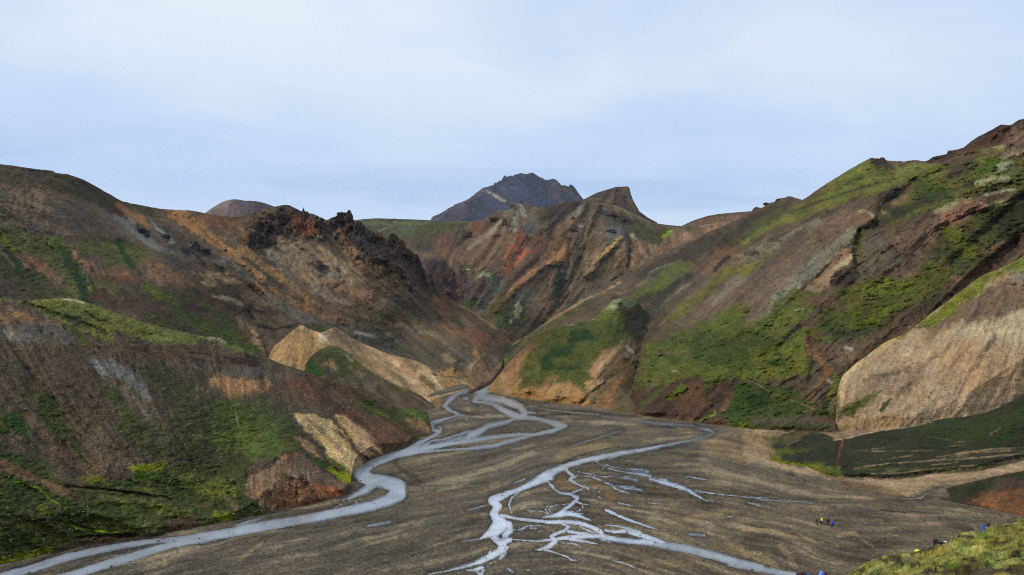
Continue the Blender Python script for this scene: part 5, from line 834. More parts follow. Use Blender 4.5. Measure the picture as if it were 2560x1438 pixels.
p(V_, "700,150 950,50 1300,0 1700,30 1200,110 900,135", (152, 122, 86), w=5)
TT = Z8("836,1438 838,1380 840,1330 848,1260 862,1200 880,1135 905,1085 980,1018 1030,975 1080,940 1140,900 1180,862 1200,848 1260,805 1340,762 1420,730 1490,692 1600,610 1700,530 1850,420 1960,335 2050,270 2120,215 2200,165 2280,138 2350,110 2450,60 2555,0 2700,-60")
s(Z8, "850,1250,40 846,1330,50 860,1420,60", (112, 108, 78), m=.3, a=.7, w=12, f=8)
hill('tan', 'hill', TT, V_("825,120 840,128 1000,130 1400,140 1800,120 2529,60 2750,0"), "2089,1040,378 2095,970,395 2107,938,410 2156,897,432 2216,853,455 2326,785,475 2422,714,490 2504,670,500 2590,630,510 2090,1075,368 2300,1075,366 2560,1060,372 2300,950,405 2450,850,440 2560,800,455 2180,1000,385 2560,950,405",
     "2150,980,-.3,1 2300,900,-.5,1 2450,800,-.4,1 2550,900,-.25,1 2400,1000,-.5,1 2380,760,-1,.8 2200,880,-.8,1 2250,1000,-.6,1", (170, 144, 118), take(), macro=12, rill=1.3, stk=.4, lump=1.8, seed=15, foot=True, clamp=(('terrace', 9999),), xr=(2089, 2592), ext=(0, 1500), label='bare pale ochre hill with a mossy rim on the right',
     reliefs=[rl(Z8, "1700,900,120 1300,1330,130", 10), rl(Z8, "2300,760,130 1950,1300,150", -10), rl(Z8, "2100,500,130 1750,900,130", 8)])
# ------------------------------------------------------------------ right mountain
p(Z4, "1540,308 1650,380 1900,325 2050,345 2000,430 1850,460 1500,560 1250,650 900,765 700,875 615,875 640,820 900,690 1080,600", (110, 114, 54), m=1, w=9); p(Z4, "1980,420 2200,320 2600,295 2600,520 2300,570 2000,640 1750,725 1600,745 1555,720 1790,585 1830,470", (98, 100, 50), m=1, w=9)
s(Z4, "1100,600,20 1300,500,30 1520,420,30 1700,390,30", (86, 84, 44), m=1, a=.7); s(Z4, "1080,640,14 1400,530,16 1700,440,12", (72, 62, 44), a=.7); s(Z4, "1260,450,60 1440,380,50", (122, 124, 60), m=1, a=.7); s(Z4, "1700,400,60 1880,380,50", (118, 118, 66), m=1, a=.7)
p(Z4, "1870,500 2000,470 2070,540 1880,590", (62, 86, 32), m=1); s(Z4, "2280,390,40 2360,340,50", (80, 100, 40), m=1); p(Z4, "2050,380 2200,315 2240,350 2150,430 2060,450", (72, 62, 50), w=9); s(Z4, "2180,480,60 2260,450,40", (66, 60, 42), a=.8, w=8); p(Z4, "1910,330 2150,225 2400,75 2500,100 2560,190 2350,245 2250,295 2100,265 2000,330", (90, 62, 48), w=8); p(Z4, "2470,110 2570,140 2540,210 2420,200", (138, 108, 88), w=7)
s(Z4, "1920,325,26 2060,268,24 2180,210,20 2260,160,18 2400,88,18", (60, 48, 40)); p(Z4, "2420,290 2600,235 2600,310", (150, 126, 106)); s(Z4, "2250,260,40 2400,240,50", (110, 108, 60), m=.9); s(Z4, "2350,235,24 2420,235,24", (140, 136, 104), m=.4); p(Z4, "1535,300 1645,322 1690,370 1560,355", (60, 50, 44), w=8); s(Z4, "2480,60,24 2560,40,24", (56, 46, 38)); s(Z4, "1850,440,60 2050,360,40", (96, 100, 48), m=1, a=.8)
s(Z4, "2240,475,30 2350,450,40 2450,440,30", (146, 146, 110), m=.4, w=8); s(Z4, "2390,370,34 2470,345,34", (142, 142, 112), m=.4, w=8); s(Z4, "2290,555,20 2400,530,26 2490,515,20", (152, 154, 132), m=.3, w=8); s(Z4, "2100,580,20 2200,572,20", (132, 130, 104), m=.4, w=7); s(Z4, "1980,660,40 2060,630,40 2110,600,30", (136, 132, 104), m=.4, w=8); s(Z4, "2300,640,40 2420,605,50", (122, 124, 92), m=.6, w=8)
p(Z4, "2080,640 2150,598 2280,598 2330,640 2260,740 2110,775 1970,765 2000,700", (144, 104, 86), w=8); s(Z4, "2140,630,30 2250,620,30", (112, 82, 66), a=.8, w=8); p(Z4, "1690,830 1950,700 2050,765 1980,900 1900,970 1760,985 1700,900", (118, 94, 78), w=8); s(Z4, "1850,900,60 1950,830,60", (138, 106, 84), a=.7)
p(Z4, "1980,780 2350,640 2600,580 2600,820 2400,950 2200,1060 1900,1010 1960,900", (76, 78, 38), m=1, w=10); p(Z4, "2380,700 2600,560 2600,820 2420,860", (52, 54, 32), m=1, a=.8, w=10); s(Z4, "2300,930,40 2440,880,60", (124, 96, 76), a=.7, w=10); s(Z4, "2050,790,80 2150,880,110 2200,930,80", (102, 102, 42), m=1, a=.8)  # darkest patch, far right: moss with slope shade painted into its colour
s(Z4, "2520,870,110 2350,1030,90 2200,1150,100 2080,1280,130 1900,1438,150", (96, 73, 56), w=8); p(Z4, "1650,605 1800,530 1795,590 1700,612", (136, 108, 68)); p(Z4, "1490,605 1650,500 1790,470 1830,500 1640,625 1580,655", (96, 82, 64), w=8); s(Z4, "1600,570,50 1700,515,50", (60, 52, 46), w=8, a=.8); s(Z4, "1570,640,30 1650,640,40 1750,690,50", (70, 68, 44), m=.6); s(Z4, "1610,660,12 1660,700,12", (136, 112, 84))
p(Z4, "580,970 850,820 1300,685 1500,655 1565,700 1440,790 1200,1100 900,1350 750,1438 60,1438 250,1250", (112, 95, 80), w=8); s(Z4, "1300,730,60 1100,850,70 900,1000,80 600,1250,70 400,1438,70", (106, 84, 72), a=.7); s(Z4, "1180,730,40 1050,770,50 900,870,60 700,950,50 620,970,30", (118, 116, 98), a=.65); s(Z4, "1430,790,50 1330,880,90 1200,990,110 1050,1120,110 900,1290,70 810,1400,40", (132, 132, 114), a=.72)
s(Z4, "900,900,60 700,1080,60 500,1250,50", (116, 112, 98), a=.6); p(Z4, "1440,660 1540,685 1510,740 1350,770 1300,740", (134, 100, 80)); s(Z4, "1460,655,12 1530,670,20 1550,700,16", (140, 136, 112)); p(Z4, "1385,890 1410,970 1300,1090 1250,1160 1080,1210 1200,1080", (150, 120, 94)); s(Z4, "1390,920,40 1370,1000,30", (140, 98, 74), a=.8); s(Z4, "1420,950,20 1370,1000,40 1300,1040,30", (160, 148, 112)); s(Z4, "1440,1020,14 1470,1060,16 1470,1090,12", (130, 128, 98))
s(Z4, "860,960,30 700,1060,60 ", (108, 108, 46), m=.9); s(Z4, "600,1040,50 450,1180,60 250,1330,60 200,1400,40", (104, 104, 44), m=1, a=.85); s(Z4, "650,1310,70 450,1440,80", (98, 104, 42), m=1); s(Z4, "800,1000,20 720,1100,20", (84, 84, 46), m=.8, a=.7)
p(Z4, "560,860 660,825 600,955 450,1070 330,1040 500,950", (112, 82, 56), w=8); p(Z4, "-30,1090 180,970 350,880 500,820 620,740 740,680 900,590 1050,580 900,700 650,850 400,960 200,1070 0,1160", (72, 64, 46), w=8, m=.3); s(Z4, "900,600,50 960,640,60 700,800,50", (84, 86, 46), m=1, a=.7); s(Z4, "500,800,50 400,900,60 200,980,50", (74, 62, 58), a=.7)
s(Z4, "100,1130,40 180,1060,60 330,1030,50", (96, 102, 48), m=1); p(Z4, "-60,1200 100,1110 330,1060 200,1200 -60,1260", (92, 98, 46), m=1, w=9); s(Z4, "60,1070,10 150,1030,14 270,990,10", (120, 116, 104), a=.6); s(Z4, "590,965,24 540,1010,30 500,1050,24", (54, 46, 40), w=6); s(Z4, "770,930,24 700,945,30", (78, 70, 66)); s(Z4, "940,860,20 870,860,30", (74, 70, 64), a=.8)
p(Z4, "1250,1140 1320,1060 1420,1015 1445,1100 1390,1165 1260,1172", (66, 54, 48), w=6); p(Z4, "1480,810 1580,770 1700,900 1740,980 1500,1130 1460,1010", (98, 90, 76)); s(Z4, "1470,790,40 1440,930,40 1430,1000,20", (78, 92, 40), m=1)
p(Z4, "980,1210 1300,1180 1500,1125 1800,1090 1900,1005 2200,1060 2050,1250 1850,1400 1600,1470 740,1470", (90, 92, 40), m=1, w=9); p(Z4, "1120,1240 1250,1200 1330,1210 1250,1300 1050,1370 980,1438 940,1400", (106, 78, 62), w=7); p(Z8, "300,740 560,500 700,420 850,345 865,380 700,470 720,560 600,640 400,750", (104, 78, 62), w=7); p(Z8, "820,430 940,385 900,480 820,495", (112, 84, 68)); s(Z8, "700,480,60 720,580,50", (72, 46, 34), a=.7)
p(Z8, "-60,660 150,600 600,430 690,470 560,560 350,700 300,760 100,900 -60,960", (100, 104, 46), m=1, w=9); p(Z8, "200,800 500,670 640,720 560,850 650,980 600,1110 -60,1120 -60,900", (104, 108, 44), m=1, w=9); p(Z8, "980,480 1350,420 1390,500 1310,630 980,670", (94, 96, 32), m=1, w=9); p(Z8, "1000,280 1300,200 1560,240 1500,350 1250,400 1050,350", (102, 106, 42), m=1, w=9); s(Z8, "1090,320,14 1180,370,16 1250,390,12", (52, 54, 26), m=1)
p(Z8, "-60,680 150,640 260,760 100,900 -60,950", (58, 76, 32), m=1, a=.7, w=14, f=12); p(Z8, "180,1000 260,930 385,935 350,1015", (46, 74, 34), m=1); p(Z8, "750,650 1350,640 1000,760 850,800", (58, 68, 36), m=1, a=.8, w=9); s(Z8, "600,740,60 760,760,60", (96, 102, 46), m=1); p(Z8, "1340,150 1600,120 1500,180 1380,180", (128, 98, 80), w=7, a=.8); s(Z8, "470,500,14 560,470,10", (140, 140, 118), a=.8)
s(Z8, "560,760,40 600,870,60 700,950,60 770,1050,60 710,1120,50 620,1260,40 550,1350,18", (132, 94, 62), w=6); s(Z8, "620,780,80 700,850,70 740,900,60", (100, 76, 56), a=.8, w=8); p(Z8, "880,840 940,815 1000,860 1010,960 940,1040 850,1010 860,900", (118, 96, 78), w=6); s(Z8, "920,830,20 980,850,30", (150, 140, 126), a=.8); p(Z8, "860,1060 1000,980 1200,760 1430,730 1300,780 1000,1000 880,1090", (94, 74, 56), w=7)
p(Z8, "1400,740 1250,700 1450,500 1700,380 1900,200 2100,130 2250,130 1900,360 1650,560", (92, 70, 54), w=8); p(Z8, "1500,420 1800,320 1750,480 1450,620", (74, 66, 56), a=.7); s(Z8, "1900,190,50 2000,220,40", (130, 96, 76), a=.8); s(Z8, "1500,660,14 1700,520,16 1850,420,12", (140, 110, 76), a=.8)
p(Z8, "-60,1120 400,1200 640,1380 860,1300 870,1470 -60,1470", (68, 84, 32), m=1, w=9); p(Z8, "-60,1200 200,1230 260,1340 -60,1380", (42, 66, 22), m=1, a=.8); s(Z8, "830,1080,30 850,1130,40 780,1280,50", (104, 112, 38), m=1, a=.8); s(Z8, "770,1130,30 790,1150,20", (150, 136, 112), a=.8)
s(Z8, "-20,1110,10 120,1170,12 230,1235,16 400,1300,12 550,1360,16 640,1395,16", (124, 98, 66), f=2, w=3, a=.8); s(Z8, "640,1395,12 550,1430,16", (136, 110, 76), f=2, w=3); s(V_, "690,-10,10 770,25,14 850,75,14 900,100,14", (124, 90, 64), f=2, w=2)
s(Z4, "1580,765,10 1640,850,14 1700,920,14 1745,985,10", (98, 70, 50), f=2, w=2, a=.9); s(Z8, "250,1250,16 230,1290,14", (90, 70, 50), a=.7)
p(Z7, "1580,640 1800,550 2100,420 2600,270 2600,900 2300,880 2000,1010 1700,1060 1490,1090 1560,900 1540,750", (92, 98, 42), m=1, w=9); p(Z7, "2000,610 2300,520 2600,460 2600,820 2300,850 2050,750", (60, 76, 32), m=1, w=16, f=14, a=.75); s(Z7, "1700,700,60 1900,800,70", (64, 78, 34), m=1, a=.7); s(Z7, "1860,880,16 1920,890,16", (130, 130, 112), m=.4, a=.6); s(Z7, "1700,700,30 1860,710,30", (108, 92, 72), a=.7)
p(Z7, "1180,1250 1250,1150 1480,1060 1900,970 2300,945 2500,935 2440,1100 2380,1300 2380,1420 2000,1380 1500,1300", (82, 58, 44), w=8); p(Z7, "2050,1000 2250,1035 2210,1250 1850,1290 1890,1150", (100, 72, 50), w=8); s(Z7, "1700,1010,60 1650,1060,50", (96, 74, 66), a=.8); s(Z7, "1960,1050,60 1820,1140,44", (98, 112, 34), m=1, w=5); s(Z7, "1740,1070,50 1650,1150,40 1580,1200,40", (74, 90, 30), m=1, a=.9); s(Z7, "2200,960,40 2180,1100,40 2240,1200,36", (70, 76, 32), m=1, a=.7); p(Z7, "2150,880 2500,850 2560,920 2360,980 2200,1000", (92, 102, 42), m=1)
s(Z7, "2280,1270,14 2270,1310,26 2210,1330,18 2160,1350,8 2110,1385,6", (112, 134, 38), m=.7, w=3); p(Z7, "2440,1080 2600,980 2600,1470 2420,1440 2350,1300", (60, 84, 28), m=1, w=8); s(Z7, "2440,1120,30 2360,1250,30", (124, 84, 56), a=.8); s(Z7, "2250,1380,60 2390,1395,60", (104, 78, 58), a=.9); s(V_, "-20,85,60 60,90,70 110,95,30", (126, 130, 34), m=1); p(V_, "-20,20 300,60 700,90 850,85 600,140 200,135 -20,110", (62, 76, 30), m=1, a=.7)
p(Z7, "120,690 240,650 420,560 640,430 500,600 440,650 240,800 180,820", (90, 94, 48), m=1); s(Z7, "220,780,50 260,740,40", (104, 130, 36), m=1); s(Z7, "140,705,20 280,690,30 330,700,20", (54, 52, 38)); s(Z7, "120,693,8 240,680,12", (112, 116, 60), m=1)
s(Z7, "330,600,40 500,500,44 760,340,34 1000,200,26 1200,110,24 1360,30,20", (150, 124, 94)); s(Z7, "380,560,40 760,400,50 1050,230,60 1300,120,50", (84, 86, 48), m=.9, a=.8); s(Z7, "1250,130,50 1500,40,50 1650,-30,40", (106, 90, 72), a=.8); s(Z7, "1350,140,30 1500,70,40 1610,10,30", (138, 108, 80), a=.8)
s(Z7, "1500,600,50 1700,400,60 1900,200,90 2100,60,70", (106, 86, 70), w=8); s(Z7, "1900,130,24 1960,80,40 2060,30,26 2130,0,14", (128, 120, 108), w=9, a=.6); s(Z7, "1680,400,40 1950,200,50", (92, 90, 60), m=.5, a=.6); p(Z7, "1400,280 1650,260 1560,560 1500,600 1390,480", (72, 72, 50), m=.7, w=9); s(Z7, "1720,290,60 1830,200,60", (100, 94, 86), a=.7)  # dark patch beside the shoulder repeats the painted shade on this slope
s(Z8, "860,1200,30 835,1280,50 800,1400,70", (112, 106, 76), m=.3, a=.75, w=12, f=8)
s(Z4, "330,1085,36 150,1200,60 -20,1275,60", (54, 56, 38), m=.6, a=.8); s(Z4, "220,1170,30 60,1330,70 -10,1430,70", (68, 63, 50), m=.4, a=.8); s(Z4, "400,1100,30 250,1230,40 100,1370,50", (92, 82, 68), a=.6); s(Z4, "1435,820,36 1430,1000,30", (50, 58, 30), m=1, a=.8)  # last stroke: gully shade painted dark over the moss
s(Z4, "1600,740,50 1850,610,60 2050,560,40", (58, 56, 40), m=.6, a=.7); s(Z4, "1700,1180,40 1560,1260,50 1480,1350,60", (64, 66, 36), m=.9, a=.6); s(Z4, "1250,640,24 1000,790,24 860,860,30", (66, 66, 40), m=.6, a=.7)  # dark bands across the slope: shadow painted into the colour
RT = cat(Z7("60,760 110,702 180,696 240,672 300,640 350,600 500,505 620,425 760,328 900,243 1100,105 1250,18"), Z4("0,1030 60,985 110,962 200,915 300,870 380,845 450,800 520,775 600,738 700,685 742,662 752,645 770,632 800,638 826,632 832,614 850,606 880,602 896,598 902,586 926,584 932,574 960,572 990,560 1020,567 1080,586 1150,540 1250,470 1400,380 1460,345 1540,305 1570,309 1598,311 1610,302 1625,315 1650,325 1700,326 1760,330 1820,321 1850,322 1900,329 1925,318 1950,300 1990,290 2040,280 2055,263 2150,240 2200,200 2250,165 2300,140 2350,112 2400,85 2440,86 2470,86 2500,65 2530,50 2556,45 2660,20"))
RT = RT[~((RT[:, 0] > 1522) & (RT[:, 0] < 1600))]
hill('right', 'mountain', RT, "1200,960 1230,950 1277,992 1329,1000 1380,1008 1445,1013 1509,1023 1561,1036 1638,1044 1716,1054 1819,1067 1900,1076 2100,1082 2600,1110",
     "1215,895,1150 1228,882,1180 1290,855,1350 1393,785,1450 1484,726,1450 1600,665,1350 1713,607,1350 1790,560,1300 1880,520,1180 1970,490,1060 2010,498,980 2090,450,900 2180,396,840 2260,403,790 2330,402,730 2420,370,700 2500,312,680 2590,295,680 1235,945,800 1277,991,545 1445,1012,487 1638,1043,422 1819,1066,387 2100,1080,372 2560,1080,380 1600,800,720 1700,700,950 1900,800,540 1900,650,750 2200,750,530 2300,600,600 2500,500,600 1400,850,680 1330,860,840 1500,900,580 1700,900,520 1560,740,900 2000,930,440 2200,900,440 2400,800,480 2560,700,520 1800,560,1150 2100,560,700 1320,900,700 1420,760,1150",
     "1400,800,-1,.65 1600,800,-1,.8 1700,700,-1,.75 1900,650,-1,.85 2100,550,-1,.6 2400,450,-1,.45 2300,700,-1,.9 2000,850,-1,.7 1700,1000,-1,.9 2000,1000,-1,.7 2450,650,-1,1 1450,900,-.9,.7 2150,850,-1,.9 2500,350,-1,.6 1850,960,-.8,1",
     (98, 82, 66), take(), jag=1.3, jagcell=9, macro=22, rscale=1.5, rill=6, lump=3.8, seed=13, foot=(1560, 9999), clamp=(('toe', 1620), ('tan', 9999)), xr=(1216, 2592), ext=(0, 1500), label='large right mountain side of moss and brown scree fans', matkw=dict(pebble=.2),
     reliefs=[rl(Z4, "1560,700,90 1440,790,110 1300,930,120 1050,1150,130 820,1400,120", 24), rl(Z4, "1470,780,70 1440,960,80 1480,1090,80", -20), rl(Z4, "1540,310,160 1080,610,150 700,880,140 500,1050,120 100,1350,120", 22), rl(Z4, "900,900,110 600,1150,120 200,1480,120", -16), rl(Z4, "1830,470,110 1620,640,110 1560,760,90", -22),
              rl(Z4, "2520,860,140 2200,1150,150 1900,1438,160", -34), rl(Z4, "2300,600,150 2060,650,150 1750,900,150 1560,1110,120", 22), rl(Z4, "1600,800,80 1730,980,90", -10), rl(Z4, "2420,100,120 2150,260,130 1900,400,130", 18), rl(Z4, "2560,420,130 2250,480,140 1950,640,130", 16), rl(Z4, "2560,560,130 2350,760,130 2100,1000,130", -20),
              rl(Z4, "1500,560,110 1150,740,120 850,880,110 620,980,90", 12), rl(Z4, "1200,860,110 800,1180,120", -12), rl(Z7, "1600,500,120 1560,800,110 1300,1180,90", -24), rl(Z7, "2560,280,150 2000,560,150 1700,700,150 1600,950,130", 20), rl(Z7, "2560,560,200 2250,700,200", -18), rl(Z7, "2300,940,110 1900,1060,130 1550,1230,110", 14), rl(Z7, "1650,960,50 1500,1060,60", 8),
              rl(Z8, "600,700,110 650,900,110 600,1150,100", -10), rl(Z8, "900,300,110 600,560,110 150,860,130", 16), rl(Z8, "1000,500,160 1300,620,160", 14), rl(Z8, "880,860,80 950,1020,80", 12), rl(Z7, "330,600,60 760,335,70 1250,100,70", 10), rl(Z4, "740,690,90 450,900,100 150,1080,90", 12), rl(Z4, "1350,1050,110 1400,1120,110", 16)])
# ------------------------------------------------------------------ foreground mound of moss the picture is taken beside
def moss_lumps(PX, PY):
    k = (PY - 1280) / 160.0
    return 40 * (0.3 - np.abs(fbm(PX, PY * 2.2 + PX * 0.6, 55, 4, 36)) * 1.6) + 14 * fbm(PX, PY * 1.9 + PX * 0.45, 60, 4, 31)
def moss_heave(X, Y):
    a = X + 0.25 * fbm(X, Y, 0.8, 2, 50); b = Y + 0.25 * fbm(X, Y, 0.8, 2, 51)
    return 0.17 * (0.4 - np.abs(fbm(a, b, 2.0, 3, 41)) * 2) + 0.10 * (0.4 - np.abs(fbm(a, b, 0.6, 3, 43)) * 2) + 0.045 * (0.4 - np.abs(fbm(a, b, 0.22, 2, 44)) * 2)
MT = V_("-700,2300 -200,1900 300,1650 700,1515 850,1470 940,1440 1000,1400 1050,1368 1120,1335 1200,1300 1300,1278 1400,1252 1480,1238 1560,1222 1620,1200 1700,1182 1780,1158 1850,1135 1880,1105 1910,1085 1950,1062 2050,1050 2120,1035 2150,1030 2200,1012 2260,1005 2350,985 2400,965 2450,940 2500,915 2529,900 2640,850 2800,800")
p(V_, "-700,800 3000,800 3000,2600 -700,2600", (146, 143, 76), m=1, a=1)
M9 = T(2100, 1290, 5.565)
for q in ("1580,330,30 1700,300,40 1850,290,30", "2170,300,60 2300,330,60 2400,280,40", "1690,600,60 1800,580,90 1880,610,40", "700,590,40 900,640,60 1000,600,40", "1230,580,30 1160,620,30", "2370,560,40 2480,490,40 2560,440,30", "560,610,50 640,650,50", "980,530,20 1200,470,30 1400,430,20", "1300,690,50 1500,740,60 1800,740,50 2100,770,60 2560,740,50", "1000,700,40 1100,690,40", "2100,570,20 2300,560,16"):
    s(M9, q, (74, 58, 36), m=.4, a=.85)
for q in ("1950,260,90 2100,280,80 2060,340,60", "2100,460,50 2200,430,40", "200,760,40 400,700,40", "1500,700,40 1700,720,30"):
    s(M9, q, (104, 126, 34), m=1, a=.8)
for q in ("1300,420,30 1700,400,40 2000,380,30", "1600,480,60 2000,440,60", "1900,540,30 2250,530,40", "600,760,50 900,760,60", "900,580,60 1100,560,50", "2100,130,30 2500,90,40", "1680,250,20 1860,245,20"):
    s(M9, q, (176, 172, 104), m=1, a=.7)
s(M9, "1200,780,60 1700,790,60 2100,790,60 2560,790,80", (100, 82, 66), m=.1, a=.9)
hill('mound', 'mossy_slope', MT, "1660,2050 2640,2050", "1700,1900,13 1900,1600,24 2120,1438,30 2300,1370,31 2460,1310,33 2560,1288,34 2630,1270,35 2560,1438,20 2300,1438,25 2100,1600,19 2560,1600,13 2600,2000,7 2100,2000,9 1700,2050,10",
     "2300,1400,-1,.35 2500,1400,-1,.4 2100,1600,-1,.3", (130, 132, 56), take(), basemoss=1, macro=0, rill=3, lump=3, seed=18, step=1.6, jag=2.0, jagcell=26, xr=(1668, 2640), ext=(0, 2600), extra=moss_lumps, heave=moss_heave, back=.62, label='foreground slope of thick yellow green moss cushions', grain=.35, matkw=dict(bump=1.0))
# ------------------------------------------------------------------ lava crags and single rocks standing out of the slopes
RM = {'lava': simple_mat('lava_rock', (86, 72, 62), rough=.95, spec=.15, var=.9, scale=.45, bump=.5), 'rust': simple_mat('rust_rock', (124, 90, 66), rough=.95, spec=.15, var=.8, scale=.45, bump=.5),
      'slate': simple_mat('slate_rock', (80, 76, 80), rough=.95, spec=.15, var=.8, scale=.45, bump=.5), 'brown': simple_mat('brown_rock', (106, 88, 72), rough=.95, spec=.15, var=.8, scale=.3, bump=.5), 'tan': simple_mat('tan_rock', (128, 104, 82), rough=.95, spec=.15, var=.7, scale=.45, bump=.4),
      'grey': simple_mat('river_stone', (70, 66, 62), rough=.8, spec=.3, var=.5, scale=3, bump=.05)}
def ico(sub):
    bm = bmesh.new(); bmesh.ops.create_icosphere(bm, subdivisions=sub, radius=1.0)
    v = np.array([x.co[:] for x in bm.verts]); f = np.array([[q.index for q in x.verts] for x in bm.faces]); bm.free(); return v, f
ICO = {i: ico(i) for i in (1, 2, 3, 4, 5)}
def rock_shape(seed, sub, sx, sy, sz, spire=0.0, craggy=.28):
    v, f = ICO[sub]; rs = np.random.RandomState(seed); v = v.copy()
    n = v / np.linalg.norm(v, axis=1, keepdims=True)
    for k in range(16):          # broken faces
        a = rs.randn(3); a[2] *= .45; a /= np.linalg.norm(a); o = rs.uniform(.50, .90)
        d = v @ a; v -= np.maximum(d - o, 0)[:, None] * a * .95
    r = np.ones(len(v)); off = rs.rand() * 50
    x, y, z = n[:, 0] * 2 + off, n[:, 1] * 2 + off, n[:, 2] * 1.2 + off
    ridg = (.5 - np.abs(fbm(x + z * .7, y - z * .4, .75, 4, seed % 17)) * 1.8) + .6 * (.4 - np.abs(fbm(x - y, z * 1.3 + y * .3, .4, 3, seed % 13)) * 1.6)
    v *= (1 + craggy * 1.5 * ridg)[:, None]
    if spire > 0:
        t = np.clip((v[:, 2] + .3) / 1.3, 0, 1); k = 1 - spire * t ** .8; v[:, 0] *= k; v[:, 1] *= k
    v[:, 2] *= np.where(v[:, 2] > 0, 1.0, .8)
    return v * np.array([sx, sy, sz]), f
NR = [0]
def rock(Z, pt, hk, tone, label, spire=0.2, name='rock_outcrop', cat_='rock', group=None, sub=None, sink=.12, craggy=.28):
    NR[0] += 1
    cx, cy, w = Z(pt)[0][:3]; h = float(pt.split(',')[3]) * (w / float(pt.split(',')[2]))
    d = surf(hk, cx, cy + h * .15) if hk else float(dground(cy + h * .4))
    m = d / F; sx = w * m * .56; sz = h * m * (.52 if spire > .7 or not hk else .43)
    d2 = d + sx * (sink + (.25 if hk else 0) + (.22 if Z in (Z1, Z3, Z4) else 0)); spire *= (1 if spire > .7 else .4); craggy *= 1.25 if hk else 1
    X, Y, Zz = P3(cx, cy, d2); Xb, Yb, Zb = float(X), float(Y), float(Zz)
    sub = sub or (5 if w > 30 else 4 if w > 10 else 3)
    v, f = rock_shape(NR[0] * 7 + 3, sub, sx, sx * .85, sz, spire, craggy)
    me = np_mesh(name, v, f, smooth=False); me.materials.append(RM[tone])
    o = bpy.data.objects.new(name, me); COL.objects.link(o); o.location = (Xb, Yb, Zb); o.rotation_euler[2] = math.atan2(-Xb, Yb)
    set_props(o, label=label, cat=cat_, group=group); return o
G1 = 'lava crags along the left ridge'
rock(Z2, "618,575,30,70", 'left', 'lava', 'slender dark rock pinnacle standing up against the sky on the left ridge', .75, 'rock_pinnacle', group=G1, sub=4)
rock(Z2, "632,640,95,150", 'left', 'lava', 'dark rock buttress right under the slender pinnacle', .45, group=G1)
rock(Z2, "400,680,150,150", 'left', 'lava', 'broad brown crag under the rounded summit of the left ridge', .3, group=G1)
rock(Z2, "290,640,90,90", 'left', 'lava', 'low dark crag left of the broad summit crag', .3, group=G1)
rock(Z2, "500,740,110,100", 'left', 'rust', 'rust brown crag between the summit crag and the pinnacle buttress', .3, group=G1)
rock(Z2, "155,850,120,150", 'left', 'lava', 'round dark crag with a pale streak, lowest left of the ridge crags', .1, group=G1)
rock(Z2, "260,900,100,110", 'left', 'lava', 'dark crag leaning on the right of the round crag', .2, group=G1)
rock(Z2, "365,790,80,110", 'left', 'slate', 'blackish crag hanging below the broad summit crag', .2, group=G1)
rock(Z2, "780,720,110,120", 'left', 'lava', 'squat grey brown crag right of the pinnacle', .3, group=G1)
rock(Z2, "1000,640,130,120", 'left', 'lava', 'low left shoulder of the highest crag peak on the ridge', .4, group=G1)
rock(Z2, "1060,640,85,140", 'left', 'lava', 'pointed crag peak with a sharp top beside the green plateau', .55, group=G1)
rock(Z2, "1150,760,120,160", 'left', 'slate', 'dark slaty crag just right of the pointed crag peak', .4, group=G1)
rock(Z2, "1250,840,130,150", 'left', 'slate', 'large dark slab crag on the descending crest', .35, group=G1)
rock(Z2, "1350,830,90,90", 'left', 'rust', 'rust coloured knob on the descending crest', .3, group=G1)
rock(Z2, "1480,840,80,100", 'left', 'lava', 'horned crag standing on the crest before it steepens', .4, group=G1)
rock(Z2, "1570,910,80,110", 'left', 'rust', 'brown crag right of the horned crag', .35, group=G1)
rock(Z2, "1640,1010,80,130", 'left', 'lava', 'tall dark crag at the steep edge of the crest', .35, group=G1)
rock(Z2, "1715,1070,60,150", 'left', 'lava', 'narrow upright crag at the outer edge of the crest', .5, group=G1)
rock(Z2, "1160,1035,90,70", 'left', 'lava', 'isolated rounded outcrop at the left end of the dark rock band', .1, group=G1)
rock(Z2, "1320,1065,180,75", 'left', 'lava', 'long flat outcrop forming the dark rock band', .05, group=G1)
rock(Z2, "1500,1010,90,70", 'left', 'lava', 'small outcrop at the right end of the dark rock band', .2, group=G1)
rock(Z2, "1400,1180,80,110", 'left', 'lava', 'upright dark outcrop below the rock band', .35, group=G1)
rock(Z2, "1560,1215,80,90", 'left', 'lava', 'dark outcrop low on the flank under the narrow upright crag', .25, group=G1)
rock(Z2, "1645,1335,80,90", 'left', 'lava', 'lowest dark outcrop on the flank above the rust slope', .25, group=G1)
rock(Z2, "1770,1190,60,130", 'left', 'lava', 'jagged crag edge above the purple slope', .4, group=G1)
rock(Z2, "1855,1275,60,70", 'left', 'lava', 'small crag where the crest drops into the valley', .3, group=G1)
rock(Z2, "795,1125,90,60", 'left', 'slate', 'grey outcrop alone in the middle of the pale scree', .15)
G2 = 'dark outcrops on the upper left slope'
rock(Z1, "1385,780,110,80", 'left', 'slate', 'long dark outcrop at the edge of the grey gully', .1, group=G2)
rock(Z1, "1430,820,40,60", 'left', 'slate', 'small dark block at the lower end of the long outcrop', .1, group=G2)
rock(Z1, "1610,830,90,60", 'left', 'slate', 'bluish outcrop below the whitish scree patch', .2, group=G2)
rock(Z1, "1890,930,90,130", 'left', 'slate', 'tall pointed outcrop of the dark group on the left slope', .5, group=G2)
rock(Z1, "1985,970,110,70", 'left', 'slate', 'wide low outcrop right of the tall pointed one', .15, group=G2)
rock(Z1, "2030,980,26,70", 'left', 'slate', 'thin finger of rock at the right end of the dark group', .5, group=G2)
rock(Z1, "2140,1130,60,46", 'left', 'slate', 'small outcrop further down the streaked gully', .2, group=G2)
rock(Z1, "2190,960,40,50", 'left', 'lava', 'little dark knob on the orange streak', .2, group=G2)
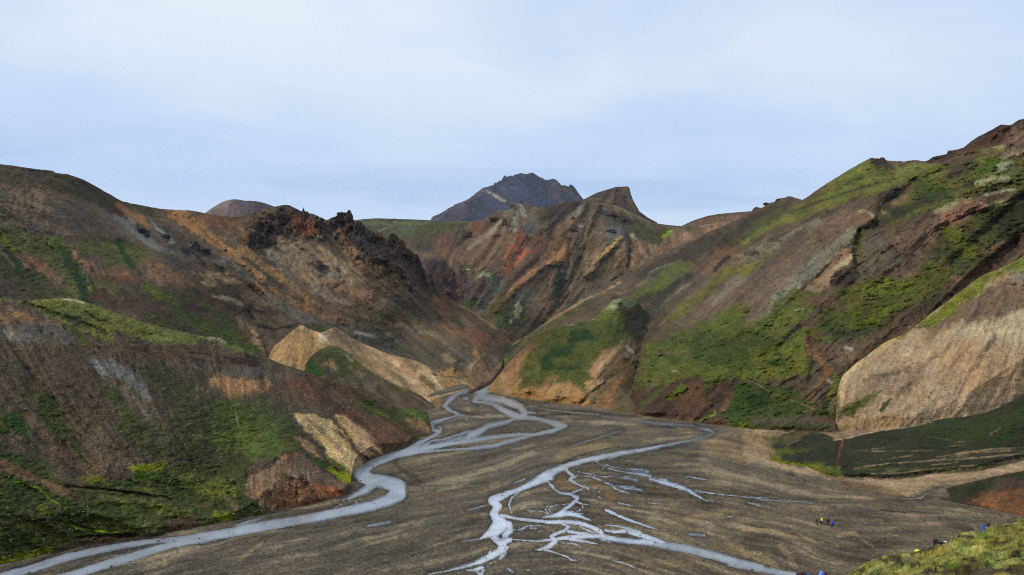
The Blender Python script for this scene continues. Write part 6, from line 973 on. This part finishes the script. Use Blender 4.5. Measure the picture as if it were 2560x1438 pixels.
G3 = 'rock ribs on the coloured mountain'
rock(Z3, "270,1180,90,170", 'centre', 'brown', 'dark rock rib running down the purple slope', .35, group=G3)
rock(Z3, "310,1290,90,150", 'centre', 'brown', 'lower end of the dark rib by the purple slope', .25, group=G3)
rock(Z3, "1388,1025,70,60", 'centre', 'brown', 'dark rock head above the narrow green gully', .2, group=G3)
rock(Z3, "1520,570,45,50", 'centre', 'rust', 'small pointed rust rock high on the coloured mountain', .4, group=G3)
rock(Z3, "1525,690,80,60", 'centre', 'brown', 'brown outcrop below the pointed rust rock', .2, group=G3)
rock(Z3, "500,740,90,100", 'centre', 'brown', 'dark cliff block at the left end of the coloured mountain', .2, group=G3)
rock(Z3, "760,590,120,70", 'centre', 'rust', 'brown rock wall on the left crest of the coloured mountain', .2, group=G3)
rock(Z3, "862,620,50,120", 'centre', 'brown', 'upright dark rib beside the pale grey streak', .3, group=G3)
rock(Z3, "940,455,60,46", 'centre', 'tan', 'pale broken crag on the crest of the coloured mountain', .3, group=G3)
rock(Z3, "1900,540,110,60", 'centre', 'brown', 'dark outcrop under the wedge shaped peak', .15, group=G3)
rock(Z3, "2010,590,90,60", 'centre', 'brown', 'second dark outcrop under the wedge shaped peak, further right', .15, group=G3)
rock(Z3, "1900,700,90,60", 'centre', 'slate', 'grey rubble outcrop above the twin tan fans', .15, group=G3)
G4 = 'rocks on the right mountain'
rock(Z4, "1608,314,34,24", 'right', 'brown', 'black rock tip on the mossy summit of the right mountain', .5, group=G4)
rock(Z4, "1990,308,70,32", 'right', 'brown', 'dark rocks where the mossy saddle meets the brown summit', .2, group=G4)
rock(Z4, "2062,268,36,22", 'right', 'brown', 'small black crag on the skyline of the brown summit', .3, group=G4)
rock(Z4, "1688,512,56,34", 'right', 'brown', 'dark boulder pile beside the golden brown cliff', .2, group=G4)
rock(Z4, "1620,570,46,40", 'right', 'brown', 'rock lump just below the dark boulder pile', .2, group=G4)
rock(Z4, "1350,1100,120,105", 'right', 'brown', 'large brown lava knob at the foot of the pale grey scree', .15, group=G4)
rock(Z4, "1410,1065,60,70", 'right', 'brown', 'upper right corner block of the lava knob', .2, group=G4)
rock(Z4, "1290,1140,60,60", 'right', 'slate', 'dark lower left corner block of the lava knob', .2, group=G4)
rock(Z4, "768,645,28,26", 'right', 'brown', 'small pointed rock on the lower right skyline', .5, group=G4)
rock(Z4, "842,613,36,22", 'right', 'brown', 'flat topped rock step on the lower right skyline', .1, group=G4)
rock(Z4, "922,587,28,20", 'right', 'brown', 'uppermost rock step on the lower right skyline', .2, group=G4)
rock(Z4, "2065,425,50,40", 'right', 'brown', 'dark rock patch in the moss under the brown summit', .2, group=G4)
rock(Z4, "2185,345,70,30", 'right', 'brown', 'low dark rocks in the moss right of the summit saddle', .1, group=G4)
rock(Z4, "2220,472,46,22", 'right', 'brown', 'small black rock among whitish moss', .1, group=G4)
rock(Z4, "1250,662,30,20", 'right', 'brown', 'single round boulder in the moss above the scree fans', .1, group=G4)
rock(Z4, "602,970,34,18", 'right', 'brown', 'dark rock edge on the lower scree of the right mountain', .1, group=G4)
G5 = 'boulders lying in and by the river'
for q, tx in (("957,759,22,14", 'dark boulder in the side channel below the rust spur'), ("1205,465,10,10", 'dark boulder on the inner bank of the river bend'), ("1438,316,14,9", 'dark boulder at the water edge under the tan slabs'), ("1020,812,12,8", 'small boulder at the tip of the crescent gravel bar')):
    rock(L_, q, None, 'grey', tx, .05, 'boulder', 'boulder', G5, sub=3, craggy=.15)
rock(K_, "1432,1130,28,12", None, 'grey', 'boulder breaking the water where the river splits', .05, 'boulder', 'boulder', G5, sub=3, craggy=.15)
rock(K_, "1474,1112,22,9", None, 'grey', 'flat boulder near the far bank where the river splits', .05, 'boulder', 'boulder', G5, sub=3, craggy=.15)
rock(U_, "982,292,22,16", None, 'grey', 'dark boulder in the river near the valley mouth', .05, 'boulder', 'boulder', G5, sub=3, craggy=.15)
rock(V_, "1250,130,26,9", None, 'grey', 'dark flat boulder on the sandy path above the terrace', .05, 'boulder', 'boulder', sub=3, craggy=.15)
rock(Z8, "2552,272,24,26", 'tan', 'lava', 'black boulder high on the pale ochre hill', .1, 'boulder', 'boulder', sub=3)

# ------------------------------------------------------------------ loose stones on the slopes (far too many to count)
def scatter_stones(name, hk, n, smin, smax, tones, where, label, seed):
    L = LAYERS[hk]; rs = np.random.RandomState(seed); v0, f0 = ICO[1]; Vs, Fs, Cs = [], [], []
    D = L['D']; rows = L['rows']; k = 0; tries = 0
    while k < n and tries < n * 20:
        tries += 1
        i = rs.randint(3, len(L['xs']) - 3)
        j = rs.randint(2, rows - 2)
        if not -30 < L['xs'][i] < 2600: continue
        px = L['xs'][i]; py = L['yt'][i] + (L['yb'][i] - L['yt'][i]) * j / (rows - 1)
        if rs.rand() > where(px, py, L['M'][j, i]) * (L['yb'][i] - L['yt'][i]) / 600 * 2: continue
        c = L['V'][j + L['nb'], i]; sz = D[j, i] / F * (smin + (smax - smin) * rs.rand() ** 3.0)
        sc = sz * .5 * (0.7 + .6 * rs.rand(3)); sc[2] *= .8
        Vs.append(v0 * (1 + .25 * rs.randn(len(v0), 1)) * sc + c + np.array([0, 0, sc[2] * .3])); Fs.append(f0 + k * len(v0))
        t = own(tones[rs.randint(len(tones))]) * rs.uniform(.8, 1.2); Cs.append(np.repeat(t[None], len(v0), 0)); k += 1
    me = np_mesh(name, np.concatenate(Vs), np.concatenate(Fs), smooth=False); set_col(me, np.concatenate(Cs))
    m = bpy.data.materials.new(name); m.use_nodes = True; N = NT(m.node_tree)
    at = N.node('ShaderNodeAttribute', attribute_name='Col'); bs = N.node('ShaderNodeBsdfPrincipled', i_Base_Color=at.outputs['Color'], i_Roughness=.9); N.node('ShaderNodeOutputMaterial', i_Surface=bs.outputs[0])
    link_mesh(name, me, m, kind='stuff', label=label)
PALE = [(140, 132, 122), (124, 114, 104), (156, 146, 134), (108, 96, 86)]; DARK = [(70, 58, 50), (78, 64, 54), (92, 76, 62)]
scatter_stones('scree', 'near', 4600, 1.2, 4.5, PALE + PALE + DARK[2:], lambda x, y, m: (.75 if x < 700 else .35) * (1 if m < .5 else .45), 'loose pale and dark stones scattered over the near left slope', 3)
scatter_stones('scree', 'left', 2600, 1.4, 4.5, DARK + PALE[1:2], lambda x, y, m: .5 if m < .5 else .1, 'small dark stones on the left mountain side', 4)
scatter_stones('scree', 'right', 2400, 1.4, 4.5, DARK + PALE[1:2], lambda x, y, m: .5 if m < .5 else .12, 'small dark stones on the right mountain side', 5)
scatter_stones('scree', 'tan', 260, 1.2, 3.5, DARK, lambda x, y, m: .6, 'dark specks of stone on the pale ochre hill', 6)
scatter_stones('scree', 'centre', 700, 1.2, 3.5, DARK, lambda x, y, m: .5, 'dark stones on the coloured mountain', 7)
def plain_stones():
    rs = np.random.RandomState(9); v0, f0 = ICO[1]; Vs, Fs, Cs = [], [], []
    for k in range(5200):
        py = 1085 + 350 * rs.rand() ** .8; px = rs.uniform(-20, 2580); d = float(dground(py)); x, y, z = P3(px, py, d)
        sz = .10 + .42 * rs.rand() ** 5; sc = sz * .5 * (.7 + .6 * rs.rand(3)); sc[2] *= .7
        Vs.append(v0 * (1 + .25 * rs.randn(len(v0), 1)) * sc + np.array([float(x), float(y), .06 + sc[2] * .3])); Fs.append(f0 + k * len(v0))
        t = own((PALE + DARK + PALE)[rs.randint(11)]) * rs.uniform(.8, 1.15); Cs.append(np.repeat(t[None], len(v0), 0))
    me = np_mesh('gravel_stones', np.concatenate(Vs), np.concatenate(Fs), smooth=False); set_col(me, np.concatenate(Cs))
    link_mesh('gravel_stones', me, bpy.data.materials['scree'], kind='stuff', label='loose stones strewn over the gravel plain')
plain_stones()

# ------------------------------------------------------------------ hikers
def skinned(name, verts, edges, radii, sub=2, root=0):
    me = bpy.data.meshes.new(name); me.from_pydata(verts, edges, []); o = bpy.data.objects.new(name, me); COL.objects.link(o)
    o.modifiers.new('skin', 'SKIN'); o.modifiers['skin'].use_smooth_shade = True
    if not me.skin_vertices:
        bm = bmesh.new(); bm.from_mesh(me); bm.verts.layers.skin.verify(); bm.to_mesh(me); bm.free()
    for i, r in enumerate(radii):
        r = r if isinstance(r, tuple) else (r, r); me.skin_vertices[0].data[i].radius = r
        me.skin_vertices[0].data[i].use_root = (i == root)
    ss = o.modifiers.new('sub', 'SUBSURF'); ss.levels = sub; ss.render_levels = sub
    dg = bpy.context.evaluated_depsgraph_get(); r = bpy.data.meshes.new_from_object(o.evaluated_get(dg)); r.name = name
    bpy.data.objects.remove(o); bpy.data.meshes.remove(me); return r
def figure_meshes(pose):
    """one body, jacket and trousers per pose; facing +Y, feet on z = 0"""
    st = {'stand': (.0, .0), 'walk': (.22, -.20), 'wide': (.05, -.05)}[pose]; wd = .15 if pose == 'wide' else .10
    V, E, Rr = [], [], []
    def add(p_, r, par=None):
        V.append(p_); Rr.append(r)
        if par is not None: E.append((par, len(V) - 1))
        return len(V) - 1
    pel = add((0, 0, .96), (.14, .105)); be = add((0, .01, 1.12), (.125, .095), pel); ch = add((0, 0, 1.32), (.15, .105), be); nk = add((0, .01, 1.47), .055, ch)
    hd = add((0, .03, 1.56), (.072, .088), nk); hd2 = add((0, .025, 1.66), (.078, .095), hd); add((0, .02, 1.735), (.05, .06), hd2)
    add((0, .135, 1.60), .014, hd)                       # nose
    for sx in (-1, 1): add((sx * .088, .01, 1.60), .016, hd)      # ears
    arms = []
    for sx, sw in ((-1, .12), (1, -.02 if pose != 'walk' else .16)):
        sh = add((sx * .18, 0, 1.39), .058, ch); el = add((sx * .25, -.02 + sw * .3, 1.12), .044, sh); wr = add((sx * .24, .14 + sw, .96), .028, el); pa = add((sx * .235, .19 + sw, .925), (.036, .02), wr)
        arms.append(((sx * .18, 0, 1.39), (sx * .25, -.02 + sw * .3, 1.12), (sx * .24, .13 + sw, .965)))
        for k, (dx, ln) in enumerate(((-.026, .058), (-.009, .07), (.009, .066), (.025, .05))):
            b = add((sx * .235 + dx, .215 + sw, .91), .009, pa); m1 = add((sx * .235 + dx, .225 + sw + ln * .3, .91 - ln * .5), .0085, b); add((sx * .235 + dx, .215 + sw + ln * .1, .91 - ln), .008, m1)
        t1 = add((sx * .235 - sx * .034, .185 + sw, .915), .010, pa); add((sx * .235 - sx * .045, .215 + sw, .89), .009, t1)
    legs = []
    for sx, f in ((-1, st[0]), (1, st[1])):
        hp = add((sx * wd, 0, .88), .088, pel); kn = add((sx * (wd + .01), f * .6 + .05, .50), .060, hp); an = add((sx * (wd + .015), f - .02, .10), .040, kn); add((sx * (wd + .02), f + .12, .045), (.042, .03), an)
        legs.append(((sx * wd, 0, .88), (sx * (wd + .01), f * .6 + .05, .50), (sx * (wd + .015), f - .02, .14)))
    body = skinned('body', V, E, Rr, 2)
    Vj = [(0, 0, .90), (0, .01, 1.10), (0, 0, 1.32), (0, .005, 1.44)]; Ej = [(0, 1), (1, 2), (2, 3)]; Rj = [(.185, .145), (.165, .13), (.19, .14), (.085, .085)]
    for a in arms:
        i = len(Vj); Vj += list(a); Ej += [(2, i), (i, i + 1), (i + 1, i + 2)]; Rj += [.078, .062, .046]
    jacket = skinned('jacket', Vj, Ej, Rj, 2)
    Vt = [(0, 0, .97)]; Et = []; Rt = [(.16, .125)]
    for a in legs:
        i = len(Vt); Vt += list(a); Et += [(0, i), (i, i + 1), (i + 1, i + 2)]; Rt += [.105, .078, .062]
    trousers = skinned('trousers', Vt, Et, Rt, 2)
    boots = [skinned('boot', [(sx * (wd + .015), f - .04, .13), (sx * (wd + .015), f - .03, .05), (sx * (wd + .02), f + .15, .04)], [(0, 1), (1, 2)], [.055, .055, (.05, .038)], 1) for sx, f in ((-1, st[0]), (1, st[1]))]
    return body, jacket, trousers, boots
FIG = {k: figure_meshes(k) for k in ('stand', 'walk', 'wide')}
def pack_mesh():
    bm = bmesh.new(); bmesh.ops.create_cube(bm, size=1); bmesh.ops.subdivide_edges(bm, edges=bm.edges[:], cuts=3, use_grid_fill=True)
    for v in bm.verts:
        q = v.co; r = max(abs(q.x), abs(q.y), abs(q.z)) * 2; n = q.normalized() * .62; c = q.lerp(n, .42)
        v.co = (c.x * .44, c.y * .32 - .27, c.z * .72 + 1.30)
    me = bpy.data.meshes.new('backpack'); bm.to_mesh(me); bm.free()
    for pl in me.polygons: pl.use_smooth = True
    return me
def cap_mesh(brim):
    bm = bmesh.new(); prof = [(0, .135), (.06, .125), (.098, .085), (.108, .03), (.108, 0)] + ([(.155, -.012), (.16, -.02), (.10, -.008)] if brim == 'hat' else [(.10, -.004)])
    rings = []
    for r, z in prof:
        rings.append([bm.verts.new((math.cos(a) * r * .88, math.sin(a) * r * 1.08 + (.05 * max(0, math.sin(a)) ** 2 * (1 if brim == 'cap' and z < .02 else 0)), z)) for a in [i * math.pi / 8 for i in range(16)]] if r > 0 else [bm.verts.new((0, 0, z))])
    for a, b in zip(rings[:-1], rings[1:]):
        for i in range(16):
            if len(a) == 1: bm.faces.new((a[0], b[i], b[(i + 1) % 16]))
            else: bm.faces.new((a[i], b[i], b[(i + 1) % 16], a[(i + 1) % 16]))
    if brim == 'cap':
        p0 = [bm.verts.new((x, y, 0.004)) for x, y in ((-.07, .09), (-.06, .19), (0, .215), (.06, .19), (.07, .09))]; bm.faces.new(p0)
    me = bpy.data.meshes.new(brim); bm.to_mesh(me); bm.free()
    for pl in me.polygons: pl.use_smooth = True
    return me
def pole_mesh():
    bm = bmesh.new(); bmesh.ops.create_cone(bm, segments=6, radius1=.008, radius2=.014, depth=1.15)
    me = bpy.data.meshes.new('trekking_pole'); bm.to_mesh(me); bm.free(); return me
PACK = pack_mesh(); HATS = {'cap': cap_mesh('cap'), 'hat': cap_mesh('hat')}; POLE = pole_mesh(); _cm = {}
def cmat(c, rough=.75):
    if c not in _cm: _cm[c] = simple_mat('cloth_%d' % len(_cm), c, rough, .25, .15, 9, gain=False)
    return _cm[c]
SKIN = (186, 132, 110)
def hiker(pos, rot, label, pose='stand', jacket=(30, 30, 34), trousers=(22, 22, 24), pack=None, hat=('cap', (40, 40, 44)), poles=0, scale=1.0, group=None, pk=1.0):
    e = bpy.data.objects.new('person', None); COL.objects.link(e); e.location = pos; e.rotation_euler = (0, 0, rot); e.scale = (scale,) * 3; e.empty_display_size = .3
    set_props(e, label=label, cat='person', group=group)
    def part(me, c, name, loc=(0, 0, 0), rough=.75, rt=(0, 0, 0)):
        m = me.copy(); m.materials.clear(); m.materials.append(cmat(c, rough)); o = bpy.data.objects.new(name, m); COL.objects.link(o); o.parent = e; o.location = loc; o.rotation_euler = rt; return o
    B, J, Tt, Bo = FIG[pose]
    part(B, SKIN, 'body'); part(J, jacket, 'jacket'); part(Tt, trousers, 'trousers')
    for b in Bo: part(b, (40, 32, 28), 'boot')
    if pack: bp_ = part(PACK, pack, 'backpack', (0, .27 * (pk - 1), -1.2 * (pk - 1))); bp_.scale = (pk,) * 3
    if hat: part(HATS[hat[0]], hat[1], hat[0], (0, .02, 1.665))
    else: part(HATS['hat'], (60, 44, 34), 'hair', (0, .0, 1.64))
    for k in range(poles): part(POLE, (30, 30, 32), 'trekking_pole', ((-.25, .25)[k], .30, .53), rt=(math.radians(14), 0, 0))
    return e
def on_plain(px, py):
    d = float(dground(py, .08)); x, y, z = P3(px, py, d); return (float(x), float(y), .09)
def on_hill(k, px, py):
    d = surf(k, px, py); x, y, z = P3(px, py, d); return (float(x), float(y), float(z) - .05)
GP = 'hikers on the gravel plain'
hiker(on_plain(2042, 1313.5), 2.6, 'hiker in black with a pole, leftmost of the four on the gravel plain', 'wide', (20, 22, 28), (20, 20, 26), poles=1, group=GP)
hiker(on_plain(2053, 1312), .5, 'hiker with a bright yellow pack cover on the gravel plain', 'stand', (120, 130, 60), (18, 18, 20), pack=(236, 226, 20), group=GP, poles=1)
hiker(on_plain(2068.5, 1315), 1.6, 'hiker in dark navy bending forward, between the yellow and the blue hiker', 'walk', (24, 24, 50), (18, 18, 22), pack=(22, 24, 48), group=GP)
hiker(on_plain(2081, 1321.5), .3, 'hiker in a bright blue jacket, rightmost of the four on the plain', 'wide', (28, 96, 220), (22, 28, 30), pack=(16, 60, 200), hat=('cap', (120, 140, 150)), group=GP, poles=2)
hiker(on_plain(2142.5, 1077.5), 3.0, 'lone hiker in blue on the sandy ground below the pale ochre hill', 'wide', (22, 50, 150), (40, 30, 34), pack=(20, 40, 120), scale=1.05)
GH = 'hikers on the slope path'
hiker(on_hill('right', 2074, 1050), .8, 'hiker in dark red on the path near the foot of the green slope', 'walk', (110, 30, 26), (40, 26, 26), group=GH)
hiker(on_hill('right', 2075, 919), .6, 'hiker in grey with a pale pack below the wide brown path bend', 'walk', (60, 62, 70), (20, 22, 30), pack=(150, 156, 164), group=GH)
hiker(on_hill('right', 2028.5, 893), .7, 'hiker in maroon on the upper path', 'walk', (90, 20, 50), (36, 16, 30), group=GH)
hiker(on_hill('right', 2020, 868), 2.8, 'hiker in a red top and pale trousers high on the green slope path', 'stand', (150, 60, 44), (170, 172, 176), pack=(120, 40, 34), group=GH, scale=1.25)
hiker(on_hill('right', 2014, 869), 2.6, 'hiker in pink with black trousers beside the red topped hiker', 'stand', (176, 120, 124), (20, 20, 22), group=GH, scale=1.2)
hiker(on_hill('right', 2182, 561), .4, 'tiny hiker in navy at the top of the path on the right mountain', 'walk', (34, 36, 90), (20, 20, 30), group=GH)
# those climbing the near slope behind the moss crest: stand where the hidden back of the mound carries them
from mathutils.bvhtree import BVHTree
_mo = LAYERS['mound']['obj'].data
_bv = BVHTree.FromPolygons([v.co[:] for v in _mo.vertices], [pl.vertices[:] for pl in _mo.polygons])
def behind_crest(px, py_top, tall=1.80):
    crest = float(LAYERS['mound']['D'][0, int(np.searchsorted(LAYERS['mound']['xs'], px))])
    best = None
    for d in np.arange(crest + .8, crest + 24, .1):
        x, y, z = (float(q) for q in P3(px, py_top, d))
        h = _bv.ray_cast(Vector((x, y, 60)), Vector((0, 0, -1)))
        g = h[0].z if h[0] else 0.0
        e = abs(z - (g + tall))
        if best is None or e < best[0]: best = (e, (x, y, g))
    return best[1]
GB = 'hikers coming up behind the moss slope'
hiker(behind_crest(2469, 1305), 2.75, 'hiker with sunglasses, dark cap and a large blue pack looking over the moss crest', 'stand', (40, 80, 190), (30, 30, 34), pack=(30, 64, 150), hat=('cap', (46, 42, 42)), group=GB, poles=1, pk=.88)
q = behind_crest(2341, 1357, 1.66)
hiker(q, .2, 'hiker stooping under a big black backpack behind the moss crest', 'walk', (20, 22, 26), (20, 20, 24), pack=(14, 14, 16), hat=('cap', (16, 16, 18)), group=GB, poles=1, pk=1.18)
hiker(behind_crest(2362, 1353), 2.9, 'hiker in a white cap with a bright blue side just right of the black backpack', 'stand', (210, 212, 220), (40, 40, 50), hat=('hat', (226, 228, 236)), group=GB)
hiker(behind_crest(2295, 1374), 1.2, 'hiker whose bright yellow hat just shows over the moss edge', 'walk', (200, 214, 60), (30, 30, 30), hat=('hat', (216, 228, 70)), group=GB)
hiker(behind_crest(2004, 1430), 2.8, 'hiker in a dark maroon hat, leftmost of the three at the bottom edge', 'stand', (60, 30, 50), (30, 26, 36), pack=(40, 26, 44), hat=('hat', (56, 26, 34)), group=GB)
hiker(behind_crest(2020, 1435), 3.0, 'hiker in a deep blue hat, middle of the three at the bottom edge', 'stand', (20, 60, 150), (30, 30, 40), hat=('hat', (24, 76, 180)), group=GB)
hiker(behind_crest(2054, 1428), 2.7, 'hiker in a light blue hat with a rust red collar at the bottom edge', 'stand', (130, 50, 24), (30, 30, 36), pack=(80, 24, 20), hat=('hat', (96, 136, 216)), group=GB)

# ------------------------------------------------------------------ dry grass blades on the moss crest
def tufts():
    rs = np.random.RandomState(5); Vs, Fs, Cs = [], [], []; k = 0
    L = LAYERS['mound']
    for (px, dpy, n, hgt) in ((2447, 2, 34, .34), (2456, 8, 26, .28), (2380, 6, 10, .18), (2242, 4, 12, .2), (2250, 6, 8, .16), (2395, 40, 8, .2), (2535, 60, 8, .25), (2300, 60, 8, .2), (2480, 90, 8, .2)):
        i = int(np.searchsorted(L['xs'], px)); 
        for _ in range(n):
            ii = int(np.clip(i + rs.randn() * 3, 0, len(L['xs']) - 1)); j = int(np.clip((dpy + rs.randn() * 2) / 1.6, 0, L['rows'] - 1)) + L['nb']
            b = L['V'][j, ii]; hh = hgt * rs.uniform(.5, 1.1); lean = rs.randn(2) * .12 + np.array([-.05, 0]); w = .004
            t = b + np.array([lean[0], lean[1], hh]); m_ = b + np.array([lean[0] * .35, lean[1] * .35, hh * .55])
            Vs += [b + [-w, 0, -.02], b + [w, 0, -.02], m_ + [-w * .8, 0, 0], m_ + [w * .8, 0, 0], t]; Fs += [(k, k + 1, k + 3), (k, k + 3, k + 2), (k + 2, k + 3, k + 4)]
            c = lin((150, 150, 110)) * rs.uniform(.7, 1.2); Cs += [c] * 5; k += 5
    me = np_mesh('dry_grass', np.array(Vs), np.array(Fs), smooth=False); set_col(me, np.array(Cs))
    link_mesh('dry_grass', me, bpy.data.materials['scree'], kind='stuff', label='wisps of dry grass on the crest of the moss slope')
tufts()
